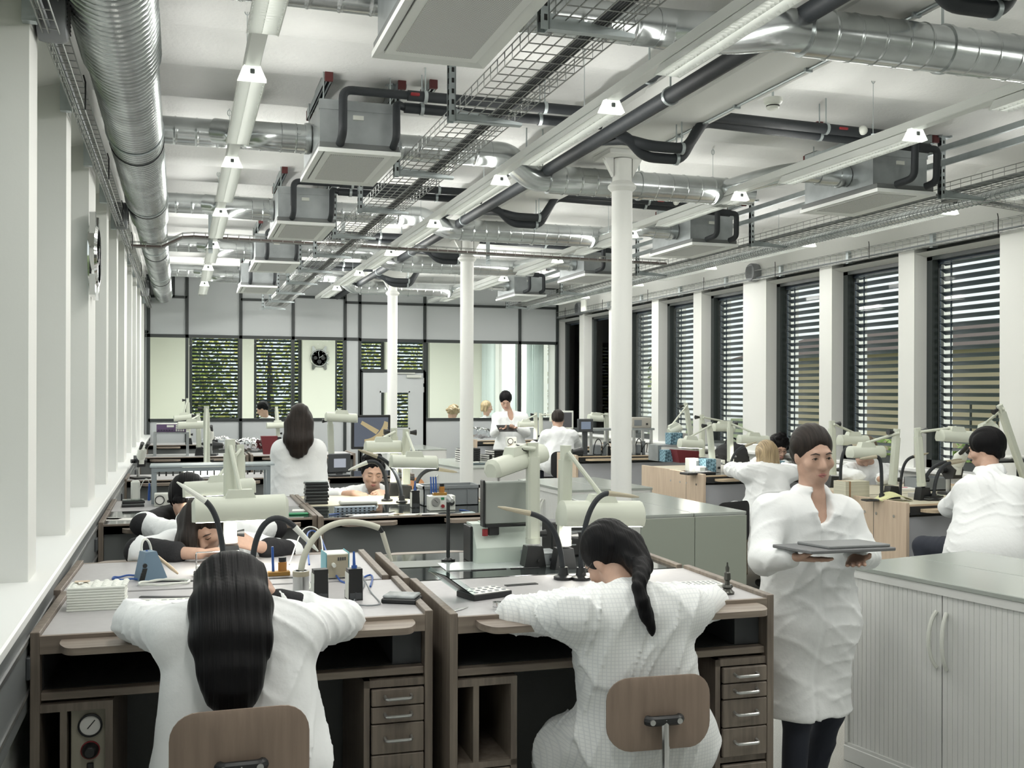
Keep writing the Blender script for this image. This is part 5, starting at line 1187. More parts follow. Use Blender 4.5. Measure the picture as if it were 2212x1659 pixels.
# walking woman with a flat tray
J = dict(head=V3(1757, 985, 3.97), neck=V3(1752, 1072, 3.98), sl=V3(1664, 1108, 3.96), sr=V3(1822, 1112, 4.0), el=V3(1650, 1208, 3.86), er=V3(1868, 1196, 3.95), wl=V3(1708, 1203, 3.66), wr=V3(1848, 1206, 3.72), pelvis=V3(1745, 1330, 4.0), hl=V3(1712, 1345, 4.0), hr=V3(1778, 1345, 4.0), kl=V3(1722, 1545, 3.95), kr=V3(1790, 1540, 4.12), al=V3(1712, 1745, 3.92), ar=V3(1742, 1740, 4.20))
J = {(k[0] + {'l': 'r', 'r': 'l'}[k[1]] if len(k) == 2 else k): v for k, v in J.items()}; J['toe'] = Vector((-.3, -.95, 0))
hem = at(1740, 1540, Y=3.97).z
Jw = J
person('woman walking past in a white coat and dark trousers, carrying a flat grey tray', J, hair=hair_short(.012, -.03), hairm=hairb, legs=jeans, face=True, vneck=True, vox=.0085, seed=21, foldamp=.006, headR=rot(172, 8, 3), hemz=hem, open_=True, girth=1.0,
       hands=(('r', (.8, -.3, -.08), (0, -.1, -1), .10, 1), ('l', (-.5, -.7, -.08), (.1, -.1, -1), .10, -1)),
       skirt=((J['hr'], J['hr'] + Vector((-.005, .0, -.42)), .138, .132, .10), (J['hl'], J['hl'] + Vector((-.01, .02, -.42)), .138, .128, .10), (J['hr'] + Vector((.0, -.02, -.42)), J['hr'] + Vector((.02, -.02, -.9)), .13, .112, .1), (J['hl'] + Vector((-.01, .03, -.42)), J['hl'] + Vector((-.02, .06, -.9)), .125, .105, .1)))
# woman with loose dark hair facing the camera under the lamp
J = dict(head=V3(440, 1138, 5.12), neck=V3(448, 1198, 5.20), sl=V3(556, 1190, 5.28), sr=V3(372, 1180, 5.26), el=V3(628, 1196, 5.02), er=V3(305, 1192, 5.02), wl=V3(548, 1178, 4.86), wr=V3(432, 1196, 4.84), pelvis=Vector((.05, 5.45, .72)), cuff=.5)
ch = [[(V3(400, 1120, 5.13), .035), (V3(398, 1170, 5.06), .035), (V3(402, 1210, 5.0), .022)], [(V3(418, 1100, 5.10), .03), (V3(408, 1165, 5.02), .03), (V3(412, 1208, 4.98), .02)]]
J['kl'] = Vector((.15, 5.05, .70)); J['kr'] = Vector((-.08, 5.05, .70)); J['al'] = Vector((.15, 5.12, .09)); J['ar'] = Vector((-.08, 5.12, .09))
person('woman with loose dark hair and black sleeve guards, facing the camera under a lamp', J, hair=hair_long(ch, 1.0), hairm=hairb, face=True, open_=False, legs=jeans, headR=rot(170, 38, 10), seed=31, vox=.009, sleeve=(('r', -.05, .60, .066, .052), ('l', -.05, .60, .066, .052)),
       hands=(('r', (.9, -.2, .15), (0, .3, 1), .9, 1), ('l', (-.8, -.3, .35), (.3, -.6, .6), 1.0, -1)), hemz=.5)
# dark sleeved worker behind, seen from the back, bent over the second row
J = dict(head=V3(404, 1084, 6.40), neck=V3(418, 1126, 6.18), sl=V3(390, 1160, 6.02), sr=V3(520, 1158, 6.02), el=V3(312, 1132, 6.26), er=V3(590, 1140, 6.26), wl=V3(372, 1108, 6.55), wr=V3(520, 1112, 6.52), pelvis=Vector((.15, 5.88, .74)))
J['kl'] = J['pelvis'] + Vector((-.12, .33, -.04)); J['kr'] = J['pelvis'] + Vector((.12, .33, -.04)); J['al'] = J['kl'] + Vector((0, -.1, -.6)); J['ar'] = J['kr'] + Vector((0, -.1, -.6))
person('black haired worker seen from behind, leaning on the second row with dark sleeve guards', J, hair=hair_short(.03, -.08, 1.08), legs=jeans, headR=rot(-15, 55), seed=41, vox=.010, sleeve=(('l', -.06, .95, .068, .056), ('r', -.06, .95, .068, .056)), hands=(('l', (.7, .6, 0), (0, 0, 1), .6, -1), ('r', (-.7, .6, 0), (0, 0, 1), .6, 1)), hemz=.5)
# standing woman seen from behind
J = dict(head=V3(648, 908, 8.35), neck=V3(645, 955, 8.34), sl=V3(610, 974, 8.34), sr=V3(681, 974, 8.34), el=V3(602, 1044, 8.42), er=V3(692, 1050, 8.42), wl=V3(585, 1088, 8.62), wr=V3(712, 1072, 8.68), pelvis=V3(645, 1080, 8.34)); p = J['pelvis']
for a, s in (('l', -1), ('r', 1)): J['h' + a] = p + Vector((s * .09, 0, -.02)); J['k' + a] = Vector((p.x + s * .1, p.y, .48)); J['a' + a] = Vector((p.x + s * .1, p.y - .03, .09))
ch = [[(V3(628, 915, 8.29), .052), (V3(628, 950, 8.24), .050), (V3(634, 978, 8.22), .032)], [(V3(662, 915, 8.29), .052), (V3(662, 950, 8.24), .048), (V3(656, 975, 8.22), .032)], [(V3(646, 915, 8.27), .055), (V3(645, 955, 8.22), .052), (V3(645, 983, 8.21), .028)]]
person('standing woman with long straight dark hair and white coat, seen from behind', J, hair=hair_long(ch, .95, False), hairm=hairb, legs=jeans, seed=51, vox=.010, foldamp=.004, headR=rot(-8, 8), hemz=.62, hands=(('r', (.4, .8, -.3), (.2, .3, .9), .6, 1), ('l', (0, .8, -.3), (0, .3, .9), .6, -1)),
       skirt=((J['hl'], Vector((p.x - .10, p.y, .6)), .14, .15, .1), (J['hr'], Vector((p.x + .10, p.y, .6)), .14, .15, .1)))
# woman with dark curls, facing us, eyes lowered
J = dict(head=V3(805, 1022, 7.92), neck=V3(806, 1060, 8.02), sl=V3(856, 1076, 8.08), sr=V3(756, 1074, 8.08), el=V3(870, 1085, 7.86), er=V3(706, 1073, 7.86), wl=V3(838, 1068, 7.66), wr=V3(764, 1066, 7.62), pelvis=Vector((1.42, 8.3, .74)), cuff=.55)
J['kl'] = J['pelvis'] + Vector((.12, -.38, -.02)); J['kr'] = J['pelvis'] + Vector((-.12, -.38, -.02)); J['al'] = J['kl'] + Vector((0, .05, -.62)); J['ar'] = J['kr'] + Vector((0, .05, -.62))
def curls(f, R):
    P = [E_(f(0, -.03, .05), (.088, .10, .086), R, .02)]; r = random.Random(4)
    for k in range(26):
        a = r.uniform(0, 2 * PI); q = r.uniform(.2, 1.0); P.append(E_(f(.082 * q * math.cos(a), -.03 + .095 * q * math.sin(a), .05 + .088 * math.sqrt(max(0, 1 - q * q)) * .95 + .005), (.024, .024, .022), None, .01))
    for s in (-1, 1): P.append(C(f(s * .074, -.01, .05), f(s * .074, -.005, -.005), .022, .014, .02))
    return P + [X_(f(0, .125, -.025), (.060, .075, .092), R, .015)]
person('woman with short dark curls bent over her work, facing the camera with lowered eyes', J, hair=curls, hairm=hairk, face=True, vneck=True, open_=False, legs=jeans, headR=rot(178, 14, -4), seed=61, vox=.008, hands=(('r', (.75, -.2, -.2), (-.1, -.4, .9), 1.0, 1), ('l', (-.8, -.4, .1), (.3, -.5, .7), 1.0, -1)), hemz=.5)
# standing young man with a tablet at the far bench
J = dict(head=V3(1092, 866, 14.9), neck=V3(1100, 892, 14.95), sl=V3(1130, 902, 14.95), sr=V3(1074, 902, 14.95), el=V3(1137, 935, 14.85), er=V3(1068, 935, 14.85), wl=V3(1112, 924, 14.6), wr=V3(1078, 926, 14.6), pelvis=V3(1102, 968, 14.95)); p = J['pelvis']
for a, s in (('l', 1), ('r', -1)): J['h' + a] = p + Vector((s * .09, 0, -.02)); J['k' + a] = Vector((p.x + s * .1, p.y, .5)); J['a' + a] = Vector((p.x + s * .1, p.y, .09))
person('standing young man with short dark hair and white coat, looking at a tablet', J, hair=hair_short(.016, -.02, 1.04), legs=jeans, face=True, vneck=True, open_=False, headR=rot(165, 32), seed=71, vox=.011, foldamp=.004, hemz=.6, hands=(('l', (-.6, -.6, 0), (0, .3, -1), .8, 1), ('r', (.6, -.6, 0), (0, .3, -1), .8, -1)),
       skirt=((J['hl'], Vector((p.x + .10, p.y, .6)), .15, .15, .1), (J['hr'], Vector((p.x - .10, p.y, .6)), .15, .15, .1)))
# seated man from behind
J = dict(head=V3(1205, 908, 13.2), neck=V3(1206, 930, 13.15), sl=V3(1180, 942, 13.1), sr=V3(1236, 942, 13.1), el=V3(1166, 968, 13.3), er=V3(1250, 965, 13.3), wl=V3(1150, 958, 13.65), wr=V3(1245, 955, 13.65), pelvis=V3(1207, 1000, 13.0))
J['kl'] = J['pelvis'] + Vector((-.14, .38, -.02)); J['kr'] = J['pelvis'] + Vector((.14, .38, -.02)); J['al'] = J['kl'] + Vector((0, -.05, -.6)); J['ar'] = J['kr'] + Vector((0, -.05, -.6)); J['al'].z = J['ar'].z = .09
person('seated man with short dark hair, seen from behind before the grey monitor', J, hair=hair_short(.012, -.02), hairm=hairb, legs=jeans, headR=rot(-15, 18), seed=81, vox=.012, foldamp=.004, hemz=.45, hands=(('l', (.2, .9, 0), (0, 0, 1), .6, -1),))
# blonde worker from behind
J = dict(head=V3(1654, 985, 8.28), neck=V3(1656, 1010, 8.22), sl=V3(1612, 1022, 8.18), sr=V3(1702, 1024, 8.18), el=V3(1580, 1014, 8.48), er=V3(1736, 1020, 8.46), wl=V3(1628, 1008, 8.75), wr=V3(1690, 1008, 8.75), pelvis=V3(1662, 1110, 8.10))
J['kl'] = J['pelvis'] + Vector((-.16, .38, -.02)); J['kr'] = J['pelvis'] + Vector((.14, .38, -.02)); J['al'] = J['kl'] + Vector((0, -.1, -.6)); J['ar'] = J['kr'] + Vector((0, -.1, -.6)); J['al'].z = J['ar'].z = .09
person('blonde worker with a bob in a white coat, seen from behind at the maple bench', J, hair=hair_bob(.085, 1.05), hairm=hairbl, legs=jeans, headR=rot(0, 20), seed=91, vox=.010, hands=(('l', (.6, .7, 0), (0, 0, 1), .6, -1), ('r', (-.6, .7, 0), (0, 0, 1), .6, 1)), hemz=.3,
       coatpr=(C(J['pelvis'], J['pelvis'] + Vector((0, 0, -.35)), .17, .19, .1),))
# curly worker in glasses facing us
J = dict(head=V3(1682, 968, 9.72), neck=V3(1686, 990, 9.85), sl=V3(1710, 1000, 9.95), sr=V3(1662, 1000, 9.95), el=V3(1716, 1004, 9.8), er=V3(1655, 1004, 9.8), wl=V3(1700, 1003, 9.55), wr=V3(1672, 1003, 9.55), pelvis=Vector((5.98, 10.2, .74)))
J['sl'].x = min(J['sl'].x, 6.05); J['el'].x = min(J['el'].x, 6.08); J['pelvis'].x = 5.9
def bigcurls(f, R):
    P = [E_(f(0, -.03, .05), (.10, .11, .10), R, .02)]; r = random.Random(9)
    for k in range(34):
        a = r.uniform(0, 2 * PI); z = r.uniform(-.5, 1); q = math.sqrt(1 - z * z); P.append(E_(f(.100 * q * math.cos(a), -.035 + .105 * q * math.sin(a), .045 + .10 * z), (.030, .030, .028), None, .01))
    return P + [X_(f(0, .125, -.03), (.060, .078, .085), R, .015)]
person('worker with dark curly hair and glasses, facing the camera beyond the blonde worker', J, hair=bigcurls, face=True, open_=False, headR=rot(175, 22), glasses=True, seed=101, vox=.011, hemz=.6)
# bowed worker with grey brown hair
J = dict(head=V3(1868, 978, 7.60), neck=V3(1878, 1004, 7.68), sl=V3(1920, 1022, 7.72), sr=V3(1838, 1020, 7.70), el=V3(1934, 1040, 7.5), er=V3(1812, 1022, 7.5), wl=V3(1900, 1035, 7.25), wr=V3(1858, 1028, 7.25), pelvis=Vector((5.62, 7.86, .74)))
person('worker with tousled grey-brown hair in a white coat, bowed deep over the bench', J, hair=hair_bob(.05, 1.08), hairm=hairg, headR=rot(170, 60), seed=111, vox=.010, hemz=.55)
# man at the microscope
J = dict(head=V3(2128, 972, 5.58), neck=V3(2138, 1022, 5.48), sl=V3(2092, 1062, 5.42), sr=V3(2196, 1062, 5.30), el=V3(2050, 1096, 5.66), er=V3(2230, 1120, 5.5), wl=V3(2080, 1070, 5.95), wr=V3(2170, 1078, 5.95), pelvis=V3(2135, 1190, 5.25))
J['kl'] = J['pelvis'] + Vector((-.16, .40, -.02)); J['kr'] = J['pelvis'] + Vector((.12, .42, -.02)); J['al'] = J['kl'] + Vector((0, -.1, -.6)); J['ar'] = J['kr'] + Vector((0, -.1, -.6)); J['al'].z = J['ar'].z = .09
person('dark haired man in a white coat bent to a stereo microscope at the right', J, hair=hair_short(.018, -.05, 1.05), legs=jeans, headR=rot(30, 12), face=True, seed=121, vox=.009, hands=(('l', (.5, .8, 0), (0, 0, 1), .6, -1), ('r', (-.3, .8, 0), (0, 0, 1), .6, 1)), hemz=.40,
       skirt=((J['pelvis'], J['pelvis'] + Vector((0, .02, -.30)), .18, .20, .1), (J['pelvis'] + Vector((-.06, .1, -.05)), J['pelvis'] + Vector((-.10, .16, -.3)), .13, .13, .08)), girth=1.08)
# people in the room beyond the glass
J = dict(head=V3(567, 884, 18.6), neck=V3(574, 905, 18.65), sl=V3(560, 915, 18.7), sr=V3(606, 915, 18.7), el=V3(545, 930, 18.6), er=V3(612, 940, 18.6), wl=V3(540, 935, 18.3), wr=V3(600, 945, 18.3), pelvis=V3(582, 965, 18.8))
person('dark haired person in white seen through the partition glass at the left', J, hair=hair_short(.012, -.03), headR=rot(75, 25), face=True, seed=131, vox=.014, hemz=.5)
J = dict(head=V3(1052, 880, 19.2), neck=V3(1052, 902, 19.25), sl=V3(1064, 912, 19.3), sr=V3(1036, 912, 19.1), el=V3(1070, 935, 19.2), er=V3(1034, 935, 19.0), wl=V3(1075, 930, 18.9), wr=V3(1060, 935, 18.9), pelvis=V3(1052, 965, 19.3))
person('blonde woman in white seen through the partition glass beside the standing man', J, hair=hair_bob(.07, .95), hairm=hairbl, headR=rot(-100, 10), face=True, seed=141, vox=.014, hemz=.5)
J = dict(head=V3(978, 893, 18.6), neck=V3(975, 912, 18.65), sl=V3(990, 922, 18.7), sr=V3(958, 922, 18.7), el=V3(1000, 940, 18.6), er=V3(950, 940, 18.6), wl=V3(990, 945, 18.3), wr=V3(965, 945, 18.3), pelvis=V3(972, 970, 18.8))
person('curly blond person seen through the partition glass left of the middle column', J, hair=bigcurls, hairm=hairbl, headR=rot(-150, 40), seed=151, vox=.014, hemz=.5)
# ------------------------------------------------------------------ things on the benches
def on(x, y, Z=H): return at(x, y, Z=Z)
def item(name, label, cat, p, rz=0, grp=None): return thing(name, label, cat, p, math.radians(rz), grp)
GA = math.radians(-1.6)
# stack of white moulded trays
fx, fy = .19, .125
def foam(b, top):
    b.bx(-fx / 2, fx / 2, -fy / 2, fy / 2, 0, .0085, .002)
    if top:
        for i in range(6):
            for j in range(4): b.ball((-fx / 2 + .02 + i * .033, -fy / 2 + .02 + j * .032, .008), (.011, .011, .007), 10, 6)
foamm = mat('white_moulded_tray', (.80, .82, .76), .6)
p0 = on(208, 1318)
for k in range(9):
    b = MB(); foam(b, k == 8); o = b.build('moulded_tray', foamm, None, 35, (p0.x + .001 * (k % 3), p0.y + .05, H + .0092 * k), GA)
    tag(o, 'white moulded tray on the near left bench, %s its stack' % ['lowest of', 'second lowest of', 'third from below in', 'fourth from below in', 'in the middle of', 'fourth from the top of', 'third from the top of', 'just under the top of', 'dimpled and topmost of'][k], 'tray', 'white moulded trays stacked on the near left bench')
t = item('label_slip', 'small tan paper slip lying on the white tray stack', 'paper', (p0.x - .05, p0.y + .06, H + .0922)); MB().bx(-.025, .025, -.015, .015, 0, .0006).build('slip', mat('tan_paper', (.62, .50, .38), .8), t)
t = item('perforated_tray', 'flat white slotted tray under the arm of the woman with long black hair', 'tray', on(355, 1308), -2)
MB().bx(-.13, .13, -.03, .07, 0, .012, .002).build('plate', foamm, t); b = MB()
for i in range(9):
    for j in range(3): b.bx(-.12 + i * .027, -.102 + i * .027, -.02 + j * .03, -.012 + j * .03, .0118, .0125)
b.build('slots', midgrey, t, 0)
for lab, (a, c), w in (('black steel rule near the arm of the woman with long black hair', ((302, 1290), (425, 1290)), .012), ('black steel rule behind the blue soldering unit', ((318, 1257), (432, 1255)), .012), ('black steel rule beside the brass block', ((566, 1251), (636, 1248)), .012), ('black steel rule on the near right bench', ((1092, 1266), (1160, 1261)), .015), ('short black rule left on the glass top', ((1018, 1232), (1092, 1228)), .016), ('short black rule right on the glass top', ((1102, 1228), (1165, 1226)), .016)):
    a, c = on(*a), on(*c); d = c - a; t = thing('steel_rule', lab, 'ruler', a, math.atan2(d.y, d.x), 'steel rules'); MB().bx(0, d.length, -w, w, 0, .003, .001).build('blade', blackp, t)
# blue soldering unit
t = item('soldering_unit', 'slanted blue-grey soldering unit with wooden-handled brush on the near left bench', 'soldering unit', on(316, 1252), 25)
b = MB(); b.prism([(-.04, 0), (.055, 0), (.075, .004), (.03, .115), (-.015, .115)], -.03, .03, 'XZ'); b.build('housing', mat('steel_blue_paint', (.16, .24, .32), .45), t)
b = MB(); b.prism([(.056, .012), (.070, .012), (.036, .10), (.03, .10)], -.026, .026, 'XZ'); b.build('side_face', offwhite, t, 0)
b = MB(); b.prism([(-.041, .004), (-.020, .004), (-.008, .05), (-.028, .05)], -.031, -.026, 'XZ'); b.build('front_panel', blackp, t); b = MB(); b.cyl((-.02, -.030, .062), (-.02, -.036, .062), .009); b.cyl((-.03, -.030, .03), (-.03, -.037, .03), .006); b.build('knob', blackp, t)
b = MB(); b.tube([(.02, -.01, .11), (.10, -.02, .035), (.125, -.02, .012)], [.006, .0075, .004], 8); b.build('brush', mapleh, t)
b = MB(); b.tube([(0, 0, .115), (.04, .02, .08), (.075, .03, .01)], [.006, .008, .004], 8); b.build('iron_handle', bluep, t)
b = MB(); b.tube(bez([(-.01, .02, .11), (-.02, .03, .19), (.06, .05, .20), (.06, .05, .02), (.02, .06, .004)], 16), .005, 8); b.build('hose', offwhite, t)
def cable(label, pts, r, m, cat='cable', grp='loose cables on the benches'):
    P = [Vector(p) for p in pts]; o = P[0].copy(); t = thing('cable', label, cat, o, 0, grp)
    Q = []
    for i in range(len(P)):
        Q.append(P[i] - o)
    out = []
    for i in range(len(Q) - 1):
        p0, p1, p2, p3 = Q[max(0, i - 1)], Q[i], Q[i + 1], Q[min(len(Q) - 1, i + 2)]
        for k in range(6):
            u = k / 6; out.append(.5 * ((2 * p1) + (-p0 + p2) * u + (2 * p0 - 5 * p1 + 4 * p2 - p3) * u * u + (-p0 + 3 * p1 - 3 * p2 + p3) * u ** 3))
    out.append(Q[-1]); MB().tube(out, r, 7).build('cord', m, t); return t
def loop(cx, cy, rx, ry, n, z=.006, turns=1.0): return [Vector((on(cx, cy).x + rx * math.cos(2 * PI * turns * k / n), on(cx, cy).y + ry * math.sin(2 * PI * turns * k / n), H + z + .004 * (k % 2))) for k in range(n + 1)]
cable('coil of white cable lying in front of the blue soldering unit', loop(355, 1262, .095, .055, 22, .006, 2.1), .004, offwhite)
cable('blue cable curling around the foot of the soldering unit', loop(300, 1250, .10, .05, 14, .005, .9), .004, bluep)
cable('white looped cable by the brass block', [on(625, 1240) + UP * .04, on(655, 1200) + UP * .12, on(690, 1195) + UP * .10, on(700, 1240) + UP * .01], .003, offwhite)
cable('blue cable running behind the black pen stands', [on(668, 1235) + UP * .03, on(664, 1200) + UP * .10, on(690, 1193) + UP * .08, on(735, 1258) + UP * .006, on(800, 1245) + UP * .006, on(800, 1270) + UP * .006], .004, bluep)
cable('grey cord looping on the table beside the right pen stand', [on(770, 1232) + UP * .02, on(788, 1262) + UP * .005, on(765, 1305) + UP * .005, on(820, 1308) + UP * .005, on(800, 1280) + UP * .005, on(776, 1262) + UP * .06], .003, midgrey)
cable('white cords bundled by the metal foot of the hose', [on(640, 1288) + UP * .005, on(668, 1275) + UP * .005, on(665, 1268) + UP * .02, on(648, 1290) + UP * .006, on(620, 1288) + UP * .005], .004, offwhite)
# wire stand in front of the bent woman
t = item('wire_stand', 'bent silver wire stand with black foot on the near left block', 'stand', on(470, 1244), 0)
b = MB(); b.tube(fillet([(-.085, 0, .02), (-.085, 0, .10), (.085, 0, .10), (.085, 0, .02)], .006, 3), .0028, 8); b.build('wire', chrome, t); MB().bx(-.095, .095, -.02, .04, 0, .02, .004).build('foot', blackp, t); MB().bx(-.08, .08, -.012, .03, .02, .045, .002).build('cards', paper, t)
# brass block with tools
def brass_block(label, p, rz=0, pens=2, sc=1):
    t = thing('tool_block', label, 'tool holder', p, math.radians(rz), 'brass tool blocks'); MB().bx(-.045, .045, -.02, .02, 0, .018, .002).build('block', mat('brass_brown', (.36, .20, .05), .35, metal=.4), t)
    b = MB(); b.lathe([(.018, .018), (.018, .055), (.014, .058)], (.015, 0, 0), 16); b.build('jar', mat('amber_glass', (.40, .18, .04), .15), t); b = MB(); b.lathe([(.016, .056), (.016, .075)], (.015, 0, 0), 16); b.build('lid', blackp, t)
    for k in range(pens):
        x = -.022 - .016 * k; MB().tube([(x, 0, .015), (x - .004, .002, .12)], [.006, .005], 8).build('pen', bluep, t)
    return t
brass_block('brass block with amber jar and blue handle on the near left block', on(602, 1243), 0, 1)
# metal foot and arched hose
t = item('extraction_hose', 'cream arched suction hose on a round aluminium foot', 'hose', on(650, 1284))
b = MB(); b.lathe([(.029, 0), (.030, .004), (.030, .085), (.026, .09)], n=24); b.build('foot', alu, t); MB().lathe([(.031, .07), (.031, .088), (.02, .09)], n=24).build('collar', mat('tip_beige', (.42, .38, .28), .4), t)
o = on(650, 1284); P = [o + UP * .09, at(652, 1225, Y=o.y) , at(672, 1150, Y=o.y + .03), at(735, 1105, Y=o.y + .05), at(800, 1128, Y=o.y + .07), at(818, 1140, Y=o.y + .08)]
MB().tube([p - o for p in bez([P[0], P[1], at(660, 1118, Y=o.y + .02), at(745, 1112, Y=o.y + .06), P[5]], 24)], .012, 12).build('hose', mat('cream_hose', (.55, .55, .46), .5), t)
e = P[5]; g = at(846, 1212, Y=o.y + .08); MB().tube([e - o, at(826, 1150, Y=o.y + .08) - o], [.011, .008], 10).build('joint', blackp, t); MB().tube([at(826, 1150, Y=o.y + .08) - o, at(838, 1190, Y=o.y + .08) - o, g - o], [.010, .009, .006], 10).build('wand', mat('wand_beige', (.55, .54, .46), .4), t)
def pen_stand(label, p, rz, sc=1, pen=None):
    t = thing('pen_stand', label, 'holder', p, math.radians(rz), 'black tool stands')
    b = MB(); b.prism([(-.035, 0), (.035, 0), (.035, .03), (.02, .034), (.012, .115), (-.03, .115)], -.026, .026, 'YZ'); b.build('body', blackp, t)
    b = MB(); b.bx(-.022, .022, -.036, -.032, .006, .028); b.bx(-.003, .003, -.037, -.030, .0, .03); b.build('front_plate', darkp, t)
    b = MB(); b.bx(-.0265, -.0255, -.032, .026, .005, .1); b.bx(.0255, .0265, -.032, .026, .005, .1); b.build('side_plate', offwhite, t, 0)
    if pen: b = MB(); b.tube([(0, -.016, .035), (0, -.010, .09), (0, -.006, .125)], [.006, .012, .010], 10); b.tube([(0, -.006, .125), (.0, 0, .175)], [.006, .004], 8); b.build('tool', pen, t)
    return t
pen_stand('empty black tool stand beside the arched hose', on(690, 1296), 4)
pen_stand('black tool stand holding a blue handpiece on the near left bench', on(764, 1294), 4, 1, bluep)
t = item('control_box', 'small instrument box with blue sides and beige rear on the near left block', 'instrument', on(724, 1246), 3)
MB().bx(-.046, .046, -.05, .06, .004, .102, .002).build('case', offwhite, t); b = MB(); b.bx(-.048, -.045, -.052, .062, .002, .106); b.bx(.045, .048, -.052, .062, .002, .106); b.build('side_cheek', tealp, t, 0); MB().bx(-.043, .043, -.0525, -.0495, .008, .098).build('rear_plate', mat('tip_beige', (.42, .38, .28), .4), t)
b = MB(); b.cyl((-.018, -.052, .06), (-.018, -.075, .058), .008, n=10); b.build('plug', offwhite, t); b = MB()
for k in range(4): b.bx(.0 + k * .009, .006 + k * .009, -.0545, -.052, .075, .088)
b.build('switch', darkp, t, 0)
t = item('spectacles', 'pair of thin spectacles lying open by the elbow of the woman with long black hair', 'glasses', on(622, 1300), 8); b = MB()
for s in (-1, 1): b.tube([(s * .034 + .024 * math.cos(a), .0, .018 + .016 * math.sin(a)) for a in [k * PI / 8 for k in range(17)]], .0014, 6); b.tube([(s * .058, 0, .024), (s * .062, .10, .008)], .0013, 6)
b.tube([(-.010, 0, .022), (.010, 0, .022)], .0013, 6); b.build('frame', blackp, t); b = MB()
for s in (-1, 1): b.tube([(s * .034, -.0004, .018), (s * .034, .0004, .018)], .0225, 16)
b.build('lens', bluepane, t)
t = item('plastic_case', 'black case with film wrapped lid at the right end of the near left bench', 'case', on(868, 1300), -28); MB().bx(-.065, .065, -.045, .045, 0, .018, .004).build('base', blackp, t); MB().bx(-.060, .060, -.042, .042, .018, .030, .004).build('lid', mat('silver_film', (.45, .48, .49), .22, noise=.5, nscale=18), t)
# open display box on the near right bench
t = item('display_box', 'open black display box with white insert and clear hinged lid on the near right bench', 'box', on(1046, 1288), 18)
MB().bx(-.085, .085, -.06, .06, 0, .022, .002).build('base', blackp, t); b = MB(); b.bx(-.080, .080, -.055, .055, .020, .024); b.build('insert', paper, t)
b = MB()
for i in range(5):
    for j in range(3): b.bx(-.066 + i * .031, -.052 + i * .031, -.04 + j * .034, -.026 + j * .034, .0238, .0262, .001)
b.build('watch_parts', midgrey, t, 0)
b = MB(); R = Matrix.Rotation(math.radians(38), 4, 'Y'); b.M = Matrix.Translation((-.088, 0, .02)) @ Matrix.Rotation(math.radians(35), 4, 'Y') @ Matrix.Identity(4); b.bx(-.15, 0, -.06, .06, 0, .003); b.bx(-.15, 0, -.06, -.057, 0, .018); b.bx(-.15, 0, .057, .06, 0, .018); b.bx(-.15, -.147, -.06, .06, 0, .018); b.build('clear_lid', bluepane, t, 0)
b = MB(); b.M = Matrix.Translation((-.088, 0, .02)) @ Matrix.Rotation(math.radians(35), 4, 'Y'); b.bx(-.14, -.01, -.05, .05, .004, .0046); b.build('lid_leaflet', paper, t, 0)
t = item('metal_puck', 'small round steel holder beside the elbow of the ponytailed woman', 'holder', on(1075, 1316)); MB().lathe([(.018, 0), (.018, .008), (.014, .010), (.018, .012), (.018, .026), (.012, .026), (.012, .02)], n=24).build('body', chrome, t)
t = item('tweezers', 'pair of steel tweezers lying at the left corner of the near right bench', 'tweezers', on(995, 1317), 40); b = MB()
for s in (-1, 1): b.tube([(-.045, s * .001, .003), (0, s * .006, .003), (.045, s * .0008, .002)], [.003, .0035, .0008], 6)
b.build('legs', alu, t)
t = item('grid_tray', 'white grid tray on the far side of the ponytailed woman', 'tray', on(1503, 1266), -4); MB().bx(-.10, .10, -.045, .045, 0, .012, .002).build('base', foamm, t); b = MB()
for i in range(9):
    for j in range(3): b.bx(-.09 + i * .021, -.078 + i * .021, -.034 + j * .025, -.018 + j * .025, .0115, .0125)
b.build('cells', midgrey, t, 0)
t = item('staking_tool', 'dark metal press tool standing at the right end of the near right bench', 'tool', on(1571, 1283)); MB().lathe([(.026, 0), (.027, .008), (.020, .014), (.016, .02), (.022, .028), (.018, .036)], n=20).build('foot', mat('gunmetal', (.10, .10, .09), .35, metal=.8), t); MB().lathe([(.010, .034), (.009, .05), (.013, .055), (.012, .08), (.007, .085), (.008, .1), (.004, .108), (.003, .12)], n=16).build('spindle', mat('gunmetal', (.10, .10, .09), .35, metal=.8), t)
# behind: display unit on the glass bench
t = item('display_unit', 'grey flat display seen from behind on the glass topped bench', 'monitor', on(1095, 1215), 0); o = on(1095, 1215)
a = at(1043, 1040, Y=o.y + .02) - o; c = at(1148, 1128, Y=o.y + .02) - o
MB().bx(a.x, c.x, -.012, .02, c.z, a.z, .006).build('rear_shell', mat('display_grey', (.36, .39, .36), .5), t); b = MB(); b.bx(a.x - .01, a.x, -.02, .03, c.z - .01, a.z + .008, .003); b.bx(a.x, c.x, -.016, .03, c.z - .012, c.z, .002); b.build('bezel', blackp, t); b = MB(); b.bx(a.x + .02, a.x + .07, -.005, .012, c.z - .05, c.z, .004); b.build('neck', blackp, t); MB().cyl((a.x + .005, 0, c.z - .05), (a.x + .005, 0, c.z - .02), .013).build('red_button', redp, t)
t = item('console_box', 'pale mint sloped console under the grey display', 'console', on(1080, 1216), 0); o = on(1080, 1216); z1 = (at(1080, 1134, Y=o.y) - o).z; x0 = (at(1028, 1200, Y=o.y) - o).x; x1 = (at(1142, 1200, Y=o.y) - o).x
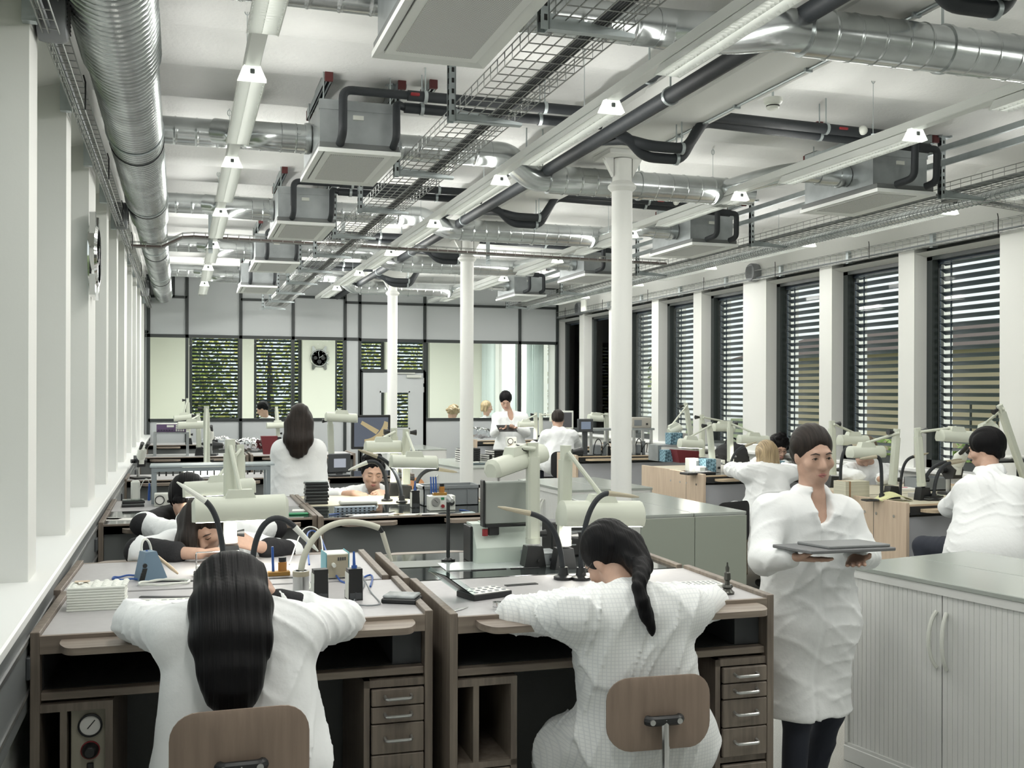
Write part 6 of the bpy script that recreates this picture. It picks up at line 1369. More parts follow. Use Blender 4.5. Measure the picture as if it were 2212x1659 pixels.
b = MB(); b.prism([(-.01, 0), (-.01, .07), (.06, z1), (.16, z1), (.16, 0)], x0, x1, 'YZ'); b.build('case', mat('mint_paint', (.56, .63, .57), .4), t); b = MB(); b.bx(x0 - .012, x0 - .001, .05, .17, 0, z1 - .01, .002); b.build('side_frame', blackp, t); b = MB(); b.bx(x0 + .05, x1 - .05, .06, .15, z1, z1 + .004); b.build('top_pad', mat('mint_paint', (.56, .63, .57), .4), t)
t = item('stand_rod', 'tall thin black rod stand on the glass topped bench', 'stand', on(968, 1214)); o = on(968, 1214); MB().cyl((0, 0, 0), at(968, 1078, Y=o.y) - o, .0085, n=12).build('rod', blackp, t); b = MB(); b.lathe([(.022, 0), (.022, .012), (.012, .02)], n=14); b.bx(-.03, .03, -.008, .008, .0, .012); b.build('foot', blackp, t); e = at(968, 1078, Y=o.y) - o; MB().tube([e - Vector((0, 0, .01)), e + Vector((0, -.01, .01)), e + Vector((.006, -.05, -.004))], [.010, .012, .009], 10).build('clamp', alu, t)
t = item('power_supply', 'small grey metal power supply between the lamp posts on the glass bench', 'power supply', on(1172, 1222), 0); MB().bx(-.07, .07, -.03, .10, 0, .06, .003).build('case', galvd, t); MB().bx(-.06, .06, -.032, -.03, .008, .05).build('front', midgrey, t, 0); b = MB(); b.cyl((.03, -.032, .03), (.03, -.045, .03), .009, n=12); b.cyl((-.03, -.032, .03), (-.03, -.042, .03), .006, n=12); b.build('knob', blackp, t)
t = item('tool_unit', 'black box shaped unit at the far edge of the glass topped bench', 'unit', on(1232, 1200), 0); MB().bx(-.10, .14, -.02, .12, 0, .16, .006).build('case', blackp, t); b = MB(); b.bx(-.07, .11, -.024, -.02, .11, .118); b.bx(-.05, .02, -.024, -.02, .05, .056); b.build('trim', midgrey, t, 0)
t = item('glass_pad', 'square grey mat lying on the black glass top', 'mat', on(905, 1222), -3); MB().bx(-.12, .14, -.05, .12, 0, .003, .001).build('pad', mat('mat_grey', (.12, .14, .12), .35), t)
t = item('white_pad', 'pale glass plate under the mint console', 'plate', on(1060, 1228), -2); MB().bx(-.20, .28, -.02, .18, -.0005, .004, .001).build('plate', mat('pale_glass_plate', (.50, .55, .54), .12), t)
# gauge box in the cubby of the near left bench
t = item('pressure_panel', 'cream panel with pressure gauge and red knob inside the near left bench cubby', 'gauge panel', (-.325, 3.56, .58)); MB().bx(0, .115, -.012, .06, 0, .215, .002).build('panel', mat('aged_cream', (.40, .38, .30), .5), t)
t2 = MB().lathe([(.036, -.013), (.037, -.024), (.031, -.026), (.031, -.020)], (.057, 0, .165), 28, 'Y').build('gauge', blackp, t)
MB().lathe([(.031, -.019), (.031, -.0205)], (.057, 0, .165), 28, 'Y').build('gauge_dial', paper, t2); b = MB(); b.box((.060, -.0215, .168), (.003, .002, .034), Matrix.Rotation(.7, 3, 'Y')); b.build('needle', blackp, t2)
MB().lathe([(.026, -.013), (.026, -.02), (.018, -.042), (.014, -.045)], (.057, 0, .085), 20, 'Y').build('regulator_knob', blackp, t); MB().lathe([(.029, -.0125), (.029, -.018)], (.057, 0, .085), 20, 'Y').build('red_ring', redp, t); MB().bx(.047, .067, -.020, -.012, .018, .045, .002).build('switch', blackp, t)
# ---- second row
def case_stack(n, p, rz, w, d, h, lab, grp, m=blackp, gap=.002):
    o0 = None
    for k in range(n):
        q = Vector(p) + UP * (k * (h + gap)); l = lab(k)
        t = thing('flat_case', l, 'case', q + Vector((.003 * ((k * 7) % 3 - 1), .002 * ((k * 5) % 3 - 1), 0)), math.radians(rz + ((k * 37) % 5 - 2) * .6), grp)
        MB().bx(-w / 2, w / 2, -d / 2, d / 2, 0, h * .62, .002).build('base', m, t); MB().bx(-w / 2 + .002, w / 2 - .002, -d / 2 + .002, d / 2 - .002, h * .62, h, .002).build('lid', bluepane if k == n - 1 else mat('smoky_lid', (.14, .15, .15), .2), t)
ordn = ['lowest', 'second lowest', 'third', 'fourth', 'fifth', 'sixth', 'topmost']
case_stack(7, on(683, 1088), 0, .155, .11, .020, lambda k: '%s flat black case in the pile beside the standing woman' % (ordn[k] if k in (0, 1, 6) else ordn[k] + ' from below,'), 'flat black cases piled beside the standing woman')
case_stack(2, on(288, 1094), 5, .14, .10, .022, lambda k: '%s of two black cases on the second row by the left wall' % ('upper' if k else 'lower'), 'black cases on the second row by the left wall')
t = item('slotted_rack', 'blue-grey slotted metal rack in front of the woman with dark curls', 'rack', on(768, 1106), 0); b = MB(); b.bx(-.13, .13, -.02, .04, 0, .035, .002); b.build('body', mat('blue_grey_metal', (.28, .34, .40), .4), t); b = MB()
for i in range(9): b.bx(-.12 + i * .028, -.108 + i * .028, -.0215, -.019, .006, .013); b.bx(-.12 + i * .028, -.108 + i * .028, -.0215, -.019, .021, .028)
b.build('slots', darkin, t, 0)
t = item('white_tray', 'long white tray behind the slotted rack', 'tray', on(775, 1090), 0); MB().bx(-.13, .13, -.02, .05, 0, .028, .008).build('tray', foamm, t)
t = item('gauge_instrument', 'silver instrument with round gauge on the second row', 'instrument', on(956, 1103), 0); MB().bx(-.085, .085, 0, .09, 0, .095, .004).build('case', offwhite, t); g = MB().lathe([(.026, 0), (.026, -.006)], (-.045, 0, .058), 24, 'Y').build('gauge', paper, t); MB().box((-.045, -.0075, .062), (.003, .002, .03), Matrix.Rotation(-.8, 3, 'Y')).build('needle', blackp, g); MB().lathe([(.028, .0), (.028, -.008), (.025, -.008)], (-.045, 0, .058), 24, 'Y').build('gauge_rim', alu, g)
b = MB(); b.cyl((0, 0, .03), (0, -.015, .03), .011, n=14); b.build('red_knob', redp, t); b = MB(); b.cyl((.055, 0, .052), (.055, -.02, .052), .02, n=16); b.build('black_socket', blackp, t); b = MB(); b.bx(-.01, .01, -.003, 0, .07, .085); b.build('green_display', greenp, t, 0)
tb = brass_block('brass block with blue pens standing on the gauge instrument', on(953, 1103) + Vector((0, .045, .095)), 0, 3)
t = item('storage_crate', 'grey plastic crate on the second row beside the gauge instrument', 'crate', on(975, 1092), 0); b = MB(); w, d, h = .19, .10, .135
for a in ((-w, w, -d, -d + .006), (-w, w, d - .006, d), (-w, -w + .006, -d, d), (w - .006, w, -d, d)): b.bx(a[0], a[1], a[2] + d, a[3] + d, 0, h)
b.bx(-w, w, 0, 2 * d, 0, .005); b.build('box', midgrey, t, 0); b = MB(); b.bx(-w - .008, w + .008, -.008, .002, h - .02, h); b.bx(-w - .008, -w + .002, -.008, 2 * d, h - .02, h); b.bx(w - .002, w + .008, -.008, 2 * d, h - .02, h); b.build('rim', midgrey, t, 0); b = MB()
for k in range(3): b.bx(-w + .04 + k * .13, -w + .046 + k * .13, -.006, .001, .01, h - .02)
b.build('rib', midgrey, t, 0)
pen_stand('tool stand with a blue handpiece on the second row', on(896, 1096), 0, 1, bluep)
t = item('adhesive_reel', 'round tan leather pad leaning behind the tool stand on the second row', 'pad', on(900, 1070), 10); MB().lathe([(.065, 0), (.065, .02)], (0, 0, .065), 28, 'Y').build('disc', mat('tan_leather', (.42, .22, .12), .6), t)
t = item('cutting_mat', 'green pad on the glass top left of the second row joint', 'mat', on(645, 1112), -3); MB().bx(-.06, .06, -.02, .05, 0, .01, .004).build('pad', greenp, t)
for lab, (x, y), (w, d), rz, m in (('white sheet lying above the green pad', (652, 1102), (.06, .05), -8, paper), ('white sheet lying on the glass under the curly woman', (805, 1112), (.16, .05), 4, paper), ('narrow white sheet right of the white sheet on the glass', (930, 1110), (.20, .03), -2, paper), ('pale blue sheet at the right of the second row glass', (985, 1108), (.12, .03), 6, mat('pale_blue_paper', (.50, .60, .62), .6)), ('white sheet on the dark glass near the left wall', (255, 1122), (.09, .06), -12, paper), ('steel plate on the second row by the left wall', (238, 1120), (.07, .06), -20, alu)):
    t = item('sheet', lab, 'paper', on(x, y), rz, 'loose sheets'); MB().bx(-w, w, -d, d, 0, .0015).build('sheet', m, t, 0)
rnd = random.Random(5)
for k, (lab, x, y, m) in enumerate((('brown brush with black bristles lying on the glass', 812, 1106, bark), ('blue pen lying on the glass near the rack', 722, 1112, bluep), ('black screwdriver lying left on the glass', 752, 1116, blackp), ('black screwdriver lying in the middle of the glass', 846, 1108, blackp), ('yellow handled file on the glass', 862, 1112, mapleh), ('white handled tool at the right on the glass', 905, 1112, offwhite), ('blue handled tool near the crate', 1003, 1104, bluep), ('black marker on the glass by the gauge instrument', 925, 1114, blackp))):
    t = item('hand_tool', lab, 'tool', on(x, y), rnd.uniform(-60, 60), 'small hand tools on the second row'); MB().tube([(-.04, 0, .005), (0, 0, .005), (.045, 0, .004)], [.004, .0045, .0015], 7).build('shaft', m, t)
# steel shelf frame at the left
t = item('shelf_frame', 'grey steel shelf frame with glass shelf standing behind the bent workers', 'shelf', (-.06, 7.42, H)); a = at(327, 1010, Y=7.42); w = at(593, 1010, Y=7.42).x - a.x; hz_ = a.z - H; x0 = a.x + .06
b = MB()
for x in (x0, x0 + w * .93):
    for y in (0, .22): b.bx(x, x + .03, y, y + .02, 0, hz_)
b.build('post', mat('frame_grey', (.26, .30, .32), .45), t, 0)
b = MB(); b.bx(x0 - .01, x0 + w, -.01, .25, hz_, hz_ + .012); b.build('glass_shelf', mat('frosted_shelf', (.42, .48, .50), .3), t, 0); b = MB(); b.bx(x0, x0 + w * .95, -.004, .004, hz_ - .03, hz_ - .004); b.build('front_beam', mat('frame_grey', (.26, .30, .32), .45), t, 0); b = MB()
for k in range(16): b.cyl((x0 + .05 + k * w * .055, .01, hz_ - .06), (x0 + .05 + k * w * .055, .01, hz_ - .006), .006, n=6)
b.build('tool_peg', blackp, t)
def dial_box(label, p, rz=0, w=.11, h=.085, grp='small dial boxes'):
    t = thing('dial_box', label, 'instrument', p, math.radians(rz), grp); MB().bx(-w / 2, w / 2, 0, .09, 0, h, .004).build('case', offwhite, t); g = MB().lathe([(h * .36, 0), (h * .36, -.010), (h * .30, -.010), (h * .30, -.004)], (-w * .18, 0, h * .5), 24, 'Y').build('dial', blackp, t); MB().lathe([(h * .30, -.003), (h * .30, -.005)], (-w * .18, 0, h * .5), 24, 'Y').build('dial_face', paper, g); b = MB(); b.cyl((w * .32, 0, h * .4), (w * .32, -.014, h * .4), .010, n=12); b.build('knob', blackp, t); return t
dial_box('small dial box beside the head of the black haired worker', on(352, 1094), 0)
dial_box('dial box half hidden by the blue patterned box of the blonde worker', on(1556, 1012), 0)
dial_box('dial box on the far bench in front of the standing young man', at(1106, 962, Z=H), 0, .14, .12)
t = item('white_device', 'white upright device with blue handle on the second row by the left wall', 'device', on(292, 1082), 0); MB().bx(-.03, .03, 0, .06, 0, .14, .012).build('body', offwhite, t); MB().tube([(.09, 0, 0), (.093, 0, .12)], [.009, .007], 8).build('handle', bluep, t); MB().tube(bez([(.093, 0, .12), (.07, 0, .21), (.02, .02, .05)], 10), .003, 6).build('tube', offwhite, t)
# microscope builder
def microscope(label, p, rz, sc=1):
    t = thing('microscope', label, 'microscope', p, math.radians(rz), 'stereo microscopes'); k = sc
    b = MB(); b.prism(rrect(.18 * k, .22 * k, .03 * k), 0, .02 * k); b.build('base', blackp, t); MB().cyl((0, .07 * k, .02 * k), (0, .07 * k, .27 * k), .016 * k).build('column', alu, t)
    b = MB(); b.prism([(.09 * k, .16 * k), (.05 * k, .12 * k), (-.03 * k, .13 * k), (-.05 * k, .20 * k), (.0, .25 * k), (.09 * k, .25 * k)], -.045 * k, .045 * k, 'YZ'); b.build('carrier', blackp, t)
    b = MB(); b.tube([(0, -.02 * k, .16 * k), (0, -.02 * k, .26 * k)], [.035 * k, .048 * k], 16); b.tube([(0, -.03 * k, .24 * k), (0, -.06 * k, .30 * k), (0, -.10 * k, .34 * k)], [.045 * k, .05 * k, .035 * k], 14); b.build('head', offwhite, t)
    for s in (-1, 1): b = MB(); b.tube([(s * .03 * k, -.09 * k, .33 * k), (s * .032 * k, -.14 * k, .37 * k), (s * .032 * k, -.17 * k, .395 * k)], [.016 * k, .018 * k, .021 * k], 12); b.build('eyepiece', blackp, t)
    b = MB()
    for s in (-1, 1): b.cyl((s * .045 * k, .05 * k, .19 * k), (s * .085 * k, .05 * k, .19 * k), .022 * k)
    b.build('focus_knob', blackp, t); return t
microscope('white and black stereo microscope in front of the man at the right', at(2072, 1070, Z=H) + Vector((0, .05, 0)), 158 + 180 - 335, .95)
_p = at(303, 1040, Y=9.65); _p.z = H; microscope('small microscope on the third row by the left wall', _p, 20, .8)
_p = at(455, 945, Y=12.95); _p.z = H; microscope('stereo microscope on the fourth row near the left wall', _p, -10, .9)
# monitors
def monitor(label, p, rz, w, h, zc, bez_m, scr, border=.02, grp='screens', stand=True):
    t = thing('monitor', label, 'monitor', p, math.radians(rz), grp); MB().bx(-w / 2, w / 2, -.02, .025, zc - h / 2, zc + h / 2, .006).build('bezel', bez_m, t); MB().bx(-w / 2 + border, w / 2 - border, -.0215, -.019, zc - h / 2 + border, zc + h / 2 - border).build('screen', scr, t, 0)
    if stand: b = MB(); b.bx(-.03, .03, -.005, .02, 0, zc - h / 2); b.build('stand', bez_m, t, 0); MB().bx(-.09, .09, -.06, .09, 0, .012, .004).build('foot', bez_m, t)
    return t
scr_m = bpy.data.materials.new('gear_image_screen'); scr_m.use_nodes = True
_nt = scr_m.node_tree; _b = _nt.nodes['Principled BSDF']; _b.inputs['Base Color'].default_value = (.01, .01, .01, 1); _b.inputs['Roughness'].default_value = .2
_b.inputs['Emission Color'].default_value = (.12, .14, .18, 1); _b.inputs['Emission Strength'].default_value = .8
p = at(801, 962, Y=12.85); p.z = H; t = monitor('large black monitor showing a magnified yellow gear', p, 8, .50, .42, (at(801, 933, Y=12.85)).z - H, blackp, scr_m, .03)
zc = (at(801, 933, Y=12.85)).z - H
yel = mat('screen_yellow', (.1, .08, .03), .4, emit=(.42, .34, .20), estr=.9); b = MB()
arc = [(.22 + .30 * math.cos(a) - .10, .25 + .34 * math.sin(a) - .22) for a in [math.radians(x) for x in range(150, 262, 6)]]
arc = [(-.10 + .34 * math.cos(math.radians(a)), .20 + .36 * math.sin(math.radians(a))) for a in range(-88, -8, 5)]
inn = [(-.10 + .275 * math.cos(math.radians(a)), .20 + .29 * math.sin(math.radians(a))) for a in range(-88, -8, 5)]
cl = lambda q: (max(-.215, min(.215, q[0])), max(-.175, min(.175, q[1])))
for k in range(len(arc) - 1): P4 = [cl(inn[k]), cl(arc[k]), cl(arc[k + 1]), cl(inn[k + 1])]; b.add([(x, -.0225, zc + z) for x, z in P4], [(0, 1, 2, 3)])
for k in range(0, len(arc) - 1):
    a = math.radians(-88 + 5 * k + 2); q = [(-.10 + r * math.cos(a + da), .20 + r2 * math.sin(a + da)) for r, r2, da in ((.338, .358, -.022), (.362, .382, -.012), (.362, .382, .012), (.338, .358, .022))]; b.add([(x, -.0225, zc + z) for x, z in [cl(v) for v in q]], [(0, 1, 2, 3)])
b.add([(x, -.0226, zc + z) for x, z in ((-.14, .10), (-.12, .14), (.10, .02), (.06, -.03))], [(0, 1, 2, 3)]); b.build('gear_picture', yel, t, 0)
sm = mat('pale_screen', (.02, .02, .02), .2, emit=(.42, .45, .50), estr=.9)
p = on(733, 1018); p = at(733, 1018, Y=9.5); p.z = H; monitor('small grey control screen beside the standing woman', p, 6, .20, .17, at(733, 1000, Y=9.5).z - H, darkp, sm, .045)
p = at(1216, 950, Y=13.9); p.z = H; monitor('pale grey framed monitor in front of the seated man', p, -5, .30, .26, at(1216, 907, Y=13.9).z - H, offwhite, mat('dark_grey_screen', (.09, .09, .10), .3), .025)
p = at(1264, 965, Y=11.75); p.z = H; monitor('small dark control screen left of the machine frame', p, 6, .20, .16, at(1264, 919, Y=11.75).z - H, darkp, mat('blue_grey_screen', (.02, .02, .03), .2, emit=(.22, .27, .34), estr=.8), .035)
# instruments on the back rows
t = item('bench_instrument', 'bench instrument with purple front and keypad on the fifth row', 'instrument', (on(370, 942) + Vector((0, .1, 0))), 0); t.location = at(370, 912, Y=12.95); t.location.z = H + .28; MB().bx(-.17, .17, 0, .25, 0, .10, .004).build('case', offwhite, t); b = MB(); b.bx(-.165, .165, -.004, .0, .004, .096); b.build('front', mat('purple_front', (.11, .07, .15), .5), t, 0); b = MB(); b.bx(-.05, .03, -.007, -.004, .06, .085); b.build('display', offwhite, t, 0); b = MB()
for i in range(4):
    for j in range(4): b.bx(.05 + i * .026, .068 + i * .026, -.008, -.004, .012 + j * .02, .026 + j * .02)
b.build('keys', offwhite, t, 0); b = MB()
for i in range(6): b.cyl((-.14 + i * .03, -.004, .025), (-.14 + i * .03, -.014, .025), .007, n=10)
b.build('knobs', blackp, t)
t2 = item('instrument_shelf', 'small raised shelf carrying the purple fronted instrument', 'shelf', (t.location.x, t.location.y, H)); b = MB(); b.bx(-.20, .20, -.03, .27, .26, .28); b.bx(-.20, -.17, -.03, .27, 0, .26); b.bx(.17, .20, -.03, .27, 0, .26); b.build('frame', galvd, t2, 0)
filmm = glass('plastic_film', (.93, .95, .96), .15, .35)
for k, (x, y, Y, lab) in enumerate(((470, 925, 13.2, 'clear plastic bag heap left on the fourth row'), (515, 922, 13.25, 'clear plastic bag heap in the middle of the fourth row'), (545, 928, 13.1, 'flattened clear plastic bag heap right on the fourth row'), (1040, 935, 16.1, 'clear plastic bag heap against the partition, right of the middle column'))):
    p = at(x, y, Y=Y); p.z = H; t = thing('plastic_bag', lab, 'bag', p, 0, 'clear plastic bags'); r = np.random.RandomState(k)
    pr_ = [E_((r.uniform(-.12, .12), r.uniform(-.05, .05), .08 + r.uniform(0, .08)), (r.uniform(.06, .11), .08, r.uniform(.05, .09)), None, .03) for _ in range(5)]; imesh('film', pr_, .014, filmm, t, folds(.014, k, 9, .05, .14))
t = item('red_folder', 'dark red bin leaning beside the pale lamp before the partition', 'bin', (0, 0, 0)); t.location = at(582, 948, Y=13.0); t.location.z = 1.0 + .04; MB().prism([(-.07, 0), (.07, 0), (.10, .22), (-.10, .22)], 0, .12, 'XZ').build('shell', mat('dark_red', (.14, .015, .02), .55), t)
# trays on the white sideboard
p = on(1000, 1000, .965); tz = .965
for i, (x, y, n, w) in enumerate(((965, 983, 6, .17), (985, 990, 6, .17), (1005, 996, 5, .17), (1030, 985, 5, .20), (1052, 993, 3, .16))):
    q = on(x, y, tz); q = Vector((max(q.x, 3.02 if q.y < 11.8 else 2.96), max(11.32, min(q.y, 12.3)), tz))
    for k in range(n):
        t = thing('stacked_tray', '%s black lidded tray in the %s pile on the white sideboard' % (['lowest', 'second lowest', 'third', 'fourth', 'fifth', 'topmost'][k] if k < n - 1 else 'topmost', ['leftmost', 'second', 'front', 'rear right', 'rightmost low'][i]), 'tray', (q.x, q.y, tz + k * .026), math.radians(8), 'black trays on the white sideboard')
        MB().bx(-w / 2, w / 2, -.11, .11, 0, .024, .003).build('tray', blackp, t); MB().bx(-w / 2 - .002, -w / 2 + .02, -.112, .112, .004, .018).build('white_label', paper, t, 0)
t = item('film_pack', 'film wrapped flat pack in front of the black tray piles', 'pack', on(1022, 1004, tz), 4); MB().bx(-.14, .14, -.05, .06, 0, .022, .006).build('pack', mat('dark_film', (.10, .13, .14), .15), t); MB().bx(-.07, .07, -.02, .03, .022, .034, .003).build('label', paper, t)
# ---- right hand benches
bpat = bpy.data.materials.new('blue_patterned_card'); bpat.use_nodes = True
_nt = bpat.node_tree; _b = _nt.nodes['Principled BSDF']; _tc = _nt.nodes.new('ShaderNodeTexCoord'); _mp = _nt.nodes.new('ShaderNodeMapping'); _mp.inputs['Scale'].default_value = (38, 38, 38); _mp.inputs['Rotation'].default_value = (.4, .5, .78); _ck = _nt.nodes.new('ShaderNodeTexChecker'); _ck.inputs['Scale'].default_value = 1; _ck.inputs[1].default_value = (.06, .13, .17, 1); _ck.inputs[2].default_value = (.22, .38, .46, 1)
_nt.links.new(_tc.outputs['Object'], _mp.inputs[0]); _nt.links.new(_mp.outputs[0], _ck.inputs['Vector']); _nt.links.new(_ck.outputs[0], _b.inputs['Base Color'])
def pbox(label, x, y, Y, w, h, rz, z=H):
    p = at(x, y, Y=Y); p.z = z; t = thing('patterned_box', label, 'box', p, math.radians(rz), 'blue patterned boxes'); MB().bx(-w / 2, w / 2, 0, .14, 0, h, .002).build('case', bpat, t); MB().bx(w / 2 - .001, w / 2 + .05, -.002, .14, .002, h - .002, .002).build('end_face', mat('grey_face', (.38, .38, .36), .5), t); b = MB(); b.cyl((w / 2 + .025, -.003, h * .35), (w / 2 + .025, -.015, h * .35), .012, n=12); b.build('knob', blackp, t)
pbox('blue patterned box on the raised shelf at the windows', 1462, 935, 10.6, .15, .13, 0, H + .18)
pbox('blue patterned box beside the red bin at the middle windows', 1450, 983, 10.4, .15, .13, 0)
pbox('blue patterned box on the maple bench of the blonde worker', 1536, 1014, 8.9, .11, .13, 0)
pbox('small blue patterned box beside the curly haired worker', 1692, 1000, 9.55, .10, .05, 0)
t = item('raised_shelf', 'raised steel shelf carrying instruments before the middle windows', 'shelf', (0, 0, 0)); t.location = at(1500, 975, Y=10.55); t.location.z = H; b = MB(); b.bx(-.45, .45, 0, .25, .16, .178); b.bx(-.45, -.41, 0, .25, 0, .16); b.bx(.41, .45, 0, .25, 0, .16); b.build('frame', galvd, t, 0)
def gantry(label, x0, x1, y, Y, h):
    a = at(x0, y, Y=Y); c = at(x1, y, Y=Y); t = thing('machine_frame', label, 'frame', (a.x, Y, H), 0, 'aluminium machine frames'); w = c.x - a.x; b = MB()
    for x in (0, w - .03):
        for yy in (0, .25): b.bx(x, x + .03, yy, yy + .03, 0, h)
    b.build('leg_profile', alu, t, 0); b = MB(); b.bx(-.02, w + .02, -.01, .29, h, h + .025); b.build('deck', galvd, t, 0)
    b = MB(); b.bx(w * .3, w * .5, .05, .2, 0, .12, .01); b.cyl((w * .7, .1, 0), (w * .7, .1, .16), .02); b.build('mechanism', midgrey, t)
    b = MB(); b.tube(bez([(w * .25, .1, .0), (w * .2, .05, h * .8), (w * .5, .02, h * .9), (w * .6, .1, .02)], 14), .006, 6); b.tube(bez([(w * .5, .1, .0), (w * .6, -.02, h * .5), (w * .8, .0, h * .7), (w * .85, .1, .02)], 14), .005, 6); b.build('cables', blackp, t)
gantry('aluminium machine frame left of the nearest column, beside the control screen', 1275, 1330, 965, 11.75, .30)
gantry('aluminium machine frame right of the nearest column at the windows', 1368, 1410, 968, 11.75, .30)
t = item('test_instrument', 'beige test instrument on the machine frame right of the nearest column', 'instrument', (0, 0, 0)); t.location = at(1386, 938, Y=11.8); t.location.z = H + .325; MB().bx(-.13, .13, 0, .22, 0, .13, .005).build('case', mat('beige_case', (.45, .43, .38), .5), t); b = MB(); b.bx(-.10, .0, -.004, 0, .03, .10); b.build('display', midgrey, t, 0); b = MB(); b.cyl((.07, 0, .05), (.07, -.012, .05), .012, n=12); b.build('knob', blackp, t)
t = item('red_bin', 'dark red bin on the bench at the middle windows', 'bin', (0, 0, 0)); t.location = at(1398, 980, Y=11.0); t.location.z = H; t.location = Vector((5.28, 10.25, H)); MB().prism([(-.10, 0), (.12, 0), (.16, .12), (-.13, .14)], 0, .18, 'XZ').build('shell', mat('dark_red', (.14, .015, .02), .55), t)
t = item('dark_bag', 'dark grey soft bag on the bench between the lamps at the windows', 'bag', (0, 0, 0)); t.location = at(1580, 965, Y=9.62); t.location.z = H; imesh('bag_body', [E_((0, 0, .12), (.19, .10, .13), None, .03), C((-.12, 0, .05), (.12, 0, .05), .08, .08, .04)], .014, mat('dark_bag_cloth', (.03, .03, .033), .8), t, folds(.01, 3)); MB().tube(bez([(-.08, 0, .23), (-.06, 0, .32), (.06, 0, .32), (.08, 0, .23)], 10), .008, 6).build('handle', blackp, t)
for k, (lab, x, y, Y, w, h) in enumerate((('white upright block device on the maple bench, upper one', 1500, 1000, 9.05, .10, .13), ('white low block device beside the upright one', 1520, 1006, 8.9, .09, .06), ('white cube device in front of the bag', 1552, 985, 9.3, .10, .08))):
    p = at(x, y, Y=Y); p.z = H; t = thing('white_block', lab, 'device', p, 0, 'white block devices'); MB().bx(-w / 2, w / 2, 0, .1, 0, h, .006).build('body', offwhite, t); MB().bx(w / 2 - .03, w / 2 - .005, -.003, .0, h * .2, h * .8).build('panel', midgrey, t, 0)
t = item('parts_tray', 'dark ribbed parts tray beside the arm of the blonde worker', 'tray', on(1520, 1026), 8); MB().bx(-.16, .16, .02, .16, 0, .022, .006).build('tray', blackp, t); b = MB()
for k in range(8): b.ball((-.13 + k * .037, .09, .022), (.013, .05, .008), 8, 6)
b.build('ribs', darkp, t)
t = item('white_cup', 'white folded paper box at the elbow of the blonde worker', 'box', on(1560, 1020), 12); b = MB(); b.prism([(-.05, 0), (.05, 0), (.07, .065), (-.07, .065)], .02, .10, 'XZ'); b.build('box', paper, t, 0)
# paper stack near the walking woman
p = on(1844, 1076); p = Vector((4.98, 6.32, H))
t = thing('paper_stack', 'thick stack of cream cards bound with a brown band behind the walking woman', 'paper stack', at(1845, 1074, Z=H) + Vector((.02, .06, 0)), math.radians(2)); MB().bx(-.105, .105, -.07, .07, 0, .115).build('cards', mat('card_stack', (.68, .66, .52), .8, noise=.35, nscale=1, stretch=(.1, .1, 160)), t, 0); b = MB(); b.bx(-.075, -.060, -.072, .072, .0, .117); b.build('band', mat('brown_band', (.35, .22, .12), .6), t, 0)
t = item('paper_sheets', 'curled yellowish printed sheets on the microscope bench', 'paper', at(1932, 1082, Z=H), -8); b = MB(); n = 10
for j in range(3):
    b.add([(-.12 + .24 * i / n, -.05 + .10 * e + .01 * j, .004 + .003 * j + .05 * math.sin(PI * i / n) * (.6 + .4 * e)) for i in range(n + 1) for e in (0, 1)], [(2 * i, 2 * i + 1, 2 * i + 3, 2 * i + 2) for i in range(n)])
b.build('sheets', paperY, t, 60)
case_stack(2, at(2010, 1080, Z=H), 10, .15, .11, .018, lambda k: '%s of two flat black cases before the microscope man' % ('upper' if k else 'lower'), 'black cases before the microscope man')
case_stack(1, at(1880, 1082, Z=H), -6, .10, .08, .016, lambda k: 'single flat silver-black case left of the yellowish sheets', 'single case')
t = item('white_folder', 'flat white box with red print between the right lamps', 'box', at(1960, 1060, Z=H), -4); MB().bx(-.12, .12, -.04, .10, 0, .022, .003).build('box', paper, t); b = MB(); b.tube([(-.02 + .04 * math.cos(a), .03 + .025 * math.sin(a), .0225) for a in [k * PI / 10 for k in range(21)]], .003, 5); b.build('red_print', mat('pink_print', (.6, .25, .28), .7), t)
t = item('grey_box', 'small grey open box beside the white folder on the microscope bench', 'box', at(1985, 1074, Z=H), 5); MB().bx(-.05, .05, 0, .06, 0, .03, .002).build('box', mat('pale_grey_box', (.5, .5, .48), .6), t)
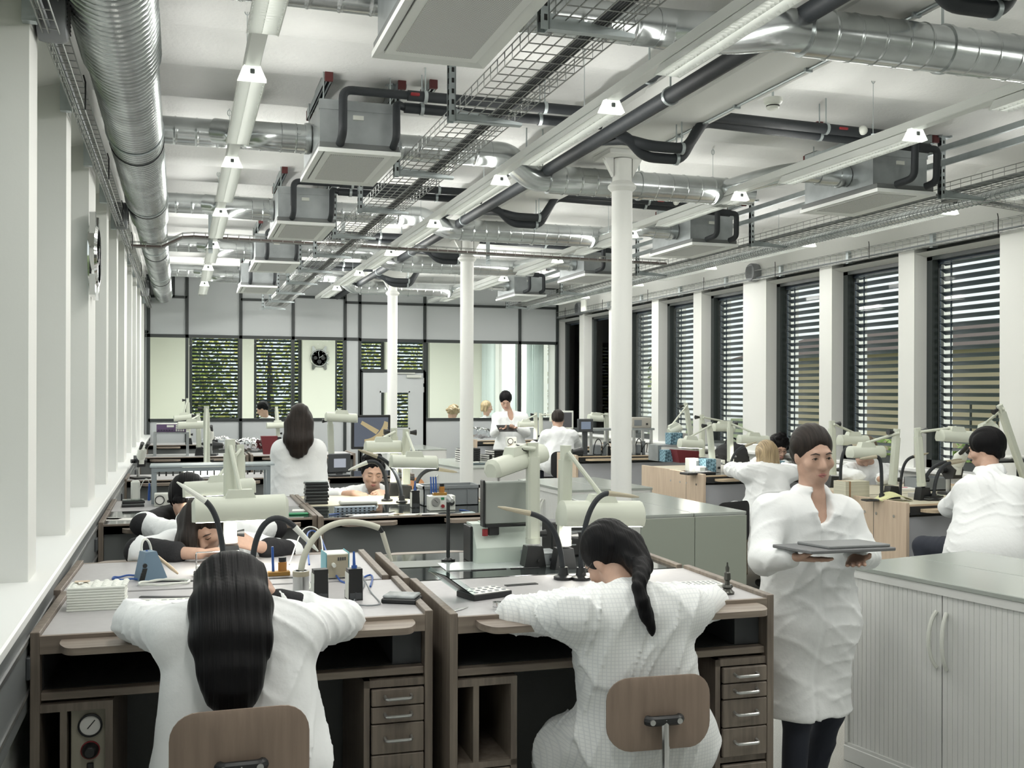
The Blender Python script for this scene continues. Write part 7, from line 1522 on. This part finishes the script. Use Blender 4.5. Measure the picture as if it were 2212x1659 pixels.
t = item('window_shelf', 'raised black shelf at the right edge behind the microscope man', 'shelf', (0, 0, 0)); t.location = at(2175, 1055, Y=6.35); t.location.z = H; zz = at(2175, 1000, Y=6.35).z - H; b = MB(); b.bx(-.15, .25, 0, .22, zz, zz + .02, .004); b.build('board', blackp, t); b = MB(); b.cyl((-.05, .1, 0), (-.05, .1, zz), .012); b.cyl((.2, .1, 0), (.2, .1, zz), .012); b.build('leg', blackp, t)
q = t.location + Vector((0, 0, zz + .02)); t = item('soldering_pen', 'dark pen in a small stand on the raised black shelf', 'pen stand', q + Vector((-.03, .08, 0)), 0); MB().bx(-.025, .025, -.02, .02, 0, .015, .003).build('stand', blackp, t); MB().tube([(0, 0, .01), (-.012, 0, .13)], [.009, .005], 8).build('pen', blackp, t); MB().tube(bez([(-.012, 0, .13), (-.03, 0, .19), (-.08, 0, .12), (-.04, 0, .0)], 12), .002, 5).build('cord', offwhite, t)
t = item('white_pack', 'flat white pack lying on the raised black shelf', 'pack', q + Vector((.12, .1, 0)), 0); MB().bx(-.06, .10, -.07, .07, 0, .03, .01).build('pack', paper, t)
t = item('grey_crate', 'grey open crate behind the right lamp near the window', 'crate', (0, 0, 0)); t.location = at(2022, 1020, Y=6.75); t.location.z = H; b = MB(); b.bx(-.14, .14, 0, .2, 0, .01)
for a in ((-.14, .14, 0, .006), (-.14, .14, .194, .2), (-.14, -.134, 0, .2), (.134, .14, 0, .2)): b.bx(*a, 0, .10)
b.build('box', midgrey, t, 0)
# tray of the walking woman, tablet of the young man
t = item('carry_tray', 'flat grey tray carried by the walking woman', 'tray', (0, 0, 0)); a, c = at(1712, 1192, Y=3.60), at(1893, 1184, Y=3.72); m = (a + c) / 2 + UP * .012; d = c - a; t.location = m; t.rotation_euler = (0, -math.atan2(d.z, d.x), math.atan2(d.y, d.x)); L = d.length; MB().bx(-L / 2, L / 2, -.10, .11, -.010, .004, .003).build('board', mat('tray_grey', (.16, .165, .17), .45), t); b = MB(); b.bx(-L / 2 + .12, L / 2 - .01, -.08, .09, .004, .016, .003); b.build('papers', mat('grey_folder', (.24, .25, .25), .6), t)
t = item('tablet', 'dark tablet held by the standing young man', 'tablet', (0, 0, 0)); m = (at(1112, 924, Y=14.55) + at(1078, 926, Y=14.55)) / 2; t.location = m; t.rotation_euler = (.5, 0, 0); MB().bx(-.14, .14, -.09, .09, -.008, .004, .003).build('body', blackp, t)
